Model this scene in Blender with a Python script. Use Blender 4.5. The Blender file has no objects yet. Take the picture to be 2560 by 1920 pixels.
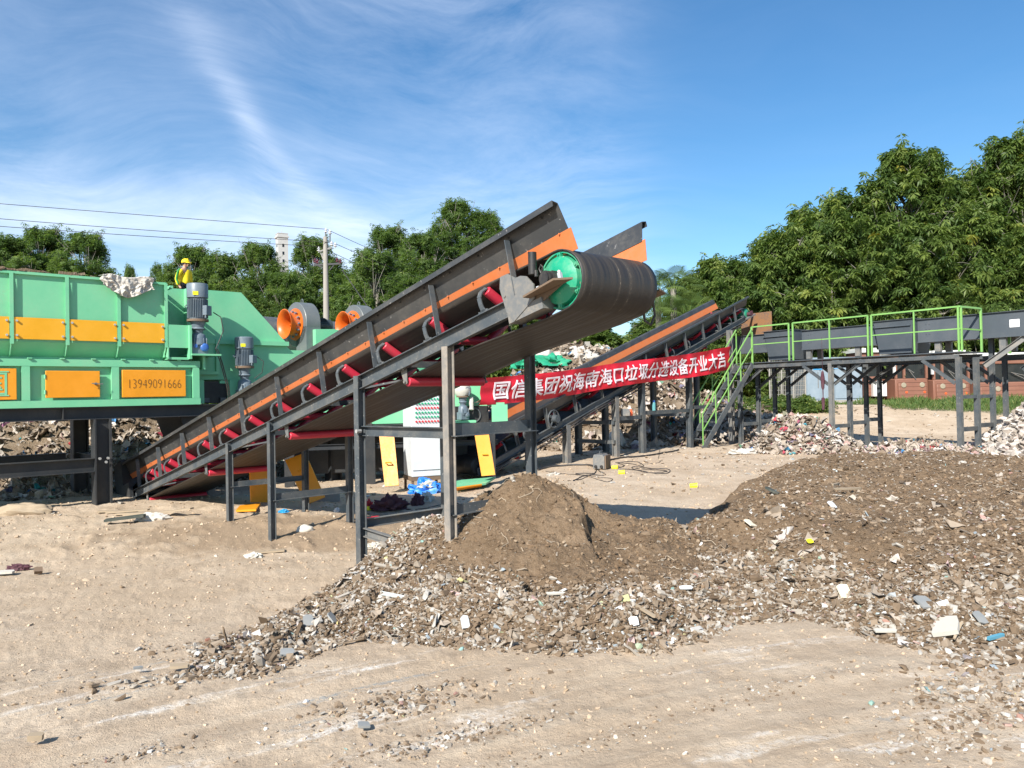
import bpy, math, random
import numpy as np
from mathutils import Vector, Matrix, noise as mnoise
R = math.radians
rng = np.random.default_rng(7); random.seed(7)
sc = bpy.context.scene
COL = sc.collection

# ---------------------------------------------------------------- camera
EYE = 1.75; FPX = 1940.0; PITCH = R(.8); ROLL = R(1.1)
CAM = np.array([0, 0, EYE])
_fw = np.array([0, math.cos(PITCH), math.sin(PITCH)]); _u0 = np.array([0, -math.sin(PITCH), math.cos(PITCH)]); _r0 = np.array([1., 0, 0])
_rt = _r0*math.cos(ROLL)-_u0*math.sin(ROLL); _up = _u0*math.cos(ROLL)+_r0*math.sin(ROLL)
cam = bpy.data.objects.new('camera', bpy.data.cameras.new('camera')); COL.objects.link(cam)
cam.matrix_world = Matrix(((_rt[0], _up[0], -_fw[0], 0), (_rt[1], _up[1], -_fw[1], 0), (_rt[2], _up[2], -_fw[2], EYE), (0, 0, 0, 1)))
cam.data.sensor_width = 36; cam.data.lens = FPX/2560*36; cam.data.clip_start = .05; cam.data.clip_end = 3000
sc.camera = cam
def ray(u, v): return _fw+(u-1280)/FPX*_rt+(960-v)/FPX*_up
def V(u, v, Y):                       # surveyed point: sight line (u,v) at depth Y metres
    d = ray(u, v); return CAM+d*(Y/d[1])
def G(u, v, z=0.):                    # sight line to height z
    d = ray(u, v); return CAM+d*((z-EYE)/d[2])

# ---------------------------------------------------------------- sky, sun, exposure
SUN_EL = R(36); SUN_AZ = math.atan2(-.43, -.90)       # azimuth of the sun measured from +Y towards +X
world = bpy.data.worlds.new('World'); sc.world = world; world.use_nodes = True
nt = world.node_tree; nt.nodes.clear()
def N(t, ty, **kw):
    n = t.nodes.new(ty)
    for k, v in kw.items():
        if k.startswith('i_'):
            key = k[2:]; key = int(key) if key.isdigit() else key.replace('_', ' ')
            n.inputs[key].default_value = v
        else: setattr(n, k, v)
    return n
def mathn(t, op, a, b=None, c=None, clamp=False):
    n = t.nodes.new('ShaderNodeMath'); n.operation = op; n.use_clamp = clamp
    for i, x in enumerate((a, b, c)):
        if x is None: continue
        if isinstance(x, (int, float)): n.inputs[i].default_value = x
        else: t.links.new(x, n.inputs[i])
    return n.outputs[0]
def ramp(t, fac, stops, interp='LINEAR'):
    n = t.nodes.new('ShaderNodeValToRGB'); n.color_ramp.interpolation = interp
    e = n.color_ramp.elements
    while len(e) < len(stops): e.new(.5)
    for i, (p, c) in enumerate(stops):
        e[i].position = p; e[i].color = (c, c, c, 1) if isinstance(c, (int, float)) else (*c, 1)
    if fac is not None: t.links.new(fac, n.inputs[0])
    return n.outputs[0]
def mixc(t, fac, a, b, mode='MIX'):
    n = t.nodes.new('ShaderNodeMix'); n.data_type = 'RGBA'; n.blend_type = mode
    for s, x in ((0, fac), (6, a), (7, b)):
        if isinstance(x, (int, float)): n.inputs[s].default_value = x
        elif isinstance(x, tuple): n.inputs[s].default_value = (*x, 1)
        else: t.links.new(x, n.inputs[s])
    return n.outputs[2]
def fcurve(t, inp, pts, lo, hi):
    """piecewise curve of inp; pts in real units"""
    m = N(t, 'ShaderNodeMapRange', i_1=lo, i_2=hi, i_3=0., i_4=1.); t.links.new(inp, m.inputs[0])
    n = t.nodes.new('ShaderNodeFloatCurve'); c = n.mapping.curves[0]
    ys = [p[1] for p in pts]; y0, y1 = min(ys), max(ys)
    pp = [((x-lo)/(hi-lo), (y-y0)/(y1-y0)) for x, y in pts]
    c.points[0].location = pp[0]; c.points[1].location = pp[-1]
    for q in pp[1:-1]: c.points.new(*q)
    n.mapping.update(); t.links.new(m.outputs[0], n.inputs[1])
    return mathn(t, 'MULTIPLY_ADD', n.outputs[0], y1-y0, y0)
sky = N(nt, 'ShaderNodeTexSky', sky_type='NISHITA', sun_disc=False, sun_elevation=SUN_EL, sun_rotation=SUN_AZ, altitude=50., air_density=1.0, dust_density=.25, ozone_density=3.2)
tc = N(nt, 'ShaderNodeTexCoord'); sep = N(nt, 'ShaderNodeSeparateXYZ'); nt.links.new(tc.outputs['Generated'], sep.inputs[0])
X, Y, Z = sep.outputs
az = mathn(nt, 'ARCTAN2', X, Y); el = mathn(nt, 'ARCSINE', Z)
zz = mathn(nt, 'ADD', mathn(nt, 'MAXIMUM', Z, .0), .16)
cp = N(nt, 'ShaderNodeCombineXYZ'); nt.links.new(mathn(nt, 'DIVIDE', X, zz), cp.inputs[0]); nt.links.new(mathn(nt, 'DIVIDE', Y, zz), cp.inputs[1])
ae = N(nt, 'ShaderNodeCombineXYZ'); nt.links.new(az, ae.inputs[0]); nt.links.new(el, ae.inputs[1])
wn = N(nt, 'ShaderNodeTexNoise', i_Scale=1.6, i_Detail=3., i_Roughness=.5); nt.links.new(ae.outputs[0], wn.inputs[0])
ws = N(nt, 'ShaderNodeVectorMath', operation='SCALE'); nt.links.new(wn.outputs['Color'], ws.inputs[0]); ws.inputs['Scale'].default_value = .30
wa_ = N(nt, 'ShaderNodeVectorMath', operation='ADD'); nt.links.new(ae.outputs[0], wa_.inputs[0]); nt.links.new(ws.outputs[0], wa_.inputs[1])
mp = N(nt, 'ShaderNodeMapping'); nt.links.new(wa_.outputs[0], mp.inputs[0]); mp.inputs['Rotation'].default_value = (0, 0, R(48)); mp.inputs['Scale'].default_value = (1.5, 6.5, 1)
n1 = N(nt, 'ShaderNodeTexNoise', i_Scale=1.25, i_Detail=9., i_Roughness=.62, i_Distortion=.35); nt.links.new(mp.outputs[0], n1.inputs[0])
n2 = N(nt, 'ShaderNodeTexNoise', i_Scale=.55, i_Detail=3., i_Roughness=.5, i_Distortion=.4); nt.links.new(cp.outputs[0], n2.inputs[0])
mp3 = N(nt, 'ShaderNodeMapping'); nt.links.new(wa_.outputs[0], mp3.inputs[0]); mp3.inputs['Rotation'].default_value = (0, 0, R(18)); mp3.inputs['Scale'].default_value = (2.2, 11., 1)
n3 = N(nt, 'ShaderNodeTexNoise', i_Scale=1.3, i_Detail=10., i_Roughness=.68, i_Distortion=.5); nt.links.new(mp3.outputs[0], n3.inputs[0])
wisp = ramp(nt, n1.outputs[0], [(.40, 0.), (.68, 1.)])
fine = ramp(nt, n3.outputs[0], [(.38, 0.), (.74, 1.)])
patch = ramp(nt, n2.outputs[0], [(.34, 0.), (.62, 1.)])
side = fcurve(nt, az, [(-1.2, .9), (-.5, 1.), (-.2, .95), (.06, .85), (.17, .45), (.3, .08), (1.2, .3)], -1.2, 1.2)
lowc = fcurve(nt, el, [(0., 1.), (.15, .95), (.26, .6), (.36, .5), (.5, .55), (1.5, .5)], 0., 1.5)
body = mathn(nt, 'MULTIPLY', 2.15, mathn(nt, 'MULTIPLY', mathn(nt, 'MULTIPLY', mathn(nt, 'MULTIPLY_ADD', wisp, .6, mathn(nt, 'MULTIPLY', fine, .5)), mathn(nt, 'MULTIPLY_ADD', patch, .75, .25)), mathn(nt, 'MULTIPLY', side, lowc)))
azc = fcurve(nt, el, [(.10, -.02), (.16, -.11), (.21, -.175), (.245, -.235), (.30, -.30), (.355, -.335), (.41, -.375), (.47, -.43), (.60, -.50)], .10, .60)
wd = fcurve(nt, el, [(.10, .14), (.2, .065), (.25, .028), (.34, .019), (.42, .03), (.5, .07), (.6, .10)], .10, .60)
dd = mathn(nt, 'DIVIDE', mathn(nt, 'SUBTRACT', mathn(nt, 'ADD', az, mathn(nt, 'MULTIPLY_ADD', n1.outputs[0], .10, -.05)), azc), wd)
streak = mathn(nt, 'EXPONENT', mathn(nt, 'MULTIPLY', mathn(nt, 'MULTIPLY', dd, dd), -1.))
sint = fcurve(nt, el, [(.10, .2), (.2, .5), (.3, .55), (.36, .36), (.42, .24), (.5, .18), (.6, .0)], .10, .60)
streak = mathn(nt, 'MULTIPLY', mathn(nt, 'MULTIPLY', streak, sint), mathn(nt, 'MULTIPLY_ADD', fine, .75, .3))
# bright low bank on the left
bank = mathn(nt, 'MULTIPLY', fcurve(nt, el, [(.0, .3), (.12, .42), (.2, .32), (.27, .1), (.34, 0.), (1.5, 0.)], 0., 1.5), fcurve(nt, az, [(-1.2, 1.), (-.45, .9), (-.15, .8), (.0, .45), (.15, .1), (1.2, .0)], -1.2, 1.2))
bank = mathn(nt, 'MULTIPLY', bank, mathn(nt, 'MULTIPLY_ADD', wisp, .55, .45))
cl = mathn(nt, 'ADD', mathn(nt, 'ADD', mathn(nt, 'MULTIPLY', body, .62), streak), bank, clamp=True)
cl = mathn(nt, 'MULTIPLY', cl, .80)
hs = N(nt, 'ShaderNodeHueSaturation', i_Saturation=1.20, i_Value=1.0); nt.links.new(sky.outputs[0], hs.inputs['Color'])
tint = mixc(nt, 1., hs.outputs[0], (.87, .975, .97), 'MULTIPLY')
skyc = mixc(nt, cl, tint, (6.6, 7.3, 8.6))
bg = N(nt, 'ShaderNodeBackground', i_Strength=.095); nt.links.new(skyc, bg.inputs[0])
wo = N(nt, 'ShaderNodeOutputWorld'); nt.links.new(bg.outputs[0], wo.inputs[0])
sun = bpy.data.objects.new('sun', bpy.data.lights.new('sun', 'SUN')); COL.objects.link(sun)
sun.data.energy = 4.8; sun.data.angle = R(.5); sun.data.color = (1, .955, .87)
sdir = Vector((math.sin(SUN_AZ)*math.cos(SUN_EL), math.cos(SUN_AZ)*math.cos(SUN_EL), math.sin(SUN_EL)))
sun.rotation_euler = sdir.to_track_quat('Z', 'Y').to_euler(); sun.location = sdir*60
sc.view_settings.view_transform = 'Standard'; sc.view_settings.look = 'None'; sc.view_settings.gamma = 1; sc.view_settings.exposure = .82
sc.cycles.max_bounces = 6; sc.cycles.diffuse_bounces = 3; sc.cycles.transparent_max_bounces = 4

# ---------------------------------------------------------------- materials
def newmat(name):
    m = bpy.data.materials.new(name); m.use_nodes = True; t = m.node_tree
    return m, t, t.nodes['Principled BSDF']
def paint(name, col, dirt=(.30, .25, .19), amt=.35, rough=.45, metal=0., scale=3., bump=.15, chips=None, fine=40.):
    """sheet metal or plastic with uneven dust, small specks and faint surface relief"""
    m, t, b = newmat(name)
    tcn = N(t, 'ShaderNodeTexCoord'); oc = tcn.outputs['Object']
    a = N(t, 'ShaderNodeTexNoise', i_Scale=scale, i_Detail=8., i_Roughness=.65); t.links.new(oc, a.inputs[0])
    f = N(t, 'ShaderNodeTexNoise', i_Scale=fine, i_Detail=4., i_Roughness=.7); t.links.new(oc, f.inputs[0])
    base = mixc(t, ramp(t, a.outputs[0], [(.3, 0.), (.75, 1.)]), tuple(c*.88 for c in col), tuple(min(1, c*1.1) for c in col))
    dm = mathn(t, 'MULTIPLY', mathn(t, 'MULTIPLY', ramp(t, a.outputs[0], [(.42, 0.), (.72, 1.)]), ramp(t, f.outputs[0], [(.35, .25), (.65, 1.)])), amt)
    c = mixc(t, dm, base, dirt)
    if chips:
        ch = N(t, 'ShaderNodeTexNoise', i_Scale=fine*.9, i_Detail=3., i_Roughness=.6); t.links.new(oc, ch.inputs[0])
        c = mixc(t, ramp(t, ch.outputs[0], [(.66, 0.), (.70, .8)]), c, chips)
    t.links.new(c, b.inputs['Base Color']); b.inputs['Metallic'].default_value = metal
    t.links.new(ramp(t, f.outputs[0], [(.2, max(.05, rough-.12)), (.8, min(1, rough+.2))]), b.inputs['Roughness'])
    if bump:
        bn = N(t, 'ShaderNodeBump', i_Strength=bump, i_Distance=.01); t.links.new(a.outputs[0], bn.inputs['Height']); t.links.new(bn.outputs[0], b.inputs['Normal'])
    return m
def tonemat(name, stops, rough=.9, bump=.4, bscale=60., trans=0.):
    """colour picked per piece from its 'tone' attribute"""
    m, t, b = newmat(name)
    at = N(t, 'ShaderNodeAttribute', attribute_name='tone')
    c = ramp(t, at.outputs['Fac'], stops)
    n = N(t, 'ShaderNodeTexNoise', i_Scale=bscale, i_Detail=5., i_Roughness=.7); tcn = N(t, 'ShaderNodeTexCoord'); t.links.new(tcn.outputs['Object'], n.inputs[0])
    c = mixc(t, ramp(t, n.outputs[0], [(.3, .35), (.7, 0.)]), c, mixc(t, 1., c, (.55, .5, .45), 'MULTIPLY'))
    t.links.new(c, b.inputs['Base Color']); b.inputs['Roughness'].default_value = rough; b.inputs['Specular IOR Level'].default_value = .25
    if bump:
        bn = N(t, 'ShaderNodeBump', i_Strength=bump, i_Distance=.006); t.links.new(n.outputs[0], bn.inputs['Height']); t.links.new(bn.outputs[0], b.inputs['Normal'])
    if trans:
        tr = N(t, 'ShaderNodeBsdfTranslucent'); t.links.new(mixc(t, 1., c, (1.6, 1.7, .7), 'MULTIPLY'), tr.inputs[0])
        ms = N(t, 'ShaderNodeMixShader'); ms.inputs[0].default_value = trans
        t.links.new(b.outputs[0], ms.inputs[1]); t.links.new(tr.outputs[0], ms.inputs[2]); t.links.new(ms.outputs[0], t.nodes['Material Output'].inputs[0])
    return m
M = {}
M['green'] = paint('mint_green_paint', (.175, .54, .30), dirt=(.33, .33, .23), amt=.38, rough=.42, scale=1.6, bump=.12)
M['orange'] = paint('orange_yellow_paint', (.78, .37, .008), amt=.16, rough=.4, scale=2.2)
M['yellow'] = paint('yellow_panel_paint', (.78, .30, .008), amt=.10, rough=.42, scale=2.5)
M['dark'] = paint('charcoal_steel_paint', (.062, .074, .084), dirt=(.22, .19, .15), amt=.62, rough=.5, scale=4., bump=.2, chips=(.30, .29, .27))
M['dark2'] = paint('black_frame_paint', (.022, .025, .028), dirt=(.16, .13, .10), amt=.30, rough=.5, scale=2., bump=.15)
M['skirt'] = paint('black_skirt_plate', (.040, .042, .044), dirt=(.22, .19, .15), amt=.30, rough=.38, scale=3., bump=.12, chips=(.22, .21, .2), fine=25.)
M['trough'] = paint('grey_trough_paint', (.066, .080, .095), dirt=(.2, .18, .16), amt=.25, rough=.55, scale=1.5)
M['steel'] = paint('bare_dusty_steel', (.17, .175, .175), dirt=(.36, .29, .21), amt=.75, rough=.55, metal=.25, scale=5., bump=.2)
M['rubber_orange'] = paint('orange_rubber_skirt', (.56, .15, .04), dirt=(.25, .16, .10), amt=.6, rough=.6, scale=6., bump=.1)
M['roller'] = paint('red_roller_paint', (.56, .028, .060), dirt=(.20, .10, .07), amt=.45, rough=.38, scale=4.)
M['drum'] = paint('emerald_drum_paint', (.012, .30, .165), dirt=(.42, .33, .2), amt=.38, rough=.28, scale=5., chips=(.45, .38, .26), fine=14.)
M['motor'] = paint('blue_grey_motor', (.125, .165, .20), dirt=(.3, .27, .22), amt=.3, rough=.4, scale=5.)
M['motor_d'] = paint('dark_motor', (.03, .045, .05), amt=.3, rough=.4)
M['blue'] = paint('blue_cover', (.02, .12, .42), amt=.3, rough=.4)
M['blower'] = paint('grey_blower_housing', (.125, .14, .145), amt=.25, rough=.4)
M['bell'] = paint('orange_bell', (.66, .13, .010), amt=.15, rough=.35)
M['rust'] = paint('rusty_edge', (.17, .115, .075), dirt=(.10, .07, .05), amt=.6, rough=.8, scale=8.)
M['rail'] = paint('lime_green_paint', (.20, .41, .11), amt=.15, rough=.4)
M['white'] = paint('white_cabinet', (.62, .64, .65), dirt=(.5, .45, .38), amt=.12, rough=.35, bump=.04)
M['concrete'] = paint('concrete', (.31, .29, .26), dirt=(.25, .22, .18), amt=.6, rough=.9, scale=2., bump=.3)
M['black'] = paint('black_plastic', (.012, .012, .013), amt=.15, rough=.5)
M['bolt'] = paint('zinc_bolt', (.62, .62, .6), amt=.2, rough=.3, metal=.6)
M['wire'] = paint('black_cable', (.02, .02, .022), dirt=(.25, .2, .15), amt=.5, rough=.6)
M['glass'] = paint('dark_glass', (.012, .014, .016), amt=.08, rough=.08, bump=0.)
M['cloth_w'] = paint('white_woven_sack', (.52, .49, .44), dirt=(.38, .3, .22), amt=.6, rough=.85, scale=9., bump=.3)
M['skin'] = paint('skin', (.50, .28, .19), amt=.0, rough=.5, bump=0.)
M['hivis'] = paint('yellow_jacket', (.86, .66, .01), amt=.05, rough=.7)
M['jgreen'] = paint('green_jacket', (.02, .24, .03), amt=.05, rough=.7)
M['trouser'] = paint('navy_trousers', (.02, .022, .035), amt=.05, rough=.8)
M['cabwhite'] = paint('faded_white', (.6, .6, .58), amt=.2)
M['containerp'] = paint('pale_blue_grey_container', (.22, .28, .33), dirt=(.3, .3, .3), amt=.25, rough=.5)
M['lbl_blue'] = paint('sign_blue', (.02, .30, .62), amt=.05); M['lbl_white'] = paint('sign_white', (.8, .8, .8), amt=.05, bump=0.)
M['netg'] = paint('green_net', (.01, .30, .16), amt=.2, rough=.7); M['bagblue'] = paint('blue_tarpaulin', (.01, .20, .72), dirt=(.6, .6, .6), amt=.25, rough=.4)
M['maroon'] = paint('maroon_cloth', (.075, .022, .035), dirt=(.25, .2, .18), amt=.35, rough=.9)
M['redp'] = paint('red_plastic', (.45, .015, .03), amt=.25, rough=.45); M['yelp'] = paint('yellow_plastic', (.85, .78, .02), amt=.1, rough=.45)
M['tarp'] = paint('dark_green_tarp', (.05, .06, .05), amt=.4, rough=.8); M['wood'] = paint('weathered_wood', (.36, .28, .19), dirt=(.2, .17, .14), amt=.5, rough=.9, scale=6.)
M['stone_w'] = paint('white_stone', (.52, .49, .43), dirt=(.4, .32, .24), amt=.5, rough=.9, scale=8., bump=.4)
def beltmat():
    m, t, b = newmat('belt_rubber')
    tcn = N(t, 'ShaderNodeTexCoord'); uvn = N(t, 'ShaderNodeUVMap')
    mpn = N(t, 'ShaderNodeMapping'); t.links.new(uvn.outputs[0], mpn.inputs[0]); mpn.inputs['Scale'].default_value = (.25, 9., 1)
    a = N(t, 'ShaderNodeTexNoise', i_Scale=2.2, i_Detail=6., i_Roughness=.7); t.links.new(mpn.outputs[0], a.inputs[0])
    f = N(t, 'ShaderNodeTexNoise', i_Scale=30., i_Detail=5., i_Roughness=.75); t.links.new(tcn.outputs['Object'], f.inputs[0])
    c = ramp(t, a.outputs[0], [(.30, (.018, .017, .017)), (.5, (.036, .031, .027)), (.66, (.06, .05, .041)), (.71, (.12, .095, .07)), (.76, (.045, .038, .032))])
    su = N(t, 'ShaderNodeSeparateXYZ'); t.links.new(uvn.outputs[0], su.inputs[0])     # v: 0 edge .. 1 edge ; caked lines on the belt
    c2 = mixc(t, mathn(t, 'MULTIPLY', ramp(t, f.outputs[0], [(.5, 0.), (.62, 1.)]), ramp(t, a.outputs[0], [(.60, 0.), (.68, .6)])), c, (.34, .28, .21))
    t.links.new(c2, b.inputs['Base Color']); t.links.new(ramp(t, a.outputs[0], [(.3, .35), (.6, .7)]), b.inputs['Roughness'])
    bn = N(t, 'ShaderNodeBump', i_Strength=.25, i_Distance=.004); t.links.new(a.outputs[0], bn.inputs['Height']); t.links.new(bn.outputs[0], b.inputs['Normal'])
    return m
M['belt'] = beltmat()

# ---------------------------------------------------------------- mesh helpers
A3 = lambda p: np.asarray(p, float)
def unit(a): a = A3(a); return a/np.linalg.norm(a)
class MB:
    def __init__(s): s.v = []; s.f = []; s.uv = None
    def add(s, vs, fs):
        o = len(s.v); s.v += [tuple(map(float, p)) for p in vs]; s.f += [tuple(i+o for i in f) for f in fs]; return s
    def box(s, c, h, ax=None):
        c = A3(c); ax = ax if ax is not None else np.eye(3)
        vs = [c+ax[0]*h[0]*i+ax[1]*h[1]*j+ax[2]*h[2]*k for i in (-1, 1) for j in (-1, 1) for k in (-1, 1)]
        return s.add(vs, [(0, 1, 3, 2), (4, 6, 7, 5), (0, 4, 5, 1), (2, 3, 7, 6), (0, 2, 6, 4), (1, 5, 7, 3)])
    def prism(s, pts, vec):
        pts = [A3(p) for p in pts]; vec = A3(vec); n = len(pts)
        nrm = sum((np.cross(pts[i]-pts[0], pts[(i+1) % n]-pts[0]) for i in range(1, n-1)), np.zeros(3))
        if nrm@vec > 0: pts = pts[::-1]
        fs = [tuple(range(n)), tuple(range(2*n-1, n-1, -1))]+[(i, i+n, (i+1) % n+n, (i+1) % n) for i in range(n)]
        return s.add(pts+[p+vec for p in pts], fs)
    def beam(s, p0, p1, prof, up=(0, 0, 1)):
        """prof: polygon of (side, up) offsets, extruded p0 -> p1"""
        p0, p1 = A3(p0), A3(p1); d = unit(p1-p0); sd = unit(np.cross(d, A3(up))); u = np.cross(sd, d)
        return s.prism([p0+sd*a+u*b for a, b in prof], p1-p0)
    def bar(s, p0, p1, w, h, up=(0, 0, 1)):
        return s.beam(p0, p1, [(-w/2, -h/2), (w/2, -h/2), (w/2, h/2), (-w/2, h/2)], up)
    def cyl(s, p0, p1, r, n=16, r2=None, caps=True):
        p0, p1 = A3(p0), A3(p1); d = unit(p1-p0); a = unit(np.cross(d, (0, 0, 1) if abs(d[2]) < .9 else (1, 0, 0))); b = np.cross(d, a); r2 = r if r2 is None else r2
        c = [(math.cos(2*math.pi*i/n), math.sin(2*math.pi*i/n)) for i in range(n)]
        vs = [p0+(a*x+b*y)*r for x, y in c]+[p1+(a*x+b*y)*r2 for x, y in c]
        fs = [(i, (i+1) % n, (i+1) % n+n, i+n) for i in range(n)]
        if caps: fs += [tuple(range(n-1, -1, -1)), tuple(range(n, 2*n))]
        return s.add(vs, fs)
    def lathe(s, p0, d, prof, n=32):
        """prof: list of (distance along d, radius)"""
        p0 = A3(p0); d = unit(d); a = unit(np.cross(d, (0, 0, 1) if abs(d[2]) < .9 else (1, 0, 0))); b = np.cross(d, a)
        vs = []; m = len(prof)
        for (h, r) in prof:
            for i in range(n):
                t = 2*math.pi*i/n; vs.append(p0+d*h+(a*math.cos(t)+b*math.sin(t))*max(r, 1e-4))
        fs = [(j*n+i, j*n+(i+1) % n, (j+1)*n+(i+1) % n, (j+1)*n+i) for j in range(m-1) for i in range(n)]
        return s.add(vs, fs)
    def tube(s, pts, r, n=8):
        pts = [A3(p) for p in pts]; m = len(pts); rs = r if hasattr(r, '__len__') else [r]*m
        vs = []; ref = None
        for i, p in enumerate(pts):
            d = unit(pts[min(i+1, m-1)]-pts[max(i-1, 0)])
            if ref is None: ref = unit(np.cross(d, (0, 0, 1) if abs(d[2]) < .9 else (1, 0, 0)))
            a = unit(ref-d*(ref@d)); ref = a; b = np.cross(d, a)
            vs += [p+(a*math.cos(2*math.pi*k/n)+b*math.sin(2*math.pi*k/n))*rs[i] for k in range(n)]
        fs = [(j*n+i, j*n+(i+1) % n, (j+1)*n+(i+1) % n, (j+1)*n+i) for j in range(m-1) for i in range(n)]
        fs += [tuple(range(n-1, -1, -1)), tuple((m-1)*n+i for i in range(n))]
        return s.add(vs, fs)
    def build(s, name, mat, parent=None, loc=None, smooth=.6, bevel=0.):
        me = bpy.data.meshes.new(name)
        if parent is not None and loc is None: L = A3(parent.location)
        else: L = A3(loc) if loc is not None else np.zeros(3)
        me.from_pydata([tuple(A3(p)-L) for p in s.v], [], s.f)
        if s.uv is not None:
            ul = me.uv_layers.new(name='UVMap')
            for lp in me.loops: ul.data[lp.index].uv = s.uv[lp.vertex_index]
        me.update()
        if smooth: me.shade_smooth(); me.set_sharp_from_angle(angle=smooth)
        o = bpy.data.objects.new(name, me); COL.objects.link(o); me.materials.append(M[mat] if isinstance(mat, str) else mat)
        if parent is not None: o.parent = parent
        elif loc is not None: o.location = L
        if bevel:
            bv = o.modifiers.new('b', 'BEVEL'); bv.width = bevel; bv.segments = 2; bv.limit_method = 'ANGLE'
        return o
def tag(o, label=None, cat=None, group=None, kind=None):
    if label: o['label'] = label
    if cat: o['category'] = cat
    if group: o['group'] = group
    if kind: o['kind'] = kind
    return o
def thing(name, label, cat, loc, group=None, rz=0.):
    o = bpy.data.objects.new(name, None); o.empty_display_size = .2; COL.objects.link(o); o.location = tuple(map(float, loc)); o.rotation_euler = (0, 0, rz)
    return tag(o, label, cat, group)
def dup(root, loc, rz=0., label=None, group=None, scale=None):
    r = root.copy(); COL.objects.link(r); r.location = tuple(map(float, loc)); r.rotation_euler = (0, 0, rz)
    if scale: r.scale = scale if hasattr(scale, '__len__') else (scale,)*3
    if label: r['label'] = label
    if group: r['group'] = group
    for ch in [c for c in root.children]:
        c = ch.copy(); COL.objects.link(c); c.parent = r
        for g in list(ch.children):
            d = g.copy(); COL.objects.link(d); d.parent = c
    return r
def npmesh(name, verts, tris, mat, tone=None, parent=None, smooth=False, quads=None):
    """fast mesh from numpy; tris (n,3) or quads (n,4)"""
    fc = quads if quads is not None else tris; k = fc.shape[1]
    me = bpy.data.meshes.new(name); me.vertices.add(len(verts)); me.vertices.foreach_set('co', np.ascontiguousarray(verts, np.float32).ravel())
    me.loops.add(fc.size); me.loops.foreach_set('vertex_index', np.ascontiguousarray(fc, np.int32).ravel())
    me.polygons.add(len(fc)); me.polygons.foreach_set('loop_start', np.arange(0, fc.size, k, dtype=np.int32))
    me.update(calc_edges=True); me.validate()
    if tone is not None:
        at = me.attributes.new('tone', 'FLOAT', 'POINT'); at.data.foreach_set('value', np.ascontiguousarray(tone, np.float32))
    if smooth: me.shade_smooth()
    else: me.shade_flat()
    me.materials.append(M[mat] if isinstance(mat, str) else mat)
    o = bpy.data.objects.new(name, me); COL.objects.link(o)
    if parent is not None: o.parent = parent
    return o
# numpy gradient noise
_perm = np.random.default_rng(3).permutation(1024); _ang = np.random.default_rng(4).random(1024)*2*np.pi
def gnoise(x, y):
    xi = np.floor(x).astype(int); yi = np.floor(y).astype(int); xf = x-xi; yf = y-yi
    def g(ix, iy, dx, dy):
        a = _ang[_perm[(_perm[ix & 1023]+iy) & 1023]]; return np.cos(a)*dx+np.sin(a)*dy
    u = xf*xf*xf*(xf*(xf*6-15)+10); v = yf*yf*yf*(yf*(yf*6-15)+10)
    a = g(xi, yi, xf, yf); b = g(xi+1, yi, xf-1, yf); c = g(xi, yi+1, xf, yf-1); d = g(xi+1, yi+1, xf-1, yf-1)
    return (a+(b-a)*u)+((c+(d-c)*u)-(a+(b-a)*u))*v
def fbm(x, y, o=4, rg=.5):
    s = 0; a = 1; 
    for i in range(o): s = s+a*gnoise(x*2**i+17.3*i, y*2**i+9.1*i); a *= rg
    return s
def sstep(a, b, x): t = np.clip((x-a)/(b-a), 0, 1); return t*t*(3-2*t)
# ================================================================ GROUND
def trk(x, y):
    dx = x-3.95; dy = y+4.07; return np.hypot(dx, dy), np.arctan2(dx, dy)*9.
def gh(x, y, fine=True):
    x = np.asarray(x, float); y = np.asarray(y, float)
    h = .10*sstep(8.6, 10.4, y)*sstep(-9, -2, -x+3)+.09*sstep(9.5, 14, y)*sstep(-1, 2, x)
    h = h+.95*sstep(24.5, 33, y)*sstep(-4, 6, x)+.55*sstep(20, 34, y)*sstep(4, -4, x)
    h = h+7.5*sstep(46, 95, y)*sstep(-6, 30, x)
    h = h+.05*fbm(x*.35, y*.35, 3)*sstep(1, 5, y)
    q, p = trk(x, y)
    nr = sstep(8.5, 5.8, y)*sstep(-9, -3, x)
    h = h+.016*gnoise(q*1.3, p*.2)*nr+.004*gnoise(q*13., p*.7)*nr
    for w0, wd_ in ((10.05, .17), (8.75, .19), (7.6, .16)):     # pressed wheel tracks with low shoulders
        dq = q-w0-.05*np.sin(p*1.3+w0); h = h-.009*np.exp(-(dq/wd_)**4)*nr+.006*np.exp(-((np.abs(dq)-wd_-.05)/.05)**2)*nr
        tread = np.exp(-(dq/wd_)**4)*nr; h = h+.0012*np.sign(np.sin(p*38+np.sign(dq)*dq*30))*tread*(gnoise(p*.9, q)>-.1)
    h = h+(.10*np.maximum(0, fbm(x*1.3+5, y*1.6+3, 4, .6)-.05)+.02*np.abs(gnoise(x*4, y*4)))*sstep(13.5, 11.5, y)*sstep(8.0, 9.2, y)*sstep(.5, -1., x)
    if fine:
        n = fbm(x*6, y*6, 4, .6); tq, tp = trk(x, y); cmp_ = 1-.75*sum(np.exp(-((tq-w0-.05*np.sin(tp*1.3+w0))/.2)**4) for w0 in (10.05, 8.75, 7.6))*sstep(8.5, 5.8, y)
        h = h+(.011*n+.016*np.maximum(0, gnoise(x*14, y*14)-.12)+.012*np.maximum(0, gnoise(x*27, y*27)-.2))*cmp_+.020*np.maximum(0, gnoise(x*7+3, y*7)-.25)*sstep(-.1, .3, gnoise(x*.7, y*.9+5))
    return h
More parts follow.
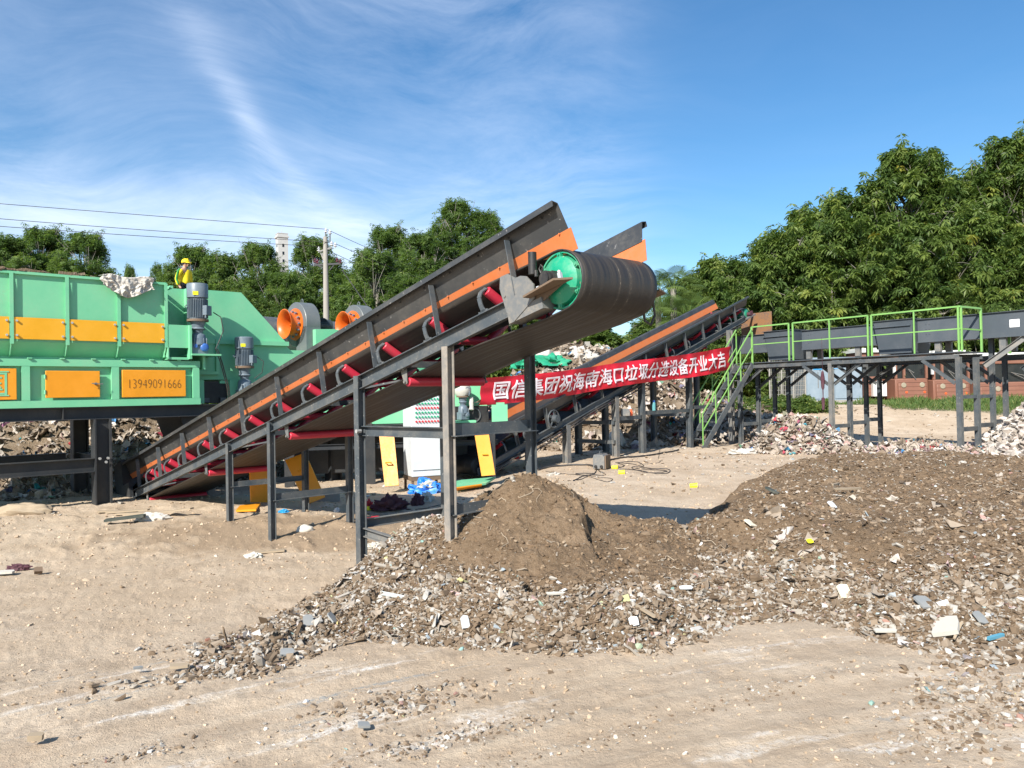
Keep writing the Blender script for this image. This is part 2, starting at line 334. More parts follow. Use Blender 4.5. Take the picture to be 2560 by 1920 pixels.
def fan(name, a0, a1, na, r0, r1, nr, mat, hf, cx=0., cy=-1., zoff=0.):
    a = np.linspace(a0, a1, na); r = r0*(r1/r0)**np.linspace(0, 1, nr)
    A, RR = np.meshgrid(a, r); x = cx+np.sin(A)*RR; y = cy+np.cos(A)*RR
    v = np.stack([x, y, hf(x, y)+zoff], -1).reshape(-1, 3); i = np.arange(nr-1)[:, None]*na+np.arange(na-1)[None]
    q = np.stack([i, i+1, i+na+1, i+na], -1).reshape(-1, 4)[:, ::-1]
    return v, q
def groundmat():
    m, t, b = newmat('sandy_ground')
    tcn = N(t, 'ShaderNodeTexCoord'); oc = tcn.outputs['Object']
    def noi(s, d=6., rg=.6, vec=oc, dist=0.):
        n = N(t, 'ShaderNodeTexNoise', i_Scale=s, i_Detail=d, i_Roughness=rg, i_Distortion=dist); t.links.new(vec, n.inputs[0]); return n.outputs[0]
    big = noi(.35, 5.); mid = noi(2.2, 8., .65); fin = noi(26., 6., .75); grit = noi(140., 3., .7)
    c = ramp(t, mid, [(.30, (.41, .315, .225)), (.5, (.52, .41, .30)), (.7, (.60, .49, .37))])
    c = mixc(t, ramp(t, big, [(.42, 0.), (.60, .6)]), c, (.42, .315, .215))
    c = mixc(t, ramp(t, fin, [(.30, .65), (.46, 0.)]), c, (.33, .25, .175))
    c = mixc(t, ramp(t, fin, [(.60, 0.), (.72, .6)]), c, (.70, .60, .48))
    c = mixc(t, ramp(t, grit, [(.64, 0.), (.70, .6)]), c, (.28, .22, .17))
    # worked earth round the legs of the conveyor and the trodden yard behind: slightly browner soil
    mpn = N(t, 'ShaderNodeMapping'); t.links.new(oc, mpn.inputs[0]); mpn.inputs['Location'].default_value = (2.2, -9.9, 0)
    mp2 = N(t, 'ShaderNodeMapping'); t.links.new(mpn.outputs[0], mp2.inputs[0]); mp2.inputs['Rotation'].default_value = (0, 0, R(18)); mp2.inputs['Scale'].default_value = (.30, .75, 0)
    ln = N(t, 'ShaderNodeVectorMath', operation='LENGTH'); t.links.new(mp2.outputs[0], ln.inputs[0])
    dist = mathn(t, 'ADD', ln.outputs[1], mathn(t, 'MULTIPLY_ADD', mid, .9, -.45))
    c = mixc(t, ramp(t, dist, [(.65, .85), (1.15, 0.)]), c, (.30, .215, .14))
    # grey and white smears ground into the wheel tracks
    sx_ = N(t, 'ShaderNodeSeparateXYZ'); t.links.new(oc, sx_.inputs[0]); ddx = mathn(t, 'SUBTRACT', sx_.outputs[0], 3.95); ddy = mathn(t, 'ADD', sx_.outputs[1], 4.07)
    rr_ = mathn(t, 'SQRT', mathn(t, 'ADD', mathn(t, 'MULTIPLY', ddx, ddx), mathn(t, 'MULTIPLY', ddy, ddy))); aa_ = mathn(t, 'ARCTAN2', ddx, ddy)
    mt = N(t, 'ShaderNodeCombineXYZ'); t.links.new(mathn(t, 'MULTIPLY', aa_, 4.), mt.inputs[0]); t.links.new(mathn(t, 'MULTIPLY', rr_, 3.), mt.inputs[1])
    sm = noi(1.3, 5., .6, mt.outputs[0]); sp = N(t, 'ShaderNodeSeparateXYZ'); t.links.new(oc, sp.inputs[0])
    near = ramp(t, mathn(t, 'MULTIPLY_ADD', sp.outputs[1], .1, 0.), [(.50, 1.), (.62, 0.)])
    c = mixc(t, mathn(t, 'MULTIPLY', mathn(t, 'MULTIPLY', ramp(t, sm, [(.57, 0.), (.68, .85)]), ramp(t, fin, [(.40, 0.), (.55, 1.)])), near), c, (.80, .77, .72))
    c = mixc(t, mathn(t, 'MULTIPLY', ramp(t, noi(2.6, 7., .6, mt.outputs[0], .2), [(.36, .35), (.54, 0.)]), near), c, (.35, .26, .18))
    c = mixc(t, mathn(t, 'MULTIPLY', ramp(t, noi(1.9, 7., .6, mt.outputs[0], .2), [(.52, 0.), (.70, .5)]), near), c, (.62, .51, .38))
    sm2 = noi(1.7, 4., .6, mt.outputs[0], .3)
    c = mixc(t, mathn(t, 'MULTIPLY', mathn(t, 'MULTIPLY', ramp(t, sm2, [(.62, 0.), (.70, .7)]), ramp(t, fin, [(.44, 0.), (.52, 1.)])), near), c, (.27, .30, .31))
    t.links.new(c, b.inputs['Base Color']); b.inputs['Roughness'].default_value = .95; b.inputs['Specular IOR Level'].default_value = .15
    hh = mathn(t, 'ADD', mathn(t, 'MULTIPLY', fin, 1.), mathn(t, 'ADD', mathn(t, 'MULTIPLY', grit, .35), mathn(t, 'MULTIPLY', mid, .8)))
    bn = N(t, 'ShaderNodeBump', i_Strength=.9, i_Distance=.02); t.links.new(hh, bn.inputs['Height']); t.links.new(bn.outputs[0], b.inputs['Normal'])
    return m
M['ground'] = groundmat()
v1, q1 = fan('g', R(-46), R(46), 860, 1.6, 900, 900, None, gh)
v2, q2 = fan('g', R(46), R(314), 120, 1.6, 900, 90, None, lambda x, y: gh(x, y, False))
ground = npmesh('ground', np.concatenate([v1, v2]), None, 'ground', quads=np.concatenate([q1, q2+len(v1)]), smooth=True)
tag(ground, kind='structure')

# ================================================================ SCATTER (loose pieces)
_phi = (1+5**.5)/2
ICO = np.array([(-1, _phi, 0), (1, _phi, 0), (-1, -_phi, 0), (1, -_phi, 0), (0, -1, _phi), (0, 1, _phi), (0, -1, -_phi), (0, 1, -_phi), (_phi, 0, -1), (_phi, 0, 1), (-_phi, 0, -1), (-_phi, 0, 1)])/1.902
ICOF = np.array([(0, 11, 5), (0, 5, 1), (0, 1, 7), (0, 7, 10), (0, 10, 11), (1, 5, 9), (5, 11, 4), (11, 10, 2), (10, 7, 6), (7, 1, 8), (3, 9, 4), (3, 4, 2), (3, 2, 6), (3, 6, 8), (3, 8, 9), (4, 9, 5), (2, 4, 11), (6, 2, 10), (8, 6, 7), (9, 8, 1)])
BOX = np.array([(i, j, k) for i in (-1, 1) for j in (-1, 1) for k in (-1, 1)], float)
BOXF = np.array([(0, 1, 3), (0, 3, 2), (4, 6, 7), (4, 7, 5), (0, 4, 5), (0, 5, 1), (2, 3, 7), (2, 7, 6), (0, 2, 6), (0, 6, 4), (1, 5, 7), (1, 7, 3)])
def rotm(n, tilt):
    y = rng.random(n)*2*np.pi; tx = rng.normal(0, tilt, n); ty = rng.normal(0, tilt, n); z = np.zeros(n); o = np.ones(n)
    Rz = np.stack([np.cos(y), -np.sin(y), z, np.sin(y), np.cos(y), z, z, z, o], -1).reshape(n, 3, 3)
    Rx = np.stack([o, z, z, z, np.cos(tx), -np.sin(tx), z, np.sin(tx), np.cos(tx)], -1).reshape(n, 3, 3)
    Ry = np.stack([np.cos(ty), z, np.sin(ty), z, o, z, -np.sin(ty), z, np.cos(ty)], -1).reshape(n, 3, 3)
    return Rx @ Ry @ Rz
def pieces(P, S, kind, tilt=.5, jit=.2):
    n = len(P)
    if kind == 'rock': B, Fc = ICO, ICOF; sc_ = np.stack([rng.uniform(.75, 1.2, n), rng.uniform(.55, 1., n), rng.uniform(.3, .75, n)], -1)
    elif kind == 'slab': B, Fc = BOX*.6, BOXF; sc_ = np.stack([rng.uniform(.8, 1.4, n), rng.uniform(.4, 1., n), rng.uniform(.10, .28, n)], -1); jit = .16
    else: B, Fc = BOX*.6, BOXF; sc_ = np.stack([rng.uniform(1.6, 3.4, n), rng.uniform(.12, .35, n), rng.uniform(.08, .2, n)], -1); jit = .08
    v = B[None]+rng.normal(0, jit, (n, len(B), 3)); v = v*sc_[:, None]*S[:, None, None]
    v = np.einsum('nij,nkj->nki', rotm(n, tilt), v)+P[:, None]
    f = Fc[None]+(np.arange(n)*len(B))[:, None, None]
    return v.reshape(-1, 3), f.reshape(-1, 3), len(B)
def scatter(name, parts, mat):
    """parts: list of (P, S, kind, tone, tilt)"""
    vs, fs, ts = [], [], []; o = 0
    for P, S, kind, tone, tilt in parts:
        v, f, k = pieces(P, S, kind, tilt); vs.append(v); fs.append(f+o); ts.append(np.repeat(tone, k)); o += len(v)
    return npmesh(name, np.concatenate(vs), np.concatenate(fs), mat, np.concatenate(ts))
def rags(name, P, S, tone, mat, crump=.35):
    """crumpled sheets, 4x4 vertices each"""
    n = len(P); g = np.array([(i-1.5, j-1.5, 0) for i in range(4) for j in range(4)])/1.5
    f0 = np.array([q for i in range(3) for j in range(3) for q in ((i*4+j, i*4+j+1, i*4+j+5), (i*4+j, i*4+j+5, i*4+j+4))])
    v = g[None]+rng.normal(0, crump, (n, 16, 3))*np.array([.6, .6, 1.]); v = v*np.stack([rng.uniform(.6, 1.3, n), rng.uniform(.3, 1., n), np.ones(n)], -1)[:, None]*S[:, None, None]
    v = np.einsum('nij,nkj->nki', rotm(n, .55), v)+P[:, None]
    return npmesh(name, v.reshape(-1, 3), (f0[None]+(np.arange(n)*16)[:, None, None]).reshape(-1, 3), mat, np.repeat(tone, 16))
def sdf(poly, x, y):
    """signed distance to polygon, positive inside"""
    P = np.array(poly); d = np.full(x.shape, 1e9); ins = np.zeros(x.shape, bool)
    for i in range(len(P)):
        a = P[i]; b = P[(i+1) % len(P)]; e = b-a; w0 = x-a[0]; w1 = y-a[1]
        t = np.clip((w0*e[0]+w1*e[1])/(e@e), 0, 1); d = np.minimum(d, np.hypot(w0-e[0]*t, w1-e[1]*t))
        c = ((a[1] <= y) & (b[1] > y)) | ((b[1] <= y) & (a[1] > y)); xx = a[0]+(y-a[1])/(b[1]-a[1]+1e-12)*e[0]; ins ^= c & (x < xx)
    return np.where(ins, d, -d)
gp = lambda u, v, z=0.: tuple(G(u, v, z)[:2])
# ---- heap under the head of the conveyor
footA = [gp(455, 1700, .05), gp(620, 1690), gp(870, 1592), gp(1100, 1610), gp(1400, 1645), gp(1620, 1640), gp(1790, 1580), (2.6, 6.6), (2.3, 8.4), (1.2, 8.7), (-.2, 8.6), (-.75, 7.9), (-1.25, 7.6), gp(930, 1440, .05), gp(860, 1470), gp(760, 1500), gp(640, 1560), gp(520, 1620)]
def hA(x, y):
    d = sdf(footA, x, y)+.16*fbm(x*1.8, y*1.8, 3)
    base = .30*(1-np.exp(-np.maximum(d, 0)/.85))*sstep(-2.9, -.6, x)+.10*sstep(0, .5, d)
    def cone(cx, cy, H, sl, ex=1., fl=.12):
        r = np.hypot((x-cx)*ex, y-cy)+.10*fbm(x*2.2+cx, y*2.2, 3); return H-sl*np.sqrt(r*r+fl*fl)+sl*fl
    smx = lambda a, b, k: .5*(a+b+np.sqrt((a-b)**2+k*k))
    m1 = smx(cone(.12, 7.55, .98, .64, .98, .16), cone(.50, 7.35, .84, .70, 1.15, .16), .05)
    m2 = smx(cone(-.75, 7.35, .60, .50, .9, .2), cone(1.12, 7.75, .52, .36, .85, .25), .08)
    # the steep broken face on the right of the summit
    m1 = m1-.26*sstep(.60, .69, x+.14*gnoise(y*2.5, x*0)+.05*gnoise(y*9, x*9))*sstep(7.75, 7.4, y)*sstep(6.5, 6.8, y)
    h = smx(base, smx(m1, m2, .10), .05)-.02
    h = h+.055*fbm(x*2.8, y*2.8, 6, .64)*sstep(0, .4, h)+.034*np.abs(gnoise(x*7, y*7))*sstep(.05, .3, h)+.016*np.abs(gnoise(x*19, y*19))*sstep(.05, .3, h)
    h = h-.035*np.maximum(0, gnoise(x*4+3, y*5)-.22)*sstep(.3, .6, h)
    return np.where(d < -.05, -.12, h*sstep(-.05, .35, d)-.03)
footB = [gp(1600, 1625), gp(1700, 1600), gp(1830, 1560), gp(2003, 1550), gp(2085, 1566), gp(2170, 1600), gp(2340, 1630), (3.9, 5.1), (6., 5.4), (14., 7.5), (15., 13.2), (9.2, 14.), (7.6, 14.3), (6.0, 14.2), gp(1990, 1156, .15), gp(1900, 1196, .15), gp(1800, 1250, .15), gp(1720, 1300, .15), gp(1620, 1325, .2), (1.35, 7.9), (1.2, 6.4)]
def hB(x, y):
    d = sdf(footB, x, y)+.22*fbm(x*1.2, y*1.2, 3)
    h = .14*sstep(0, .4, d)+.34*sstep(.1, 1.7, d)+.24*np.exp(-((x-2.0)/.75)**2-((y-7.95)/.45)**2)+.14*np.exp(-((x-3.0)/.9)**2-((y-9.0)/.7)**2)+.10*fbm(x*.8, y*.8, 3)*sstep(.3, 1.5, d)
    h = h+.10*np.exp(-((x-5.2)**2/5+(y-11.2)**2/4))+.10*np.exp(-((x-5.6)**2/2+(y-7.6)**2/1.5))
    h = h+.045*fbm(x*3., y*3., 5, .65)*sstep(0, .5, d)+.024*np.abs(gnoise(x*10, y*10))*sstep(0, .5, d)
    return np.where(d < -.05, -.12, h*sstep(-.05, .3, d)-.02)
def heapmat(name, c0, c1, c2, sc_=1.):
    m, t, b = newmat(name); tcn = N(t, 'ShaderNodeTexCoord'); oc = tcn.outputs['Object']
    def noi(s, d=6., rg=.65): n = N(t, 'ShaderNodeTexNoise', i_Scale=s*sc_, i_Detail=d, i_Roughness=rg); t.links.new(oc, n.inputs[0]); return n.outputs[0]
    a, f, g = noi(2.4), noi(22., 8.), noi(90., 4.)
    c = ramp(t, a, [(.32, c0), (.68, c1)]); c = mixc(t, ramp(t, f, [(.32, .7), (.48, 0.)]), c, tuple(k*.5 for k in c0)); c = mixc(t, ramp(t, g, [(.58, 0.), (.66, .7)]), c, c2)
    t.links.new(c, b.inputs['Base Color']); b.inputs['Roughness'].default_value = .95; b.inputs['Specular IOR Level'].default_value = .12
    hh = mathn(t, 'ADD', f, mathn(t, 'MULTIPLY', g, .45)); bn = N(t, 'ShaderNodeBump', i_Strength=1., i_Distance=.035/sc_); t.links.new(hh, bn.inputs['Height']); t.links.new(bn.outputs[0], b.inputs['Normal'])
    return m
M['soil'] = heapmat('brown_soil', (.155, .105, .064), (.25, .175, .112), (.38, .31, .23))
M['waste'] = heapmat('mixed_waste_soil', (.17, .12, .078), (.30, .23, .16), (.5, .44, .36), .6)
def heap(name, hf, x0, x1, y0, y1, st, mat, label, cat, sty=None):
    nx = int((x1-x0)/st); ny = int((y1-y0)/(sty or st)); x, y = np.meshgrid(np.linspace(x0, x1, nx), np.linspace(y0, y1, ny)); h = hf(x, y)
    z = gh(x, y)+h; keep = h > -.1
    v = np.stack([x, y, z], -1).reshape(-1, 3); i = np.arange(ny-1)[:, None]*nx+np.arange(nx-1)[None]
    q = np.stack([i, i+1, i+nx+1, i+nx], -1).reshape(-1, 4); kq = keep.ravel()[q].any(1); q = q[kq]
    used = np.zeros(len(v), bool); used[q.ravel()] = True; idx = np.cumsum(used)-1
    o = npmesh(name, v[used], None, mat, quads=idx[q], smooth=True); tag(o, label, cat); return o
heap('soil_heap', hA, -3.6, 3.4, 4.9, 9.2, .016, 'soil', 'steep brown earth mound under the head drum of the near conveyor', 'soil heap')
heap('soil_heap', hB, 1.0, 15., 4.8, 14.8, .028, 'soil', 'broad low brown waste heap filling the right foreground', 'soil heap')
def top(x, y):
    return gh(x, y)+np.maximum(0, np.maximum(hA(x, y), hB(x, y)))
def cand(n, box, dens):
    x = rng.uniform(box[0], box[1], n); y = rng.uniform(box[2], box[3], n); k = rng.random(n) < dens(x, y); return x[k], y[k]
TONES = [(0., (.10, .068, .042)), (.28, (.19, .135, .088)), (.45, (.27, .205, .145)), (.62, (.33, .29, .24)), (.80, (.44, .41, .365)), (.88, (.56, .54, .50)), (.91, (.70, .69, .67)), (.93, (.25, .30, .33)), (.955, (.32, .15, .10)), (.965, (.62, .61, .59)), (.985, (.72, .71, .69)), (.99, (.12, .33, .36)), (1., (.6, .5, .2))]
M['rubble'] = tonemat('rubble_pieces', TONES, bump=.3)
def rtone(n, a=2.0, b=2.0, hi=.03, lift=0.):
    t = np.clip(rng.beta(a*.9, b*1.08, n)*.9+lift, 0, .91); k = rng.random(n) < hi; t[k] = rng.uniform(.91, 1., k.sum()); return t
# dense fringe of broken stone, tile and wood round the foot of both heaps
dA = lambda x, y: sdf(footA, x, y); dB = lambda x, y: sdf(footB, x, y)
def dens_f(x, y):
    a = dA(x, y); b = dB(x, y); d = np.maximum(a, b); n = .25*fbm(x*1.5, y*1.5, 3)
    front = sstep(7.4, 6.6, y+.2*x*(x < 0))
    leftw = sstep(-.2, -.7, x)
    f = sstep(-.10, .10, d+n*.3)*sstep(1.15, .55, d+n*1.2)
    bare = sstep(.35, .05, np.hypot((x-.65)/1.0, (y-6.95)/.85)-.8+.3*n)   # smooth soil runs down the front of the mound
    return np.clip(f*np.maximum(front, leftw)*(1-.93*bare), 0, 1)
x, y = cand(240000, (-3.6, 8., 4.9, 9.), dens_f); n = len(x); k = int(n*.55); k2 = int(n*.86)
s = .006+.022*rng.random(n)**2.4+.035*(rng.random(n) < .02)*rng.random(n)
z = top(x, y)+s*rng.uniform(-.1, .55, n)
P = np.stack([x, y, z], -1)
o = scatter('rubble', [(P[:k], s[:k], 'rock', rtone(k, 2.0, 1.7), .5), (P[k:k2], s[k:k2]*1.4, 'slab', rtone(k2-k, 1.8, 1.6, .05), .45), (P[k2:], s[k2:]*1.1, 'stick', rtone(n-k2, 1.6, 2.4, .02), .3)], 'rubble')
tag(o, 'loose grey, tan and white rubble round the foot of the earth heaps', 'rubble', kind='stuff')
print('fringe', n)
# chips on the faces of the heaps
def dens_c(x, y):
    b = dB(x, y); a = dA(x, y); onB = sstep(.2, .8, b); n = fbm(x*1.1+4, y*1.1, 3)
    lowA = sstep(.1, .4, a)*np.where(hA(x, y) < .42+.15*n, .55, .055)
    far = sstep(8.5, 6.5, y+.6*n)
    lowA = lowA*(1-.85*sstep(.35, .05, np.hypot((x-.75)/1.15, (y-6.95)/.95)-.8+.25*n))
    return np.clip(np.maximum(onB*(.24+.72*far*sstep(-.35, .15, n)), lowA), 0, 1)
x, y = cand(260000, (-2.6, 14., 5., 14.3), dens_c); n = len(x); k = int(n*.4); k2 = int(n*.80)
s = .006+.018*rng.random(n)**2.4+.04*(rng.random(n) < .008)*rng.random(n); s = s*(1+.03*(y-5))
P = np.stack([x, y, top(x, y)+s*.25], -1)
o = scatter('rubble', [(P[:k], s[:k], 'rock', rtone(k, 1.5, 2.2), .4), (P[k:k2], s[k:k2]*1.3, 'slab', rtone(k2-k, 1.4, 2.1, .03), .35), (P[k2:], s[k2:]*1.1, 'stick', rtone(n-k2, 1.4, 2.6, .02), .25)], 'rubble')
tag(o, 'small chips, splinters and scraps spread over the brown heaps', 'rubble', kind='stuff')
print('chips', n)
# soil clods (own colour of the soil) on the heaps
M['clod'] = tonemat('soil_clods', [(0., (.13, .085, .05)), (.6, (.23, .155, .095)), (1., (.34, .26, .18))], bump=.5)
x, y = cand(80000, (-2.6, 12., 5.2, 14.), lambda x, y: np.where((hA(x, y) > .12) | (hB(x, y) > .15), .75*np.exp(-(y-6)/6), 0)); n = len(x); s = .006+.022*rng.random(n)**3
o = scatter('soil_clods', [(np.stack([x, y, top(x, y)+s*.1], -1), s*(1+.03*(y-5)), 'rock', rng.random(n), .5)], 'clod'); tag(o, 'crumbly clods of brown soil on the heaps', 'soil', kind='stuff')
# sandy lumps and pebbles on the open ground
M['pebble'] = tonemat('sand_lumps', [(0., (.18, .13, .085)), (.2, (.36, .265, .175)), (.5, (.50, .38, .265)), (.85, (.57, .45, .33)), (.95, (.68, .64, .58)), (.975, (.3, .33, .35)), (1., (.28, .16, .11))], bump=.5)
def dens_g(x, y):
    n = fbm(x*.9, y*.9, 3); free = (dA(x, y) < 0.02) & (dB(x, y) < .02)
    cl = sstep(.05, .4, gnoise(x*.8+7, y*.8+2)); return np.where(free, (.13+.9*cl*sstep(-.1, .4, n))*np.exp(-np.maximum(0, y-4)/6.5), 0)
x, y = cand(300000, (-9, 9., 2.6, 20.), dens_g); n = len(x); s = .0035+.013*rng.random(n)**3.2+.02*(rng.random(n) < .008)*rng.random(n); s *= (1+.05*(y-4))
s = s*np.where(y > 8, 1.25, 1)
o = scatter('pebbles', [(np.stack([x, y, gh(x, y)+s*.15], -1), s, 'rock', rng.beta(2.6, 2.6, n), .4)], 'pebble'); tag(o, 'sandy lumps and pebbles strewn over the open ground', 'pebbles', kind='stuff')
print('pebbles', n)
# scattered stone drifts in the foreground (bottom centre, bottom right, left tip of the heap)
def drift(u, v, rx, ry, n, smin, smax, lift=.0):
    c = G(u, v); a = R(25); q = rng.normal(0, .5, (n, 2))*np.array([rx, ry]); x = c[0]+q[:, 0]*math.cos(a)-q[:, 1]*math.sin(a); y = c[1]+q[:, 0]*math.sin(a)+q[:, 1]*math.cos(a)
    s = smin+(smax-smin)*rng.random(n)**2.5; return np.stack([x, y, top(x, y)+s*.25], -1), s
pp = [drift(1000, 1760, .55, .22, 500, .004, .026), drift(1150, 1840, .7, .14, 420, .004, .02), drift(480, 1690, .5, .16, 220, .006, .035), drift(2480, 1760, .6, .45, 800, .005, .028), drift(2350, 1850, .5, .25, 350, .004, .02), drift(2500, 1640, .55, .18, 500, .008, .04), drift(330, 1880, .4, .1, 120, .004, .018), drift(620, 1600, .7, .22, 260, .006, .03), drift(1900, 1740, .8, .12, 160, .004, .015), drift(1500, 1850, .9, .12, 160, .004, .014)]
P = np.concatenate([a for a, b in pp]); s = np.concatenate([b for a, b in pp]); n = len(P); pm = rng.permutation(n); P, s = P[pm], s[pm]; k = int(n*.7)
o = scatter('gravel', [(P[:k], s[:k], 'rock', rtone(k, 2.2, 1.5), .4), (P[k:], s[k:]*1.3, 'slab', rtone(n-k, 2.2, 1.4), .3)], 'rubble'); tag(o, 'drifts of small broken stone on the sandy foreground', 'gravel', kind='stuff')

# ---- waste hills and rag heaps behind the machines
M['rag'] = tonemat('waste_scraps', [(0., (.07, .052, .04)), (.2, (.20, .15, .105)), (.45, (.34, .28, .22)), (.65, (.46, .40, .34)), (.8, (.62, .58, .54)), (.86, (.42, .27, .24)), (.90, (.55, .40, .38)), (.93, (.10, .12, .22)), (.96, (.5, .05, .05)), (.98, (.05, .3, .2)), (1., (.1, .25, .6))], bump=.3, bscale=25.)
def hill(name, cx, cy, foot, H, wd, label, mat='waste', st=.09, seed=0., rough=1., ridge=None):
    xs = [p[0] for p in foot]; ys = [p[1] for p in foot]
    def hf(x, y):
        d = sdf(foot, x, y)+.35*fbm(x*.8+seed, y*.8, 3); h = H*sstep(0, wd, d)
        if ridge is not None: h = h*ridge(x, y)
        h = h+rough*(.16*fbm(x*1.5+seed, y*1.5, 4, .6)+.07*np.abs(gnoise(x*5, y*5)))*sstep(0, .5, d)
        return np.where(d < -.05, -.15, h*sstep(-.05, .3, d)-.03)
    heap(name, hf, min(xs)-.3, max(xs)+.3, min(ys)-.3, max(ys)+.3, st, mat, label, 'waste heap')
    return hf
def ragson(hf, foot, n, s0, s1, label, a=2.5, b=1.8, hi=.12, name='waste_scraps', crump=.35):
    xs = [p[0] for p in foot]; ys = [p[1] for p in foot]; x = rng.uniform(min(xs), max(xs), n); y = rng.uniform(min(ys), max(ys), n); k = (sdf(foot, x, y) > -.15) & (rng.random(n) < np.exp(-(y-min(ys))/9)); x, y = x[k], y[k]; n = len(x)
    s = s0+(s1-s0)*rng.random(n)**2.5; t = np.clip(rng.beta(a, b, n)*.84, 0, .83); kk = rng.random(n) < hi; t[kk] = rng.uniform(.84, 1., kk.sum())
    o = rags(name, np.stack([x, y, gh(x, y)+np.maximum(0, hf(x, y))+s*.25], -1), s, t, 'rag', crump); tag(o, label, 'waste', kind='stuff')
fL = [(-17, 13.2), (-9.5, 13.4), (-7.2, 13.9), (-6.2, 15.), (-5., 15.6), (-5, 24), (-17, 24)]
hfL = hill('waste_hill', 0, 0, fL, 1.9, 4.4, 'long hill of mixed waste seen beneath the green machine', st=.10)
ragson(hfL, fL, 24000, .02, .13, 'plastic, cloth and paper scraps on the waste hill behind the green machine', a=2.3, b=1.9, hi=.08)
fR = [(1.2, 21.5), (3.6, 21.8), (5.6, 22.6), (7.4, 25.), (9.5, 27.5), (11., 31.), (9, 36), (-3, 36), (-3, 22)]
hfR = hill('waste_hill', 0, 0, fR, 2.5, 5.5, 'tall waste hill behind the red banner and second conveyor', st=.12, seed=5., rough=1.3, ridge=lambda x, y: 1.15*sstep(12., 1.5, x)+.0)
ragson(hfR, fR, 20000, .03, .22, 'torn sacks and pale scraps covering the waste hill behind the banner', a=1.9, b=2.0, hi=.06)
fC = [(5.9, 19.4), (6.6, 18.7), (7.8, 18.6), (8.6, 18.9), (8.9, 19.8), (8.2, 20.8), (6.8, 20.9), (6.0, 20.3)]
hfC = hill('rag_heap', 0, 0, fC, .85, 1.1, 'rounded heap of pale pink and white rags beside the first platform post', st=.05, seed=9., rough=.4)
ragson(hfC, fC, 5200, .03, .15, 'crumpled pale rags on the rounded heap by the platform post', a=3.6, b=1.9, hi=.14, crump=.3)
fD = [(8.6, 18.2), (9.6, 17.4), (10.6, 16.8), (11.2, 16.5), (11.3, 18.2), (10.8, 19.8), (9.6, 20.8), (8.8, 20.)]
hfD = hill('rag_heap', 0, 0, fD, .22, .8, 'low spread of white and pink waste between the platform posts', st=.06, seed=13., rough=.5)
ragson(hfD, fD, 4200, .025, .12, 'white and pink scraps on the low spread between the posts', a=3.2, b=1.9, hi=.18)
fE = [(10.0, 16.0), (10.8, 15.0), (12.6, 14.3), (17., 14.6), (18., 18.), (16., 20.5), (12.2, 20.2), (10.7, 18.9), (10.2, 17.6)]
hfE = hill('rubble_heap', 0, 0, fE, 1.30, 1.7, 'heap of pale broken tiles and stones at the right edge', st=.06, seed=21., rough=.5, ridge=lambda x, y: .45+.55*sstep(10.2, 12.0, x)+.15*sstep(12, 15, x))
n = 15000; x = rng.uniform(9.9, 16, n); y = rng.uniform(14.2, 20, n); k = sdf(fE, x, y) > -.1; x, y = x[k], y[k]; n = len(x); s = .03+.11*rng.random(n)**2.5; P = np.stack([x, y, gh(x, y)+np.maximum(0, hfE(x, y))+s*.3], -1); k = n//2
M['tiles'] = tonemat('pale_tiles', [(0., (.22, .18, .15)), (.4, (.36, .31, .26)), (.7, (.48, .43, .38)), (.9, (.60, .56, .52)), (1., (.5, .37, .33))], bump=.2)
o = scatter('broken_tiles', [(P[:k], s[:k], 'rock', rng.beta(3, 1.5, k), .5), (P[k:], s[k:]*1.3, 'slab', rng.beta(3, 1.5, n-k), .45)], 'tiles'); tag(o, 'pale broken tiles and stones lying over the right hand heap', 'rubble', kind='stuff')

x, y = cand(26000, (-8, 24, 10.5, 33), lambda x, y: np.where((dA(x, y) < 0) & (dB(x, y) < 0), (.12+.88*sstep(.0, .5, fbm(x*.5+2, y*.5, 3)))*sstep(10, 16, y), 0)); n = len(x); s = (.012+.045*rng.random(n)**3)*(1+.015*(y-12)); k = n//2
P = np.stack([x, y, gh(x, y)+s*.2], -1)
o = scatter('ground_litter', [(P[:k], s[:k], 'rock', rtone(k, 2, 1.6, .02), .3), (P[k:], s[k:]*1.3, 'slab', rtone(n-k, 2, 1.5, .06), .25)], 'rubble'); tag(o, 'small stones and litter trodden into the yard behind the heaps', 'litter', kind='stuff')

# torn film, paper and rag scraps tangled into the rubble
x, y = cand(9000, (-3.2, 9., 5., 10.), lambda x, y: np.clip(.30*dens_f(x, y)+.16*dens_c(x, y), 0, 1)); n = len(x); s = .018+.05*rng.random(n)**2.5; t_ = np.clip(rng.beta(2, 2, n)*.84, 0, .83); kk = rng.random(n) < .05; t_[kk] = rng.uniform(.84, .93, kk.sum())
tag(rags('film_scraps', np.stack([x, y, top(x, y)+s*.2], -1), s, t_, 'rag', .4), 'torn plastic film, paper and rag scraps tangled in the near rubble', 'waste', kind='stuff')
print('film', n)

# larger broken pieces, laths and roots standing out of the near rubble
x, y = cand(2600, (-3.2, 9., 5., 10.), lambda x, y: np.clip(.55*dens_f(x, y)+.12*dens_c(x, y), 0, 1)); n = len(x); k = int(n*.35); k2 = int(n*.65); s = .025+.035*rng.random(n)**2; P = np.stack([x, y, top(x, y)+s*.15], -1)
tag(scatter('broken_pieces', [(P[:k], s[:k], 'rock', rtone(k, 2.2, 2., .04), .6), (P[k:k2], s[k:k2]*1.2, 'slab', rtone(k2-k, 2., 1.8, .06), .7), (P[k2:], s[k2:]*1.5, 'stick', rtone(n-k2, 1.5, 2.4, .02), .35)], 'rubble'), 'larger broken bricks, tiles and wooden laths among the near rubble', 'rubble', kind='stuff')
mb_v, mb_f = [], []
x, y = cand(900, (-2.5, 9., 5., 10.), lambda x, y: np.clip(.5*dens_f(x, y)+.3*dens_c(x, y)+.25*(hA(x, y) > .3), 0, 1))
R_ = MB()
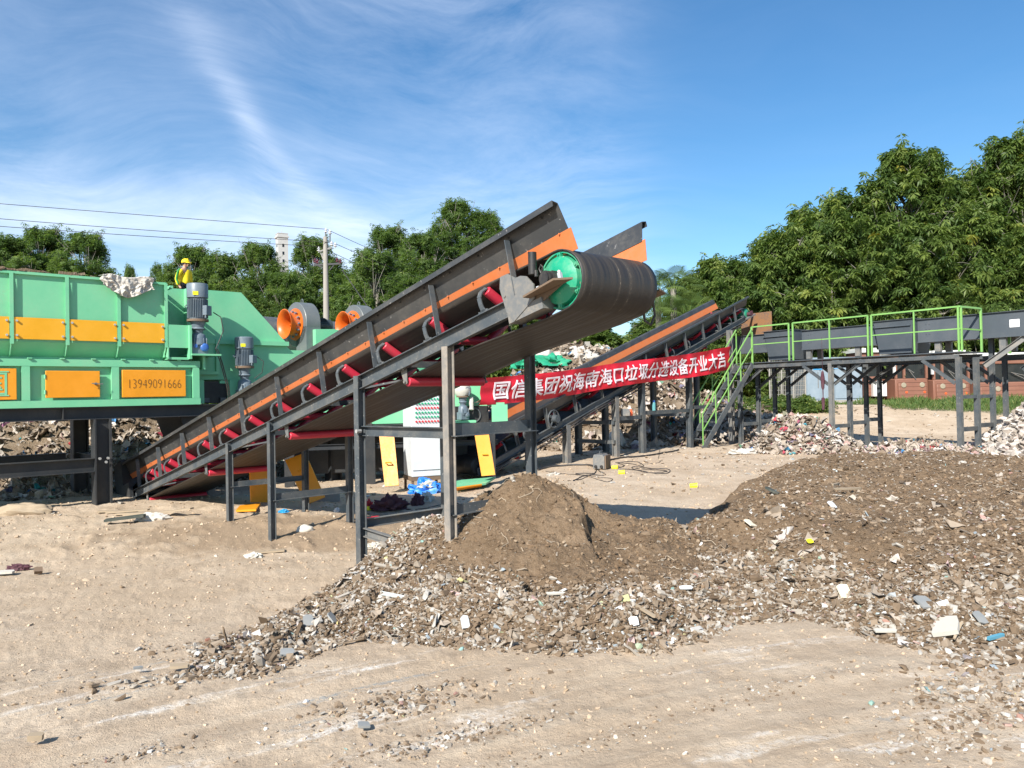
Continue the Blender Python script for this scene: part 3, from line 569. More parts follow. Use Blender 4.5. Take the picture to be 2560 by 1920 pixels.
for x_, y_ in zip(x[:260], y[:260]):
    a = rng.random()*6.28; L_ = rng.uniform(.06, .28); pts_ = []
    for j in range(6):
        px, py = x_+math.cos(a)*L_*j/5, y_+math.sin(a)*L_*j/5; a += rng.normal(0, .35); pts_.append((px, py, float(top(px, py))+.004+.02*math.sin(j/5*math.pi)*rng.random()))
    R_.tube(pts_, rng.uniform(.0015, .004), 4)
tag(R_.build('roots_and_strings', paint('dry_root', (.42, .34, .25), amt=.5, rough=.9), None, loc=(1, 6.5, .3)), 'dry roots, strings and wires lying on the near heaps', 'roots', kind='stuff')
# ================================================================ BELT CONVEYORS
Cprof = lambda w, h, t=.008: [(0, 0), (-w, 0), (-w, -h), (0, -h), (0, -h+t), (-w+t, -h+t), (-w+t, -t), (0, -t)]
def Iprof(w, h, tf=.010, tw=.008):
    a, b = w/2, h/2
    return [(-a, -b), (a, -b), (a, -b+tf), (tw/2, -b+tf), (tw/2, b-tf), (a, b-tf), (a, b), (-a, b), (-a, b-tf), (-tw/2, b-tf), (-tw/2, -b+tf), (-a, -b+tf)]
class Frame:
    def __init__(s, O, d, side):
        s.O = A3(O); s.d = unit(d); h = unit((s.d[0], s.d[1], 0)); s.ey = side*np.array([-h[1], h[0], 0]); s.ez = np.cross(s.d, s.ey)
        if s.ez[2] < 0: s.ez = -s.ez
        s.ax = np.array([s.d, s.ey, s.ez])
    def p(s, a, y, z): return s.O+s.d*a+s.ey*y+s.ez*z
def ibeam_post(name, p_top, zb, w, mat, parent, facing, h=None):
    mb = MB(); b = (p_top[0], p_top[1], zb); mb.beam(b, p_top, Iprof(w, h or w, w*.09, w*.07), up=facing); return mb.build(name, mat, parent)
def conveyor(name, label, cat, F, W, s0, s1, uprights, idlers, rets, steps, postlist, skirt1, bs, base, mats=('dark', 'skirt')):
    t = thing(name, label, cat, base); ey = F.ey; P = F.p
    dk, sk = mats
    # chassis channels (open side outwards) with bolts
    for y, sg in ((0, 1), (W, -1)):
        mb = MB(); pr = Cprof(.055, .14); 
        mb.prism([P(s0, y-sg*a, b) for a, b in pr], F.d*(s1-s0))
        for s in idlers:
            for ds in (-.05, .05): mb.cyl(P(s+ds, y+sg*.025, 0.0), P(s+ds, y+sg*.025, .02), .011, 6)
        mb.build('chassis_beam', dk, t)
    for s in np.arange(s0+.5, s1-.2, 1.62): mb = MB(); mb.bar(P(s, .055, -.06), P(s, W-.055, -.06), .06, .06); mb.build('cross_member', dk, t)
    for s in np.arange(s0+.9, s1-1.4, 3.24): mb = MB(); mb.bar(P(s, .06, -.05), P(s+1.2, W-.06, -.05), .045, .02); mb.build('cross_member', dk, t)
    # uprights of the skirting, each an angle with a slim gusset
    for s in uprights:
        for y, sg in ((0, 1), (W, -1)):
            mb = MB(); mb.box(P(s, y+sg*.012, .235), (.004, .028, .235), F.ax); mb.box(P(s-.028, y+sg*.038, .24), (.028, .003, .24), F.ax)
            mb.build('skirt_post', dk, t)
    # skirt plates leaning inwards, folded lip on top
    for y, sg in ((0, 1), (W, -1)):
        A = lambda a, z: (y+sg*a, z)
        zb_ = bs.get('zplate', (.325, .35))[0 if sg > 0 else 1]; yb_ = .050+(.5-zb_)*.33
        pr = [A(yb_, zb_), A(.050, .50), A(.040, .535), A(-.012, .545), A(-.016, .505), A(-.021, .505), A(-.019, .552), A(.043, .541), A(.056, .502), A(yb_+.006, zb_)]
        e = skirt1; MBx = MB(); sb_ = bs.get('s_sk', s0-.2); MBx.prism([P(sb_, *q) for q in pr], F.d*(e-sb_))
        for s in np.arange(s0, e, .40): MBx.cyl(P(s, y+sg*.046, .500), P(s, y+sg*.040, .500), .009, 6)
        MBx.build('skirt_plate', sk, t, smooth=.4)
        # rubber strip, slightly wavy, clamped below the plate
        mb = MB(); ns = int((e-s0)/.09); vs = []; fs = []
        for i in range(ns+1):
            s = (sb_+.1)+(e+.03-sb_-.1)*i/ns; w = .006*math.sin(s*7.3)+.004*math.sin(s*15.1+1); lo = .258-.09*sstep(1.05, 1.6, s) if e < 3 else .25
            w *= 1 if s < .9 else .2
            for a, z in ((yb_-.008+w*.1, zb_+.012), (yb_-.002+w*.1, zb_+.012), (.140+w*.6, lo), (.134+w*.6, lo)): vs.append(P(s, *A(a, z)))
        for i in range(ns):
            for k in range(4): fs.append((i*4+k, i*4+(k+1) % 4, i*4+4+(k+1) % 4, i*4+4+k))
        fs += [(0, 1, 2, 3), (ns*4+3, ns*4+2, ns*4+1, ns*4)]
        mb.add(vs, fs)
        for s in np.arange(s0+.1, e, .36): mb.cyl(P(s, *A(yb_-.004, zb_+.004)), P(s, *A(yb_-.018, zb_+.006)), .008, 6)
        if bs.get('both', True) or sg < 0: mb.build('rubber_skirt', 'rubber_orange', t, smooth=.5)
    # belt: closed loop with troughed carrying side
    bw = W-.20; ny = 17; u = np.linspace(-1, 1, ny); yy = W/2+u*bw/2
    trz = .075+.195*np.clip((np.abs(u)-.34)/.66, 0, 1)**1.05
    path = []; rd = bs['r']; sc_, zc = bs['s'], bs['z']; st_, zt = bs['s_tail'], bs['z_tail']; rt_ = bs['r_tail']
    for s in np.linspace(st_+.9, sc_-1.3, 60): path.append((s, None, 1.))
    for k in np.linspace(0, 1, 14)[1:]: path.append((sc_-1.3+1.3*k, zc+rd, 1-sstep(0, 1, k)))
    for a in np.linspace(90, -90, 17)[1:]: path.append((sc_+rd*math.cos(R(a)), zc+rd*math.sin(R(a)), 0.))
    nr = 50
    for k in np.linspace(0, 1, nr)[1:]:
        s = sc_+(st_-sc_)*k; zr = bs['zret']; z = zc-rd+(zr-(zc-rd))*min(1, k*9); z = z if k < .93 else z+((zt-rt_)-z)*(k-.93)/.07
        z -= .012*abs(math.sin(s*1.25)); path.append((s, z, 0.))
    for a in np.linspace(-90, -270, 13)[1:]: path.append((st_+rt_*math.cos(R(a)), zt+rt_*math.sin(R(a)), 0.))
    for k in np.linspace(0, 1, 6)[1:-1]: path.append((st_+.9*k, zt+rt_, k))
    vs = []; uvs = []; L = 0; m = len(path); pr_ = None
    for s, z, tr in path:
        if pr_ is not None: L += abs(s-pr_[0])+.02
        pr_ = (s, z)
        for j in range(ny):
            zz_ = trz[j] if z is None else tr*trz[j]+(1-tr)*z
            vs.append(P(s, yy[j], zz_)); uvs.append((L, (u[j]+1)/2))
    fs = [((i % m)*ny+j, (i % m)*ny+j+1, ((i+1) % m)*ny+j+1, ((i+1) % m)*ny+j) for i in range(m) for j in range(ny-1)]
    mb = MB(); mb.add(vs, fs); mb.uv = uvs; bo = mb.build('belt', 'belt', t, smooth=.9); so = bo.modifiers.new('s', 'SOLIDIFY'); so.thickness = .012; so.offset = 0
    # troughing idlers: bracket with rollers as its pieces
    for s in idlers:
        mb = MB(); mb.bar(P(s, .02, .015), P(s, W-.02, .015), .05, .03)
        for y, sg in ((0, 1), (W, -1)):
            pts = [P(s+dx, y+sg*a, z) for dx, a, z in ((0., .03, .0), (-.01, .018, .07), (-.02, .020, .14), (-.01, .045, .19), (.0, .085, .215), (.005, .10, .225))]
            for q0, q1 in zip(pts[:-1], pts[1:]): mb.bar(q0, q1, .045, .010, up=ey*sg)
            mb.prism([P(s-.04, y+sg*.02, 0), P(s+.05, y+sg*.02, 0), P(s+.0, y+sg*.02, .07)], ey*.006)
        br = mb.build('idler_bracket', dk, t)
        yi, yo = .34*W, .10
        for (a, za), (b, zb) in (((yo, .205), (yi-.03, .030)), ((yi, .022), (W-yi, .022)), ((W-yo, .205), (W-yi+.03, .030))):
            mb = MB(); p0, p1 = P(s, a, za), P(s, b, zb); mb.lathe(p0, p1-p0, [(0, .018), (.0, .040), (.006, .0445), (np.linalg.norm(p1-p0)-.006, .0445), (np.linalg.norm(p1-p0), .04), (np.linalg.norm(p1-p0), .018)], 18)
            o = mb.build('roller', 'roller', br, loc=br.location)
            for vtx in o.data.vertices: vtx.co -= Vector(t.location)
            o.location = (0, 0, 0)
    for s in rets:
        z = bs['zret']-.058; mb = MB(); L_ = W-.17; mb.lathe(P(s, .085, z), ey, [(0, .022), (0, .040), (.006, .0445), (L_-.006, .0445), (L_, .04), (L_, .022)], 18); rr = mb.build('return_roller', 'roller', t)
        for y, sg in ((.06, 1), (W-.06, -1)):
            mb = MB(); mb.prism([P(s-.05, y, -.14), P(s+.05, y, -.14), P(s+.022, y, z-.02), P(s-.022, y, z-.02)], ey*.006*sg); mb.cyl(P(s, y-.02, z), P(s, y+.03, z), .014, 8)
            for ds in (-.035, .035): mb.cyl(P(s+ds, y-.03*sg, -.148), P(s+ds, y-.03*sg, -.12), .013, 6)
            o = mb.build('roller_hanger', 'steel', rr, loc=rr.location)
            for vtx in o.data.vertices: vtx.co -= Vector(t.location)
            o.location = (0, 0, 0)
    return t
fm = Frame((-.655, 6.95, 2.301), (.66023403, -.71450206, .23146883), 1)
W1 = 1.12
cv = conveyor('belt_conveyor', 'long black inclined belt conveyor with red rollers and a green head drum in front', 'conveyor', fm, W1, -9.35, 1.0,
              [-8.55, -7.5, -6.42, -5.35, -4.26, -3.19, -2.13, -1.07, 0., 1.06], [.62, -.19, -1., -1.81, -2.62, -3.43, -4.24, -5.05, -5.86, -6.67, -7.3, -7.75, -8.2, -8.55],
              [-.68, -3.2, -5.76, -8.37], 0, None, 1.64, dict(r=.236, s=1.455, z=-.012, s_tail=-9.2, z_tail=-.05, r_tail=.15, zret=-.20), (-3.5, 9.6, .1))
P = fm.p; ez = fm.ez; ey = fm.ey
# head drum with cast end covers, bearings and mounting shelves
mb = MB(); yn = .125; yf = W1-.125; c0 = P(1.455, yn, -.012)
mb.lathe(c0-ey*.0, ey, [(-.07, .03), (-.075, .07), (-.055, .13), (-.025, .185), (.03, .195), (.03, .205), (-.012, .212), (-.012, .224), (.012, .228), (yf-yn-.012, .228), (yf-yn+.012, .224), (yf-yn+.012, .212), (yf-yn-.03, .205), (yf-yn-.03, .195), (yf-yn+.025, .185), (yf-yn+.055, .13), (yf-yn+.075, .07), (yf-yn+.07, .03)], 48)
dr = mb.build('head_drum', 'drum', cv, smooth=.5)
def sub(mb, name, mat, par, root, **kw):
    o = mb.build(name, mat, par, loc=(0, 0, 0), **kw)
    for vtx in o.data.vertices: vtx.co -= Vector(root.location)
    o.location = (0, 0, 0); return o
mb = MB()
for yc, sg in ((yn, -1), (yf, 1)):
    for k in range(6):
        a = k*math.pi/3+.3; dr_ = fm.d*math.cos(a)+ez*math.sin(a); tg = -fm.d*math.sin(a)+ez*math.cos(a); c = P(1.455, yc, -.012)
        mb.box(c+dr_*.196+ey*sg*.005, (.018, .022, .018), np.array([dr_, ey, tg])); mb.cyl(c+dr_*.2+ey*sg*.02, c+dr_*.2+ey*sg*.036, .010, 6)
sub(mb, 'cover_lug', 'drum', dr, cv)
for y, sg in ((0., -1), (W1, 1)):
    mb = MB(); q = [(.90, .11), (.93, .20), (1.02, .195), (1.10, .13), (1.16, .125), (1.22, .10), (1.285, .01), (1.26, -.10), (1.0, -.20), (.93, -.10)]
    mb.prism([P(a, y, z) for a, z in q], ey*.012*sg); mb.cyl(P(.945, y+sg*.012, .03), P(.945, y+sg*.02, .03), .012, 8)
    mb.box(P(1.13, y-sg*.07, -.155), (.20, .075, .045), fm.ax)
    mb.build('bracket_plate', 'steel', cv)
    mb = MB(); mb.prism([P(1.22, y-sg*.02, -.085), P(1.66, y-sg*.02, -.085), P(1.60, y+sg*.13, -.085), P(1.22, y+sg*.09, -.085)], ez*.016)
    mb.prism([P(1.22, y-sg*.02, -.086), P(1.55, y-sg*.02, -.086), P(1.22, y-sg*.02, -.17)], ey*.012*sg); sh = mb.build('bearing_shelf', 'rust', cv)
    mb = MB()
    c = P(1.455, y+sg*-.0, -.012); mb.cyl(c-ey*sg*.05, c+ey*sg*.06, .062, 20); mb.cyl(c+ey*sg*.06, c+ey*sg*.075, .048, 20)
    mb.prism([P(1.455+a, y-sg*.03, z) for a, z in ((-.14, -.068), (.14, -.068), (.10, -.04), (.06, .035), (-.06, .035), (-.10, -.04))], ey*sg*.06)
    if sg < 0:
        mb.cyl(P(1.36, -.045, .04), P(1.36, -.045, .06)+np.array([0, 0, .03]), .016, 10); mb.cyl(P(1.33, -.05, .07), P(1.33, -.05, .07)+np.array([0, 0, .17]), .033, 20)
        mb.tube([P(1.41, -.04, .05)+np.array([0, 0, z])+fm.d*x for x, z in ((0, 0), (-.02, .04), (0, .065), (.02, .04), (.005, 0))], .007, 6)
    mb.build('bearing', 'black' if sg < 0 else 'maroon', cv)
    mb = MB(); mb.cyl(P(1.575, y+sg*.02, -.07), P(1.575, y+sg*.02, -.01), .022, 6); mb.cyl(P(1.575, y+sg*.02, -.02), P(1.575, y+sg*.02, .01), .014, 10); sub(mb, 'anchor_bolt', 'bolt', sh, cv)
    mb = MB(); mb.cyl(P(1.335, y+sg*.02, -.07), P(1.335, y+sg*.02, -.03), .020, 6); sub(mb, 'anchor_bolt', 'bolt', sh, cv)
mb = MB(); mb.lathe(P(-9.2, .14, -.05), ey, [(0, .02), (0, .13), (W1-.28, .13), (W1-.28, .02)], 24)
mb.build('tail_drum', 'dark2', cv)
mb = MB()   # feed hopper at the tail
mb.prism([P(-9.75, -.03, .02), P(-9.75, -.03, .56), P(-9.3, -.03, .60), P(-9.3, -.03, .02)], ey*(W1+.06)); mb.box(P(-9.25, -.02, -.02), (.35, .03, .16), fm.ax); mb.box(P(-9.25, W1+.02, -.02), (.35, .03, .16), fm.ax)
mb.build('tail_box', 'dark2', cv)
# cable along the far side of the head
mb = MB(); mb.tube([P(1.5, W1+.02, -.05)+np.array([0, 0, z])+ey*x for x, z in ((0, 0), (.07, -.08), (.09, -.19), (.03, -.27), (-.05, -.24), (-.08, -.12))], .012, 6); mb.build('motor_cable', 'wire', cv)
# legs, crossbars and braces
def gz(x, y): return float(gh(x, y))
M['crusted'] = paint('mortar_crusted_steel', (.20, .19, .175), dirt=(.42, .34, .26), amt=1.1, rough=.85, metal=.1, scale=3., bump=.5, fine=22.)
legs = {}
def leg(key, s, y, ztop, wd=.074, mat='dark', turn=0.):
    p = P(s, y, ztop); f = ey*math.cos(turn)+np.cross((0, 0, 1), ey)*math.sin(turn)
    legs[key] = p; ibeam_post('leg', p, gz(p[0], p[1])-.15, wd, mat, cv, f)
leg('a', -4.78, .02, -.02); leg('b', -3.50, .02, -.02); leg('c', -1.41, .02, -.0, .084); leg('d', .07, .03, -.13, .080, 'crusted')
leg('af', -4.80, W1, -.12); leg('bf', -3.56, W1, -.12); leg('df', -.02, W1, -.15, .080); leg('cf', -1.45, W1, -.12)
leg('e', -8.9, .02, -.1, .07)
def xbar(k1, k2, z, w=.05, h=.07, mat='dark', dz=0.):
    a, b = legs[k1], legs[k2]; mb = MB(); mb.beam((a[0], a[1], z), (b[0], b[1], z+dz), [(0, -h), (w, -h), (w, -h+.007), (.007, -h+.007), (.007, 0), (0, 0)]); mb.build('crossbar', mat, cv)
xbar('a', 'af', .66); xbar('b', 'bf', .60, .05, .085); xbar('d', 'df', 1.50, .10, .11); 
a, b = legs['c'], legs['d']
mb = MB(); mb.beam((a[0], a[1], 1.46), (b[0], b[1], 1.47), [(x, y) for x, y in Cprof(.05, .10)]); mb.build('longitudinal_brace', 'dark', cv)
mb = MB(); mb.cyl((a[0]-.02, a[1]-.09, 1.41), (a[0]+.02, a[1]-.05, 1.41), .022, 6); mb.build('brace_bolt', 'bolt', cv)
mb = MB(); mb.beam((a[0], a[1], .42), (b[0]+.1, b[1], .30), [(x, y) for x, y in Cprof(.05, .09)]); mb.beam((a[0], a[1], .50), (legs['cf'][0], legs['cf'][1], .50), [(x, y) for x, y in Cprof(.05, .09)]); mb.build('longitudinal_brace', 'steel', cv)
xbar('d', 'df', .78, .05, .09)

# ---- second conveyor, farther back
a2 = V(1343, 1105, 16.7); b2 = V(1867, 800, 24.4); d2 = unit(b2-a2); ezt = np.array([0, 0, .14])
f2 = Frame(a2+ezt, d2, 1); L2 = float(np.linalg.norm(b2-a2))
cv2 = conveyor('belt_conveyor', 'second, more distant inclined conveyor behind the red banner, feeding the platform trough', 'conveyor', f2, 1.25, -1.9, L2, list(np.arange(-.6, L2, 1.07)), list(np.arange(-1.0, L2, .9)),
               [-.6, 2.3, 5.2, 8.1], 0, None, L2+.35, dict(r=.2, s=L2+.2, z=0., s_tail=-1.8, z_tail=0., r_tail=.16, zret=-.22, zplate=(.26, .42), both=False, s_sk=-.7), (a2[0], a2[1], .1))
P2 = f2.p; e2_ = f2.ey
mb = MB(); mb.lathe(P2(L2+.2, .1, 0), e2_, [(-.03, .03), (-.03, .12), (0, .185), (1.05, .185), (1.08, .12), (1.08, .03)], 32); mb.build('head_drum', 'drum', cv2)
for y in (0., 1.25):
    mb = MB(); mb.box(P2(L2+.22, y, -.09), (.3, .06, .02), f2.ax); mb.build('bearing_shelf', 'steel', cv2)
    mb = MB(); mb.cyl(P2(L2+.2, y-.06, 0), P2(L2+.2, y+.06, 0), .06, 16); mb.cyl(P2(L2+.36, y, -.07), P2(L2+.36, y, .06), .05, 10); mb.build('bearing', 'maroon', cv2)
mb = MB(); mb.lathe(P2(-1.8, .1, 0), e2_, [(0, .02), (0, .15), (1.05, .15), (1.05, .02)], 24); mb.build('tail_drum', 'dark2', cv2)
for s in (-.25, .62):   # spoked hand wheels of the tensioning screws
    c = P2(s, -.03, .16); mb = MB(); n_ = 28; ring = [c+(f2.d*math.cos(a)+f2.ez*math.sin(a))*.19 for a in np.linspace(0, 2*math.pi, n_)]; mb.tube(ring, .018, 6)
    for k in range(5): a = k*2*math.pi/5; mb.bar(c, c+(f2.d*math.cos(a)+f2.ez*math.sin(a))*.18, .02, .03, up=e2_)
    mb.cyl(c-e2_*.12, c+e2_*.1, .085, 16); mb.build('hand_wheel', 'dark', cv2)
for s, y, w in ((1.06, .02, .14), (3.1, .02, .14), (4.35, .02, .14), (6.9, .02, .14), (9.6, .02, .14)):
    for yy_ in (y, 1.23):
        p = P2(s+(.0 if yy_ < 1 else .1), yy_, -.14); ibeam_post('leg', p, gz(p[0], p[1])-.15, w, 'steel' if (s < 4 and yy_ < 1) else 'dark', cv2, e2_)
for s, z in ((3.1, 1.02), (3.1, .55), (4.35, 1.0), (6.9, 1.1), (6.9, 2.2)):
    a_, b_ = P2(s, .02, 0), P2(s+.1, 1.23, 0); mb = MB(); mb.bar((a_[0], a_[1], z), (b_[0], b_[1], z), .06, .09); mb.build('crossbar', 'dark', cv2)
for s0_, s1_, z in ((3.1, 4.35, 1.12), (4.35, 6.9, 1.22), (6.9, 9.6, 1.3)):
    a_, b_ = P2(s0_, .02, 0), P2(s1_, .02, 0); mb = MB(); mb.bar((a_[0], a_[1], z), (b_[0], b_[1], z), .05, .10); mb.build('longitudinal_brace', 'dark', cv2)
mb = MB()   # cable strapped under the near channel
mb.tube([P2(s, -.02, -.19-.02*math.sin(s*2.1)) for s in np.linspace(-1.5, L2-.5, 30)], .02, 6); mb.tube([P2(s, -.03, -.25-.03*math.sin(s*1.7+1)) for s in np.linspace(-1.5, 5, 22)], .015, 6); mb.build('power_cable', 'wire', cv2)

# ================================================================ GREEN SORTING MACHINE (left)
mo = np.array([-6.571, 12.45, 0.]); ma = R(41.5); m1 = np.array([math.cos(ma), math.sin(ma), 0]); m2 = np.array([-math.sin(ma), math.cos(ma), 0]); mz = np.array([0, 0, 1.]); MAX = np.array([m1, m2, mz])
def Q(t, z, off=0.): return mo+m1*t+m2*off+mz*z
gm = thing('sorting_machine', 'long mint green sorting machine with orange cover plates on a black stand', 'machine', Q(1., 0, 1.))
T0 = -3.4
def pbox(mb, t0, t1, z0, z1, o0, o1): return mb.box(Q((t0+t1)/2, (z0+z1)/2, (o0+o1)/2), ((t1-t0)/2, abs(o1-o0)/2, (z1-z0)/2), MAX)
# feed bin
mb = MB()
mb.prism([Q(T0, 2.70, .02), Q(T0, 3.72, .02), Q(T0, 3.72, .035), Q(T0, 2.70, .035)], m1*(1.0-T0)); mb.prism([Q(T0, 3.72, -.02), Q(T0, 3.76, -.02), Q(T0, 3.76, .06), Q(T0, 3.72, .06)], m1*(1.0-T0))
mb.prism([Q(T0, 2.71, .025), Q(T0, 2.47, .22), Q(T0, 2.47, .24), Q(T0, 2.71, .045)], m1*(1.0-T0))
mb.prism([Q(T0, 2.47, 1.9), Q(T0, 3.74, 2.1), Q(T0, 3.74, 2.13), Q(T0, 2.47, 1.93)], m1*(1.0-T0)); pbox(mb, T0, 1.0, 2.44, 2.48, .20, 1.95); pbox(mb, .965, .985, 2.5, 3.73, .05, 2.1)
for t in np.arange(T0, 1.0, 1.05): mb.bar(Q(t+.3, 3.70, .04), Q(t+.3, 3.70, 2.1), .05, .05)
mb.build('feed_bin', 'green', gm, smooth=.5)
for t in (-2.70, -1.97, -1.235, -.495, .25, .985):
    mb = MB(); mb.prism([Q(t-.012, z, o) for z, o in ((3.74, -.0), (3.74, .02), (2.72, .03), (2.47, .22), (2.47, .19), (2.50, .08), (2.62, .0), (3.40, -.025))], m1*.012); pbox(mb, t-.026, t+.026, 2.66, 3.74, -.034, -.026)
    mb.build('bin_rib', 'green', gm)
ts = [-2.70, -1.97, -1.235, -.495, .25, .985]
for a_, b_ in zip(ts[:-1], ts[1:]):
    mb = MB(); pbox(mb, a_+.03, b_-.03, 2.735, 3.065, -.022, -.016); pl = mb.build('cover_plate', 'orange', gm)
    mb = MB()
    for t in (a_+.065, b_-.065):
        for z in (2.79, 3.01): mb.cyl(Q(t, z, -.02), Q(t, z, -.05), .017, 6)
    sub(mb, 'bolt', 'bolt', pl, gm)
# open box at the end of the bin, under the drive
mb = MB(); pbox(mb, 1.0, 1.34, 2.66, 3.05, -.04, .0); pbox(mb, 1.34, 1.38, 2.47, 3.05, -.10, .03); pbox(mb, 1.0, 1.36, 2.46, 2.50, -.02, .5); pbox(mb, 1.0, 1.02, 2.47, 3.05, -.04, .4)
pbox(mb, 1.0, 1.6, 2.5, 3.76, .62, .64); pbox(mb, 1.36, 1.86, 2.53, 2.56, -.16, .5); pbox(mb, 1.6, 1.64, 2.3, 2.53, .0, .5)
mb.build('drive_bracket', 'green', gm)
# lower casing with framed panels
mb = MB(); pbox(mb, T0, 1.52, 1.70, 2.44, .10, 1.9); mb.build('lower_casing', 'green', gm)
mb = MB(); pbox(mb, T0, 1.56, 2.33, 2.44, .03, .098); pbox(mb, T0, 1.56, 1.69, 1.80, .03, .098)
for t in (-3.35, -2.2, -1.05, .20, 1.49): pbox(mb, t-.055, t+.055, 1.803, 2.327, .032, .098)
mb.build('casing_frame', 'green', gm)
mb = MB()
for t in np.arange(-3.2, 1.4, .44): mb = MB(); pbox(mb, t-.03, t+.03, 2.442, 2.458, -.0, .05); mb.build('seam_clip', 'green', gm)
def door(t0, t1, z0, z1, label=None, th=.035):
    mb = MB(); pbox(mb, t0, t1, z0, z1, .02, .02+th); o = mb.build('access_door', 'yellow', gm, bevel=.006); 
    if label: o['label'] = label
    return o
d1 = door(-.79, -.03, 1.84, 2.26); d2_ = door(.30, 1.31, 1.83, 2.28, 'orange panel with a cut out telephone number'); d3 = door(-1.95, -1.17, 1.82, 2.29, 'orange panel with a cut out square emblem')
mb = MB(); mb.cyl(Q(-.10, 2.055, .015), Q(-.10, 2.055, -.03), .02, 10); mb.bar(Q(-.16, 2.06, -.03), Q(.0, 2.05, -.03), .02, .014); sub(mb, 'latch', 'steel', d1, gm)
mb = MB(); mb.cyl(Q(-.80, 2.14, .02), Q(-.80, 2.20, .02), .014, 8); mb.cyl(Q(-.80, 1.90, .02), Q(-.80, 1.96, .02), .014, 8); sub(mb, 'hinge', 'green', d1, gm)
def text(body, size, mat, origin, right, up, parent, root, name, depth=.003, squash=1., bold=0., align='LEFT', warp=None):
    cu = bpy.data.curves.new(name, 'FONT'); cu.body = body; cu.size = size; cu.offset = bold; cu.align_x = align; cu.resolution_u = 3
    to = bpy.data.objects.new(name+'_tmp', cu); COL.objects.link(to); dg = bpy.context.evaluated_depsgraph_get(); dg.update()
    me = bpy.data.meshes.new_from_object(to.evaluated_get(dg)); bpy.data.objects.remove(to); bpy.data.curves.remove(cu)
    me.name = name; r_, u_ = unit(right), unit(up); n_ = np.cross(r_, u_); L = A3(root.location)
    w = max(v.co.x for v in me.vertices)
    for v in me.vertices:
        x, y = v.co.x*squash, v.co.y
        p = warp(x, y) if warp else A3(origin)+r_*x+u_*y
        p = p+n_*depth-L; v.co = tuple(p)
    o = bpy.data.objects.new(name, me); COL.objects.link(o); me.materials.clear(); me.materials.append(M[mat]); o.parent = parent; return o, w*squash
M['cut'] = paint('cut_out_shadow_green', (.03, .09, .05), amt=.2)
text('13949091666', .225, 'black', Q(.37, 1.975, .018), m1, mz, d2_, gm, 'cut_out_number', .003, .70, -.006)
text('国', .40, 'green', Q(-1.66, 1.91, .018), m1, mz, d3, gm, 'cut_out_emblem', .003, 1.)
for z_ in (1.885, 2.242): mb = MB(); pbox(mb, -1.64, -1.27, z_-.009, z_+.009, .012, .018); sub(mb, 'cut_out_border', 'green', d3, gm)
# tall curved end housing
mb = MB()
mb.prism([Q(1.5, 2.13, .5), Q(1.5, 3.76, .5), Q(2.50, 3.76, .5), Q(3.36, 2.87, .5), Q(3.36, 2.80, .5), Q(3.62, 2.56, .5), Q(4.6, 1.75, .5), Q(2.25, 1.75, .5), Q(2.25, 2.13, .5)], m2*2.2)
mb.build('end_housing', 'green', gm)
mb = MB(); pbox(mb, 1.63, 3.40, 2.78, 2.86, .42, .498); pbox(mb, 1.98, 2.04, 2.28, 2.86, .40, .49); pbox(mb, 1.4, 2.04, 2.22, 2.28, .40, .49); pbox(mb, 1.50, 2.0, 2.28, 2.80, .445, .495)
pbox(mb, 1.5, 1.72, 1.70, 2.12, .30, .49); pbox(mb, 2.2, 3.0, 1.72, 2.12, .34, .49); pbox(mb, 2.05, 4.0, 2.06, 2.11, .42, .498)
mb.build('housing_frame', 'green', gm)
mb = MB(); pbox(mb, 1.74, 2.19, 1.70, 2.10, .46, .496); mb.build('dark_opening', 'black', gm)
mb = MB(); 
for t in (1.80, 2.10): pbox(mb, t-.05, t+.05, 1.72, 1.80, .40, .455)
mb.build('opening_block', 'dark', gm)
# black stand
mb = MB(); mb.beam(Q(T0, 1.585, .15), Q(4.5, 1.585, .15), Iprof(.2, .20, .014, .012)); mb.beam(Q(T0, 1.585, 2.0), Q(4.5, 1.585, 2.0), Iprof(.2, .20, .014, .012))
for t in (-3., -1.2, 0., 1.4, 2.8, 4.2): mb.bar(Q(t, 1.57, .2), Q(t, 1.57, 1.95), .12, .12)
for t in (-.55,): pbox(mb, t-.006, t+.006, 1.50, 1.67, .05, .15)
mb.build('stand_beam', 'dark2', gm)
for t, o_ in ((0., .10), (0.1, 2.0), (-3.3, .1), (-3.3, 2.0), (2.9, 2.0), (4.3, .4)):
    p = Q(t, 1.485, o_); ibeam_post('stand_leg', p, -.1, .25, 'dark2', gm, m1)
mb = MB()
for z, t in ((.80, .03), (.86, .06), (.86, -.06)): mb.cyl(Q(t, z, -.025), Q(t, z, -.055), .022, 6)
mb.build('leg_bolt', 'bolt', gm)
for o_, z in ((.06, .76), (2.0, .76)):
    mb = MB(); mb.beam(Q(-3.3, z, o_), Q(-.12, z, o_), Iprof(.16, .22, .012, .01)); mb.build('stand_brace', 'dark2', gm)
mb = MB(); mb.beam(Q(.05, .80, .2), Q(.08, .80, 1.9), Iprof(.14, .16)); mb.build('stand_brace', 'dark2', gm)
mb = MB(); mb.prism([Q(1.3, 1.48, .3), Q(2.9, 1.48, .3), Q(2.6, .95, .3), Q(1.5, .95, .3)], m2*1.4); mb.build('discharge_chute', 'dark2', gm)
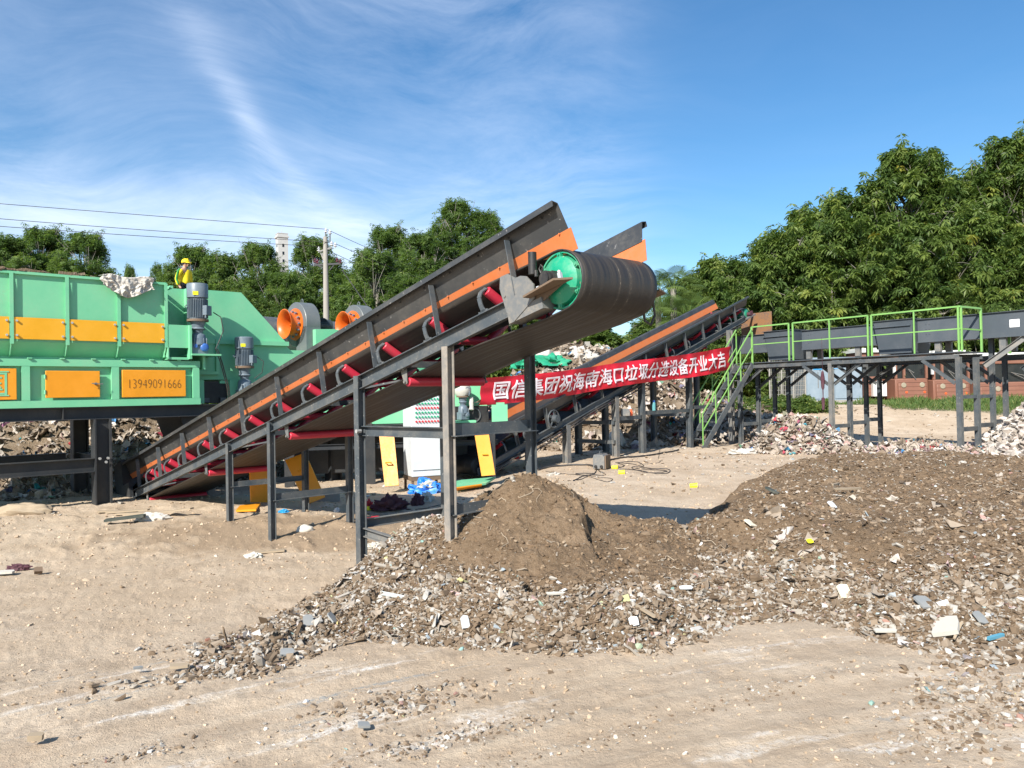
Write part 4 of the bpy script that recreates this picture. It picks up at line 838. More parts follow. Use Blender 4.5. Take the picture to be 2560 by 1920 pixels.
# geared motors (upright), each a thing bolted to the machine
def motor(name, label, c, z_top, z_fl, z_bot, r):
    t = thing(name, label, 'motor', (c[0], c[1], z_bot), group='upright geared motors on the green machine'); cc = A3((c[0], c[1], 0)); H = z_top-z_fl
    mb = MB(); mb.lathe(cc+mz*z_bot, mz, [(z_fl-z_bot+H*.62, r*.97), (z_fl-z_bot+H*.62, r*1.0), (z_fl-z_bot+H*.97, r*1.0), (z_fl-z_bot+H, r*.93), (z_fl-z_bot+H, 0)], 36); mb.build('fan_cover', 'motor', t)
    mb = MB(); mb.cyl(cc+mz*(z_fl+.03), cc+mz*(z_fl+H*.62), r*.82, 32)
    for k in range(36):
        a = 2*math.pi*k/36; dr_ = np.array([math.cos(a), math.sin(a), 0]); tg = np.array([-math.sin(a), math.cos(a), 0]); mb.box(cc+dr_*r*.88+mz*(z_fl+H*.33), (r*.09, .003, H*.25), np.array([dr_, tg, mz]))
    mb.build('motor_body', 'motor', t)
    mb = MB(); dv = unit(m1*.55-m2*.8); sd = np.cross(mz, dv); mb.box(cc+dv*r*1.05+mz*(z_fl+H*.27), (r*.25, r*.42, H*.13), np.array([dv, sd, mz])); mb.cyl(cc+dv*r*1.1-sd*r*.3+mz*(z_fl+H*.14), cc+dv*r*1.1-sd*r*.3+mz*(z_fl+H*.06), .014, 8); mb.build('terminal_box', 'motor', t, bevel=.006)
    mb = MB(); l_ = unit(-m1); mb.tube([cc+l_*r*.95+mz*(z_fl+H*.38), cc+l_*r*1.12+mz*(z_fl+H*.42), cc+l_*r*1.25+mz*(z_fl+H*.38), cc+l_*r*1.12+mz*(z_fl+H*.34), cc+l_*r*.95+mz*(z_fl+H*.38)], .009, 6); mb.build('lifting_eye', 'motor', t)
    mb = MB(); fdv = unit(-m2*.9-m1*.2); fsd = np.cross(mz, fdv); mb.box(cc+fdv*r*1.0+fsd*-r*.3+mz*(z_fl+H*.72), (.006, r*.25, H*.05), np.array([fdv, fsd, mz])); mb.build('warning_plate', 'yelp', t)
    mb = MB(); mb.cyl(cc+mz*(z_fl-.01), cc+mz*(z_fl+.03), r*1.02, 32); mb.build('flange', 'rust', t)
    hb = z_fl-z_bot
    mb = MB(); mb.lathe(cc+mz*z_bot, mz, [(hb*.62, r*.42), (hb*.72, r*.5), (hb*.76, r*.72), (hb*.80, r*.55), (hb-.01, r*.7)], 28); mb.lathe(cc+mz*z_bot, mz, [(hb*.28, r*.80), (hb*.55, r*.72), (hb*.60, r*.62), (hb*.64, r*.4)], 28)
    ax_ = np.array([m1, m2, mz]); mb.box(cc+mz*(z_bot+hb*.16), (r*.78, r*.62, hb*.16), ax_)
    for k in range(5): mb.box(cc+m1*(-.6+.3*k)*r-m2*r*.66+mz*(z_bot+hb*.36), (.006, r*.08, hb*.12), ax_)
    gb = mb.build('gearbox', 'motor', t, smooth=.5, bevel=.004)
    mb = MB(); c1 = cc-m2*r*.62+m1*r*.38+mz*(z_bot+hb*.20); mb.lathe(c1, -m2, [(0, r*.40), (r*.12, r*.40), (r*.2, r*.33), (r*.24, r*.18), (r*.24, 0)], 24); c2 = cc-m2*r*.62-m1*r*.48+mz*(z_bot+hb*.24); mb.cyl(c2, c2-m2*r*.1, r*.19, 16)
    mb.build('bearing_cover', 'blue' if r > .16 else 'motor', t)
    return t
q = Q(1.54, 0, .06); motor('geared_motor', 'large upright blue grey geared motor with blue bearing cover beside the orange covers', q, 3.79, 3.14, 2.56, .176)
q = Q(2.42, 0, .20); motor('geared_motor', 'smaller upright grey geared motor lower down in front of the curved green housing', q, 2.90, 2.34, 1.76, .165)
mb = MB(); e_ = [Q(1.78, 3.30, -.02), Q(1.90, 3.22, -.05), Q(1.94, 2.98, -.06), Q(1.86, 2.78, -.05), Q(1.80, 2.66, -.06), Q(1.9, 2.4, -.02), Q(2.05, 2.0, .1), Q(2.14, 1.65, .2)]
mb.tube(e_, .010, 6); mb.tube([p+m1*.03 for p in e_[4:]], .010, 6); mb.tube([Q(2.60, 2.55, .1), Q(2.72, 2.45, .05), Q(2.70, 2.25, .08), Q(2.56, 2.14, .1)], .008, 6)
tag(mb.build('power_cable', 'wire', None, loc=Q(1.9, 2.4, 0)), 'thin black power cables hanging beside the large upright motor', 'cable')
# black rotating drum behind, blowers and their green ducts
mb = MB(); mb.cyl(Q(2.6, 3.12, 3.3), Q(9.5, 3.0, 3.3), .55, 40); o = mb.build('screen_drum', 'dark', None, loc=Q(6, 2.3, 3.3)); tag(o, 'dark cylindrical screen drum behind the curved green housing', 'drum')
bl = thing('blower', 'grey centrifugal blower with orange bell mouth nearest the curved green housing', 'blower', Q(4.35, 3.35, 1.95), group='centrifugal blowers on the green machine')
ax = unit((-.72, -.69, 0)); sx = unit(np.cross(mz, ax)); c = Q(4.40, 3.36, 1.95)
mb = MB(); mb.lathe(c+ax*.10, ax, [(0, .20), (.0, .24), (.12, .24), (.20, .25), (.25, .28), (.275, .31), (.285, .32), (.285, .305), (.25, .255), (.18, .22), (.02, .20)], 40); 
mb2 = MB(); mb2.lathe(c-ax*.22, ax, [(0, 0), (0, .47), (.01, .48), (.33, .48), (.34, .47), (.34, .2)], 44); mb2.box(c-ax*.05-mz*.35+sx*.25, (.17, .22, .28), np.array([ax, sx, mz])); mb2.tube([c-ax*.05+mz*z+sx*x for x, z in ((-.04, .46), (-.04, .53), (0, .56), (.04, .53), (.04, .46))], .012, 6)
mb2.build('scroll_housing', 'blower', bl, smooth=.5); bell = mb.build('bell_mouth', 'bell', bl, smooth=.5)
mb = MB()
for k in range(6): a = k*math.pi/3; dv = sx*math.cos(a)+mz*math.sin(a); mb.box(c+ax*.14+dv*.13, (.02, .10, .006), np.array([ax, dv, np.cross(ax, dv)]))
mb.cyl(c+ax*.08, c+ax*.2, .05, 12); mb.build('impeller', 'bell', bl)
mb = MB(); mb.lathe(c+ax*.09, ax, [(0, .30), (.03, .30), (.03, .24), (.15, .24)], 32)
for k in range(12): a = k*math.pi/6; dv = sx*math.cos(a)+mz*math.sin(a); mb.cyl(c+ax*.16+dv*.27, c+ax*.20+dv*.27, .025, 6)
mb.build('inlet_ring', 'motor', bl)
mb = MB(); mb.lathe(c+ax*.115, ax, [(0, .2), (0, .345), (.02, .345), (.02, .2)], 36); mb.build('inlet_flange', 'bell', bl)
mb = MB(); mb.cyl(c-ax*.24, c-ax*.62, .155, 24); mb.cyl(c-ax*.62, c-ax*.72, .14, 24)
for k in range(24): a = 2*math.pi*k/24; dv = sx*math.cos(a)+mz*math.sin(a); mb.box(c-ax*.43+dv*.165, (.15, .012, .003), np.array([ax, dv, np.cross(ax, dv)]))
mb.build('fan_motor', 'motor_d', bl)
dup(bl, Q(5.75, 3.38, 1.95), 0, 'grey centrifugal blower with orange bell mouth half hidden behind the sloping conveyor skirt')
mb = MB(); dp = [(4.45, 3.22), (4.9, 3.24), (5.25, 3.18), (5.5, 3.0), (5.55, 2.75), (4.45, 2.75)]; mb.prism([Q(t, z, 1.35) for t, z in dp], m2*.55); dpr = [(5.75, 3.22), (6.3, 3.24), (6.6, 3.15), (6.85, 2.75), (5.75, 2.75)]; mb.prism([Q(t, z, 1.35) for t, z in dpr], m2*.55)
pbox(mb, 3.6, 8.5, 2.2, 2.75, 1.2, 3.0); tag(mb.build('air_duct', 'green', None, loc=Q(4.9, 2.3, 1.3)), 'rounded mint green air ducts below the blowers', 'duct')
# load on the bin and the sack hung over its edge
mb = None
def loadh(t, o): return 3.66+.16*np.exp(-((o-.9)/.7)**2)*sstep(1.0, -1.5, t)+.045*fbm(t*3, o*3, 4)+.05*sstep(.6, -.4, t)
tt, oo = np.meshgrid(np.linspace(T0, .98, 150), np.linspace(.03, 2.1, 60)); zz_ = loadh(tt, oo); zz_ = np.where(oo < .10, zz_+.04*np.maximum(0, fbm(tt*4, oo*0, 3))*sstep(.9, -.3, tt), zz_)
pts = mo[None, None]+tt[..., None]*m1+oo[..., None]*m2; pts[..., 2] = zz_; ny_, nx_ = tt.shape; i = np.arange(ny_-1)[:, None]*nx_+np.arange(nx_-1)[None]
tag(npmesh('waste_load', pts.reshape(-1, 3), None, 'waste', quads=np.stack([i, i+1, i+nx_+1, i+nx_], -1).reshape(-1, 4), smooth=True), 'brown waste filling the top of the green feed bin', 'waste load')
mb = MB(); n = 46
for k in range(n): t = random.uniform(-2.6, -.05); s_ = random.uniform(.02, .06); mb.box(Q(t, 3.77+s_*.3, random.uniform(-.01, .06)), (s_*1.6, s_*.6, s_*.4), MAX @ np.array(Matrix.Rotation(random.uniform(-.5, .5), 3, 'Y')))
tag(mb.build('waste_crumbs', 'waste', None, smooth=0), 'brown crumbs lying on the rim of the green feed bin', 'waste', kind='stuff')
def drape(name, label, cat, mat, P00, ru, uu, nu, nv, f, thick=.004):
    """cloth sheet: f(a,b)->(du,dn,dv) displacement"""
    vs = []
    for i in range(nu+1):
        for j in range(nv+1): vs.append(f(i/nu, j/nv))
    fs = [(i*(nv+1)+j, (i+1)*(nv+1)+j, (i+1)*(nv+1)+j+1, i*(nv+1)+j+1) for i in range(nu) for j in range(nv)]
    mb = MB(); mb.add(vs, fs); o = mb.build(name, mat, None, loc=P00, smooth=1.2); s = o.modifiers.new('s', 'SOLIDIFY'); s.thickness = thick; return tag(o, label, cat)
def sackf(a, b):
    t = -.02+.78*a+.02*math.sin(b*9+a*5); ln = .30*b*(.75+.5*math.sin(a*3.0+.2))+.0; w = .016*math.sin(a*19+b*4)+.012*math.sin(a*41-b*8)+.05*abs(mnoise.noise((a*12, b*5, 1.)))+.012*mnoise.noise((a*40, b*20, 1.))
    return Q(t, 3.80-max(0, b-.18)*.36*(.55+.55*math.sin(min(1, a*1.05)*2.9))-.02*abs(w)*8*.2+.02*math.sin(a*9), .10-.20*min(1, b/.2)-.02+w*(.4+b))
drape('sack', 'dusty white woven sack hung over the rim of the green feed bin', 'sack', 'cloth_w', Q(.4, 3.75, 0), None, None, 90, 44, sackf)
# ================================================================ PLATFORM, TROUGH, STAIRS
po = np.array([10.224, 18., 0.]); pa = R(-55.2); p1_ = np.array([math.cos(pa), math.sin(pa), 0]); p2_ = np.array([-math.sin(pa), math.cos(pa), 0]); PAX = np.array([p1_, p2_, mz])
def S(t, z, off=0.): return po+p1_*t+p2_*off+mz*z
def sbox(mb, t0, t1, z0, z1, o0, o1): return mb.box(S((t0+t1)/2, (z0+z1)/2, (o0+o1)/2), (abs(t1-t0)/2, abs(o1-o0)/2, abs(z1-z0)/2), PAX)
pf = thing('platform', 'raised dark steel platform on posts with lime green railings', 'platform', S(-3, 0, 1))
mb = MB(); sbox(mb, -6.2, .16, 2.535, 2.555, .0, 1.15); 
mb.build('deck', 'trough', pf)
mb = MB(); mb.beam(S(-6.2, 2.485, .04), S(.16, 2.485, .04), [(a, b) for a, b in Cprof(-.05, .10)]); mb.beam(S(-6.2, 2.45, 1.12), S(.16, 2.45, 1.12), Iprof(.08, .12)); 
for t in np.arange(-6.1, .1, .8): mb.bar(S(t, 2.49, .1), S(t, 2.49, 1.1), .05, .07)
mb.beam(S(-6.2, 2.43, 2.3), S(1.5, 2.43, 2.3), Iprof(.1, .14))
mb.build('deck_beam', 'dark', pf)
offs = [.02, .86, 1.66, 2.34]
for t in (-6.1, -3.12, .13):
    for k, o_ in enumerate(offs):
        top_ = 2.43 if not (t > 0 and k > 1) else 2.9
        p = S(t, top_, o_); ibeam_post('post', p, gz(p[0], p[1])-.2, .108 if k < 2 else .10, 'steel' if (t < -3 and t > -4 and k == 0) else 'dark', pf, p2_)
    for k in (0, 1, 2, 3):
        for sg in ((-1, 1) if t > -4 else (1,)):
            if t > 0 and sg > 0: continue
            mb = MB(); mb.beam(S(t+sg*.05, 1.90 if t < 0 else 1.85, offs[k]), S(t+sg*.80, 2.42, offs[k]), Cprof(.04, .08)); mb.build('knee_brace', 'dark', pf)
    for k in range(3):
        mb = MB(); za = .75+.06*k; mb.bar(S(t, za, offs[k]+.05), S(t, za, offs[k+1]-.05), .06, .10); mb.build('post_tie', 'dark', pf)
        if t > 0 and k < 2: mb = MB(); mb.bar(S(t, 1.50, offs[k]+.05), S(t, 1.50, offs[k+1]-.05), .06, .08); mb.build('post_tie', 'dark', pf)
mb = MB(); mb.beam(S(.22, 2.27, .95), S(1.0, 2.90, 1.2), Cprof(.07, .13)); mb.build('trough_brace', 'steel', pf)
mb = MB(); mb.beam(S(.75, 2.1, 1.8), S(1.7, 2.90, 1.8), Iprof(.12, .14)); mb.build('trough_brace', 'dark', pf)
# railings in three framed panels
def rail_panel(t0, t1, mids, off=.06, zt=3.595):
    mb = MB(); r = .021
    pts = [(t0, 2.56), (t0, zt), (t1, zt), (t1, 2.56)]
    for (a, za), (b, zb) in zip(pts[:-1], pts[1:]): mb.bar(S(a, za, off), S(b, zb, off), .036, .036, up=p2_)
    mb.bar(S(t0, 3.08, off), S(t1, 3.08, off), .026, .026)
    for t in mids: mb.bar(S(t, 2.56, off), S(t, zt, off), .030, .030, up=p2_)
    mb.build('railing', 'rail', pf)
rail_panel(-5.67, -4.41, []); rail_panel(-4.28, -2.08, [-3.16]); rail_panel(-1.98, .13, [-.90])
mb = MB(); mb.bar(S(.15, 3.595, .06), S(.15, 3.595, 1.12), .042, .042); mb.bar(S(.15, 3.08, .06), S(.15, 3.08, 1.12), .034, .034); mb.bar(S(.15, 3.595, 1.12), S(.15, 2.56, 1.12), .042, .042, up=p2_); mb.bar(S(.17, 2.56, .12), S(.17, 3.58, .12), .036, .036, up=p2_); mb.build('railing', 'rail', pf)
mb = MB(); mb.bar(S(.6, 2.5, 1.5), S(.6, 2.95, 1.5), .05, .05, up=p2_); mb.build('railing', 'rail', pf)
# trough
tr = thing('vibrating_trough', 'long dark grey steel feed trough with two flared boxes along the platform', 'trough', S(-2, 2.6, 1.5))
def seg(t0, t1, zb, zt, o0=1.22, o1=1.92):
    mb = MB(); sbox(mb, t0, t1, zb, zt, o0, o0+.012); sbox(mb, t0, t1, zb, zt, o1-.012, o1); sbox(mb, t0, t1, zb-.012, zb, o0, o1); sbox(mb, t0, t1, zt, zt+.012, o0-.05, o0+.012); sbox(mb, t0, t1, zt, zt+.012, o1-.012, o1+.05); sbox(mb, t0, t1, zb-.03, zb-.012, o0-.03, o0+.05)
    for tb in (t0+.22, t0+.30, t1-.30, t1-.22):
        for z in (.18, .30, .42): mb.cyl(S(tb, zb+z*(zt-zb)/.55, o0), S(tb, zb+z*(zt-zb)/.55, o0-.012), .012, 6)
    mb.build('trough_section', 'trough', tr)
seg(-7.3, -5.90, 2.93, 3.45); seg(-4.80, -2.50, 2.92, 3.45); seg(-1.42, 5., 2.91, 3.47)
def flbox(t0, t1):
    mb = MB(); w = .10
    f_ = [S(t0, 3.50, 1.02), S(t1, 3.50, 1.02), S(t1-w, 2.64, 1.12), S(t0+w, 2.64, 1.12)]; b_ = [S(t0, 3.50, 2.1), S(t1, 3.50, 2.1), S(t1-w, 2.64, 2.0), S(t0+w, 2.64, 2.0)]
    mb.prism(f_, p2_*.012); mb.prism(b_, p2_*.012); mb.prism([f_[0], b_[0], b_[3], f_[3]], p1_*.012); mb.prism([f_[1], b_[1], b_[2], f_[2]], p1_*.012)
    sbox(mb, t0-.04, t1+.04, 3.50, 3.512, .98, 1.03); sbox(mb, t1, t1+.05, 3.50, 3.512, .98, 2.14); sbox(mb, t0+.05, t1-.05, 3.33, 3.36, 1.0, 1.03); mb.build('flared_box', 'trough', tr)
flbox(-5.98, -4.93); flbox(-2.50, -1.45)
for t in (-4.62, -3.10, -.95, .55):
    for o_ in (1.3, 1.84): mb = MB(); mb.box(S(t, 2.73, o_), (.07, .05, .17), PAX); mb.build('support_stub', 'steel', tr)
mb = MB(); sbox(mb, .73, .94, 3.10, 3.28, 1.212, 1.217); nl = mb.build('name_plate', 'lbl_white', tr)
mb = MB()
for k in range(5): sbox(mb, .75, .90 if k % 2 else .87, 3.235-.028*k, 3.243-.028*k, 1.208, 1.2115)
sub(mb, 'printed_lines', 'motor', nl, tr)
mb = MB(); mb.prism([S(-7.75, 3.45, 2.2), S(-6.55, 3.45, 2.2), S(-6.55, 4.25, 2.2), S(-7.75, 4.25, 2.2)], p2_*.01)
M['rustplate'] = paint('rust_streaked_plate', (.26, .125, .05), dirt=(.055, .065, .075), amt=1.6, rough=.75, scale=2.6, fine=9.)
tag(mb.build('guard_plate', 'rustplate', None, loc=S(-7., 3.4, 2.2)), 'rust streaked steel guard plate standing behind the left end of the trough', 'plate')
# stairs
stp = thing('staircase', 'dark steel staircase with lime green handrails leaning against the left end of the platform', 'stairs', S(-5.9, 0, -1.1))
zg = gz(*S(-5.9, 0, -2.15)[:2]); ta, tb_ = -6.18, -5.60
ob, zt_ = -2.20, 2.50
for t in (ta, tb_):
    mb = MB(); mb.beam(S(t, zg-.02, ob), S(t, zt_, .0), [(-.02, -.075), (.02, -.075), (.02, .075), (-.02, .075)]); mb.build('stringer', 'dark', stp)
for k in range(1, 10):
    f = k/10; mb = MB(); sbox(mb, ta+.02, tb_-.02, zg+(zt_-zg)*f-.012, zg+(zt_-zg)*f+.012, ob*(1-f)-.07, ob*(1-f)+.09); mb.build('tread', 'dark', stp)
for t in (ta, tb_):
    mb = MB(); rh = .95; q0, q1 = (zg, ob), (zt_, -.02)
    lerp = lambda f, dz: S(t, zg+(zt_-zg)*f+dz, ob*(1-f))
    mb.bar(lerp(.0, rh), lerp(1., rh+.1), .028, .028); mb.bar(lerp(.0, rh*.5), lerp(1., rh*.55), .022, .022)
    for f in (0., .25, .5, .75, 1.): mb.bar(lerp(f, 0), lerp(f, rh), .026, .026, up=p2_)
    mb.build('handrail', 'rail', stp)
# tall post that carries the right end of the banner, hanging hose
p = V(1825, 870, 23.0); bp = (p[0]+.02, p[1]+.1, 3.55); mb = MB(); mb.beam((bp[0], bp[1], gz(bp[0], bp[1])-.1), bp, Iprof(.13, .13), up=p2_); tag(mb.build('steel_post', 'steel', None, loc=(bp[0], bp[1], .1)), 'tall rusty steel post holding the right end of the red banner', 'post')
c = V(2057, 960, 20.6); mb = MB(); mb.tube([c+mz*1.25, c+mz*.8, c+mz*.35, c+mz*.33, c+mz*.15, c-mz*.10, c-mz*.16, c-mz*.35, c-mz*.38, c-mz*.68], [.004, .004, .004, .03, .055, .04, .015, .012, .045, .035], 9)
tag(mb.build('hanging_rag', 'maroon', None, loc=c), 'dark brown rag hanging on a thin wire under the platform', 'rag')

# ================================================================ RED BANNER
bA, bB = V(1196, 1013, 15.4), V(1824, 922, 22.9); tA, tB = V(1210, 945, 15.4), V(1822, 866, 22.9)
bn = thing('banner', 'long red fabric banner with white Chinese lettering strung in front of the second conveyor', 'banner', (bA+bB)/2)
bd = unit((bB-bA)*np.array([1, 1, 0])); bnrm = np.cross(bd, mz)      # faces the camera
def bpt(a, b, lift=0.):
    lo = bA+(bB-bA)*a; hi = tA+(tB-tA)*a; sag = .075*math.sin(math.pi*a)+.02*math.sin(a*9.4); p = lo+(hi-lo)*b
    p = p-mz*(sag+.02*math.sin(a*9)*(1-b)); w = .022*math.sin(a*46+b*5)+.035*math.sin(a*17-b*3.1)+.014*math.sin(a*90+b*9)*(1-b)+.055*mnoise.noise((a*11+b*1.5, b*2.0-a*9, 3.))+.018*mnoise.noise((a*30, b*2-a*20, 5.))
    return p+bnrm*(w+lift)
vs = [bpt(i/260, j/16) for i in range(261) for j in range(17)]; fs = [(i*17+j, (i+1)*17+j, (i+1)*17+j+1, i*17+j+1) for i in range(260) for j in range(16)]
M['banner'] = paint('red_banner_cloth', (.62, .010, .028), dirt=(.4, .02, .03), amt=.3, rough=.55, bump=.1, scale=3.)
M['banner_w'] = paint('white_banner_print', (.80, .72, .74), dirt=(.75, .4, .45), amt=.3, rough=.6, bump=0.)
mb = MB(); mb.add(vs, fs); mb.build('cloth', 'banner', bn, smooth=2.)
BL = float(np.linalg.norm((bB-bA)[:2]))
body = '国信集团祝海南海口垃圾分选设备开业大吉'
cu = bpy.data.curves.new('t', 'FONT'); cu.body = body; cu.size = 1.; cu.bevel_depth = .016; cu.resolution_u = 2; cu.space_character = 1.06
to = bpy.data.objects.new('t', cu); COL.objects.link(to); dg = bpy.context.evaluated_depsgraph_get(); me = bpy.data.meshes.new_from_object(to.evaluated_get(dg)); bpy.data.objects.remove(to)
import bmesh
bm = bmesh.new(); bm.from_mesh(me); bmesh.ops.triangulate(bm, faces=bm.faces[:]); 
for _ in range(3): bmesh.ops.subdivide_edges(bm, edges=[e for e in bm.edges if e.calc_length() > .07], cuts=1); bmesh.ops.triangulate(bm, faces=bm.faces[:])
bm.to_mesh(me); bm.free()
xs = [v.co.x for v in me.vertices]; ys = [v.co.y for v in me.vertices]; x0, x1, y0, y1 = min(xs), max(xs), min(ys), max(ys)
for v in me.vertices:
    a = .036+.934*(v.co.x-x0)/(x1-x0); b = .15+.70*(v.co.y-y0)/(y1-y0); v.co = tuple(bpt(a, b, .018+.25*v.co.z)-A3(bn.location))
me.name = 'lettering'; me.materials.clear(); me.materials.append(M['banner_w']); o = bpy.data.objects.new('lettering', me); COL.objects.link(o); o.parent = bn
mb = MB(); mb.tube([bpt(1, .97), np.array([bp[0], bp[1]-.02, bpt(1, 1)[2]+.03])], .008, 5); mb.tube([bpt(0, .95), bpt(0, .95)-bd*.6], .008, 5); mb.build('tie_cord', 'wire', bn)

# ================================================================ SCREENING MACHINE UNDER AND BEHIND THE CONVEYOR
sm = thing('screening_machine', 'dark steel framed screening machine with mint green casing half hidden behind the near conveyor', 'machine', (-1.8, 15.4, .1))
sa = R(12); s1v = np.array([math.cos(sa), math.sin(sa), 0]); s2v = np.array([-math.sin(sa), math.cos(sa), 0]); so_ = np.array([-3.62, 14.7, 0.]); SAX = np.array([s1v, s2v, mz])
def K(t, z, off=0.): return so_+s1v*t+s2v*off+mz*z
def kbox(mb, t0, t1, z0, z1, o0, o1): return mb.box(K((t0+t1)/2, (z0+z1)/2, (o0+o1)/2), (abs(t1-t0)/2, abs(o1-o0)/2, abs(z1-z0)/2), SAX)
for t in (-.6, .9, 2.35, 3.25):
    for o_ in (.1, 1.7): mb = MB(); kbox(mb, t-.09, t+.09, 0., 1.15, o_-.09, o_+.09); mb.build('frame_leg', 'dark2', sm)
mb = MB()
for o_ in (.1, 1.7):
    mb.beam(K(-1.2, 1.12, o_), K(3.5, 1.12, o_), Iprof(.14, .18)); mb.beam(K(-1.2, .82, o_), K(3.4, .82, o_), Iprof(.08, .10))
for t in (-.6, .9, 2.4, 3.3): mb.bar(K(t, 1.2, .1), K(t, 1.2, 1.7), .1, .1); mb.bar(K(t, .45, .1), K(t, .45, 1.7), .08, .08)
mb.build('underframe', 'dark2', sm)
mb = MB(); kbox(mb, -.7, 2.9, .25, 1.05, .8, .9); kbox(mb, -1.2, 3.2, 1.03, 1.22, .3, 1.6); mb.build('under_conveyor', 'dark2', sm)
mb = MB()
for k in range(5): mb.cyl(K(-.3+.8*k, 1.02, .2), K(-.3+.8*k, 1.02, 1.3), .045, 12)
mb.build('return_roller', 'roller', sm)
mb = MB(); kbox(mb, -1.0, 2.50, 1.23, 2.12, .35, 1.75); kbox(mb, 3.28, 3.60, 1.00, 1.56, .0, .012); kbox(mb, 2.5, 3.60, 1.54, 1.60, .3, 1.6)
n_ = 14; arc = [(2.86+.40*math.cos(a), 1.89+.30*math.sin(a)) for a in np.linspace(-math.pi/2, math.pi/2, n_)]; mb.prism([K(t, z, .42) for t, z in [(2.45, 1.59)]+arc+[(2.45, 2.19)]], s2v*.9)
mb.build('casing', 'green', sm, smooth=.5)
mb = MB(); kbox(mb, 2.52, 3.26, 1.10, 1.53, .25, 1.5); mb.build('drive_compartment', 'black', sm)
mb = MB(); mb.tube([K(2.95+.14*math.cos(a), 1.36+.14*math.sin(a), .23) for a in np.linspace(0, 2*math.pi, 20)], .014, 5); mb.build('pulley', 'dark', sm)
q = K(2.72, 0, .10); g2 = motor('geared_motor', 'small grey geared motor wrapped in plastic film, between two near conveyor legs', q, 2.00, 1.73, 1.28, .125); g2['group'] = 'upright geared motors on the green machine'
mb = MB(); kbox(mb, 2.50, 2.95, 1.22, 1.265, -.08, .30); mb.build('motor_base', 'green', sm)
M['film'] = paint('dusty_plastic_film', (.55, .53, .47), amt=.5, rough=.25)
vs = []; c = A3(q)+mz*1.87
o = MB(); o.lathe(c-mz*.14, mz, [(0, .05), (.02, .13), (.08, .165), (.16, .17), (.24, .14), (.28, .06), (.285, 0)], 20); o.lathe(c-mz*.14+s1v*.17, (0, 0, -1), [(0, .03), (.08, .05), (.2, .035), (.26, .05), (.28, .0)], 9)
o = o.build('plastic_film', 'film', None, loc=c)
for v in o.data.vertices: n_ = mnoise.noise(tuple(v.co*14))*.03; v.co = v.co*(1+n_*3)
tag(o, 'dusty clear plastic film wrapped over the small grey motor', 'plastic film')

# control cabinet
cc = G(1031, 1232, .08); ca = R(23); c1 = np.array([math.cos(ca), math.sin(ca), 0]); c2 = np.array([-math.sin(ca), math.cos(ca), 0]); CAX = np.array([c1, c2, mz])
cb = thing('control_cabinet', 'white steel control cabinet with rows of green and red indicator lamps', 'cabinet', cc)
def cbx(mb, t0, t1, z0, z1, o0, o1): return mb.box(cc+c1*(t0+t1)/2+c2*(o0+o1)/2+mz*((z0+z1)/2), (abs(t1-t0)/2, abs(o1-o0)/2, abs(z1-z0)/2), CAX)
mb = MB(); cbx(mb, 0, .62, .27, 2.02, 0, .55); mb.build('cabinet_body', 'white', cb, bevel=.01)
mb = MB(); cbx(mb, .01, .61, .385, 1.985, -.018, -.002); mb.build('door', 'white', cb, bevel=.004)
mb = MB()
for t in (.02, .30, .60):
    for o_ in (.03, .52): cbx(mb, t-.02, t+.02, -.05, .27, o_-.02, o_+.02)
cbx(mb, -.01, .63, .20, .265, .0, .55); mb.build('base_frame', 'rust', cb)
M['lamp_g'] = paint('green_lamp', (.01, .33, .17), amt=0., rough=.3); M['lamp_r'] = paint('red_lamp', (.6, .03, .04), amt=0., rough=.3)
for r_ in range(9):
    for k in range(9):
        t = .085+.056*k; z = 1.86-.078*r_; mb = MB()
        c_ = cc+c1*t+mz*z-c2*.018; col = 'lamp_r' if r_ in (2, 5, 8) else 'lamp_g'
        mb.cyl(c_, c_-c2*.02, .017, 10); mb.box(c_-c2*.024+c1*.004-mz*.002, (.006, .004, .018), CAX @ np.array(Matrix.Rotation(.5, 3, 'Y')))
        mb.build('indicator_lamp', col, cb)
# yellow panels standing and lying about
def panel(pts, label, th=.03, mat='yellow', name='metal_sheet', extra=None):
    P_ = [A3(p) for p in pts]; n_ = unit(np.cross(P_[1]-P_[0], P_[2]-P_[0])); n_ = n_ if n_[1] > 0 else -n_
    mb = MB(); mb.prism(P_, n_*th); c = sum(P_)/len(P_); t = thing(name, label, 'panel', (c[0], c[1], min(p[2] for p in P_))); mb.build('sheet', mat, t)
    mb = MB()
    if extra:
        a, b = extra; a, b = A3(a), A3(b); mb.tube([a, a-n_*.05, b-n_*.05, b], .012, 6); mb.build('handle', mat, t)
    return t
panel([V(948, 1090, 13.6), V(985, 1090, 13.6), V(997, 1213, 13.3), V(962, 1216, 13.3)], 'upright yellow panel leaning beside the white cabinet', extra=(V(965, 1158, 13.4), V(978, 1158, 13.4)))
panel([V(712, 1150, 12.2), V(762, 1132, 12.2), V(812, 1243, 12.0), V(765, 1262, 12.0)], 'tilted yellow panel with a handle standing under the conveyor', extra=(V(747, 1178, 12.1), V(765, 1173, 12.1)))
panel([V(625, 1180, 12.0), V(690, 1176, 12.3), V(690, 1256, 12.3), V(628, 1256, 12.0)], 'yellow panel in the shade behind the second conveyor leg')
panel([V(1182, 1060, 14.2), V(1218, 1060, 14.2), V(1238, 1187, 14.0), V(1204, 1190, 14.0)], 'yellow panel leaning at the right end of the screening machine', extra=(V(1207, 1137, 14.1), V(1219, 1137, 14.1)))
g_ = gz(-.75, 12.); panel([G(1128, 1206, .18)+0, G(1240, 1196, .18), G(1215, 1212, .18), G(1138, 1222, .18)], 'mint green sheet lying on the ground beside the earth mound', .03, 'green', 'metal_sheet')
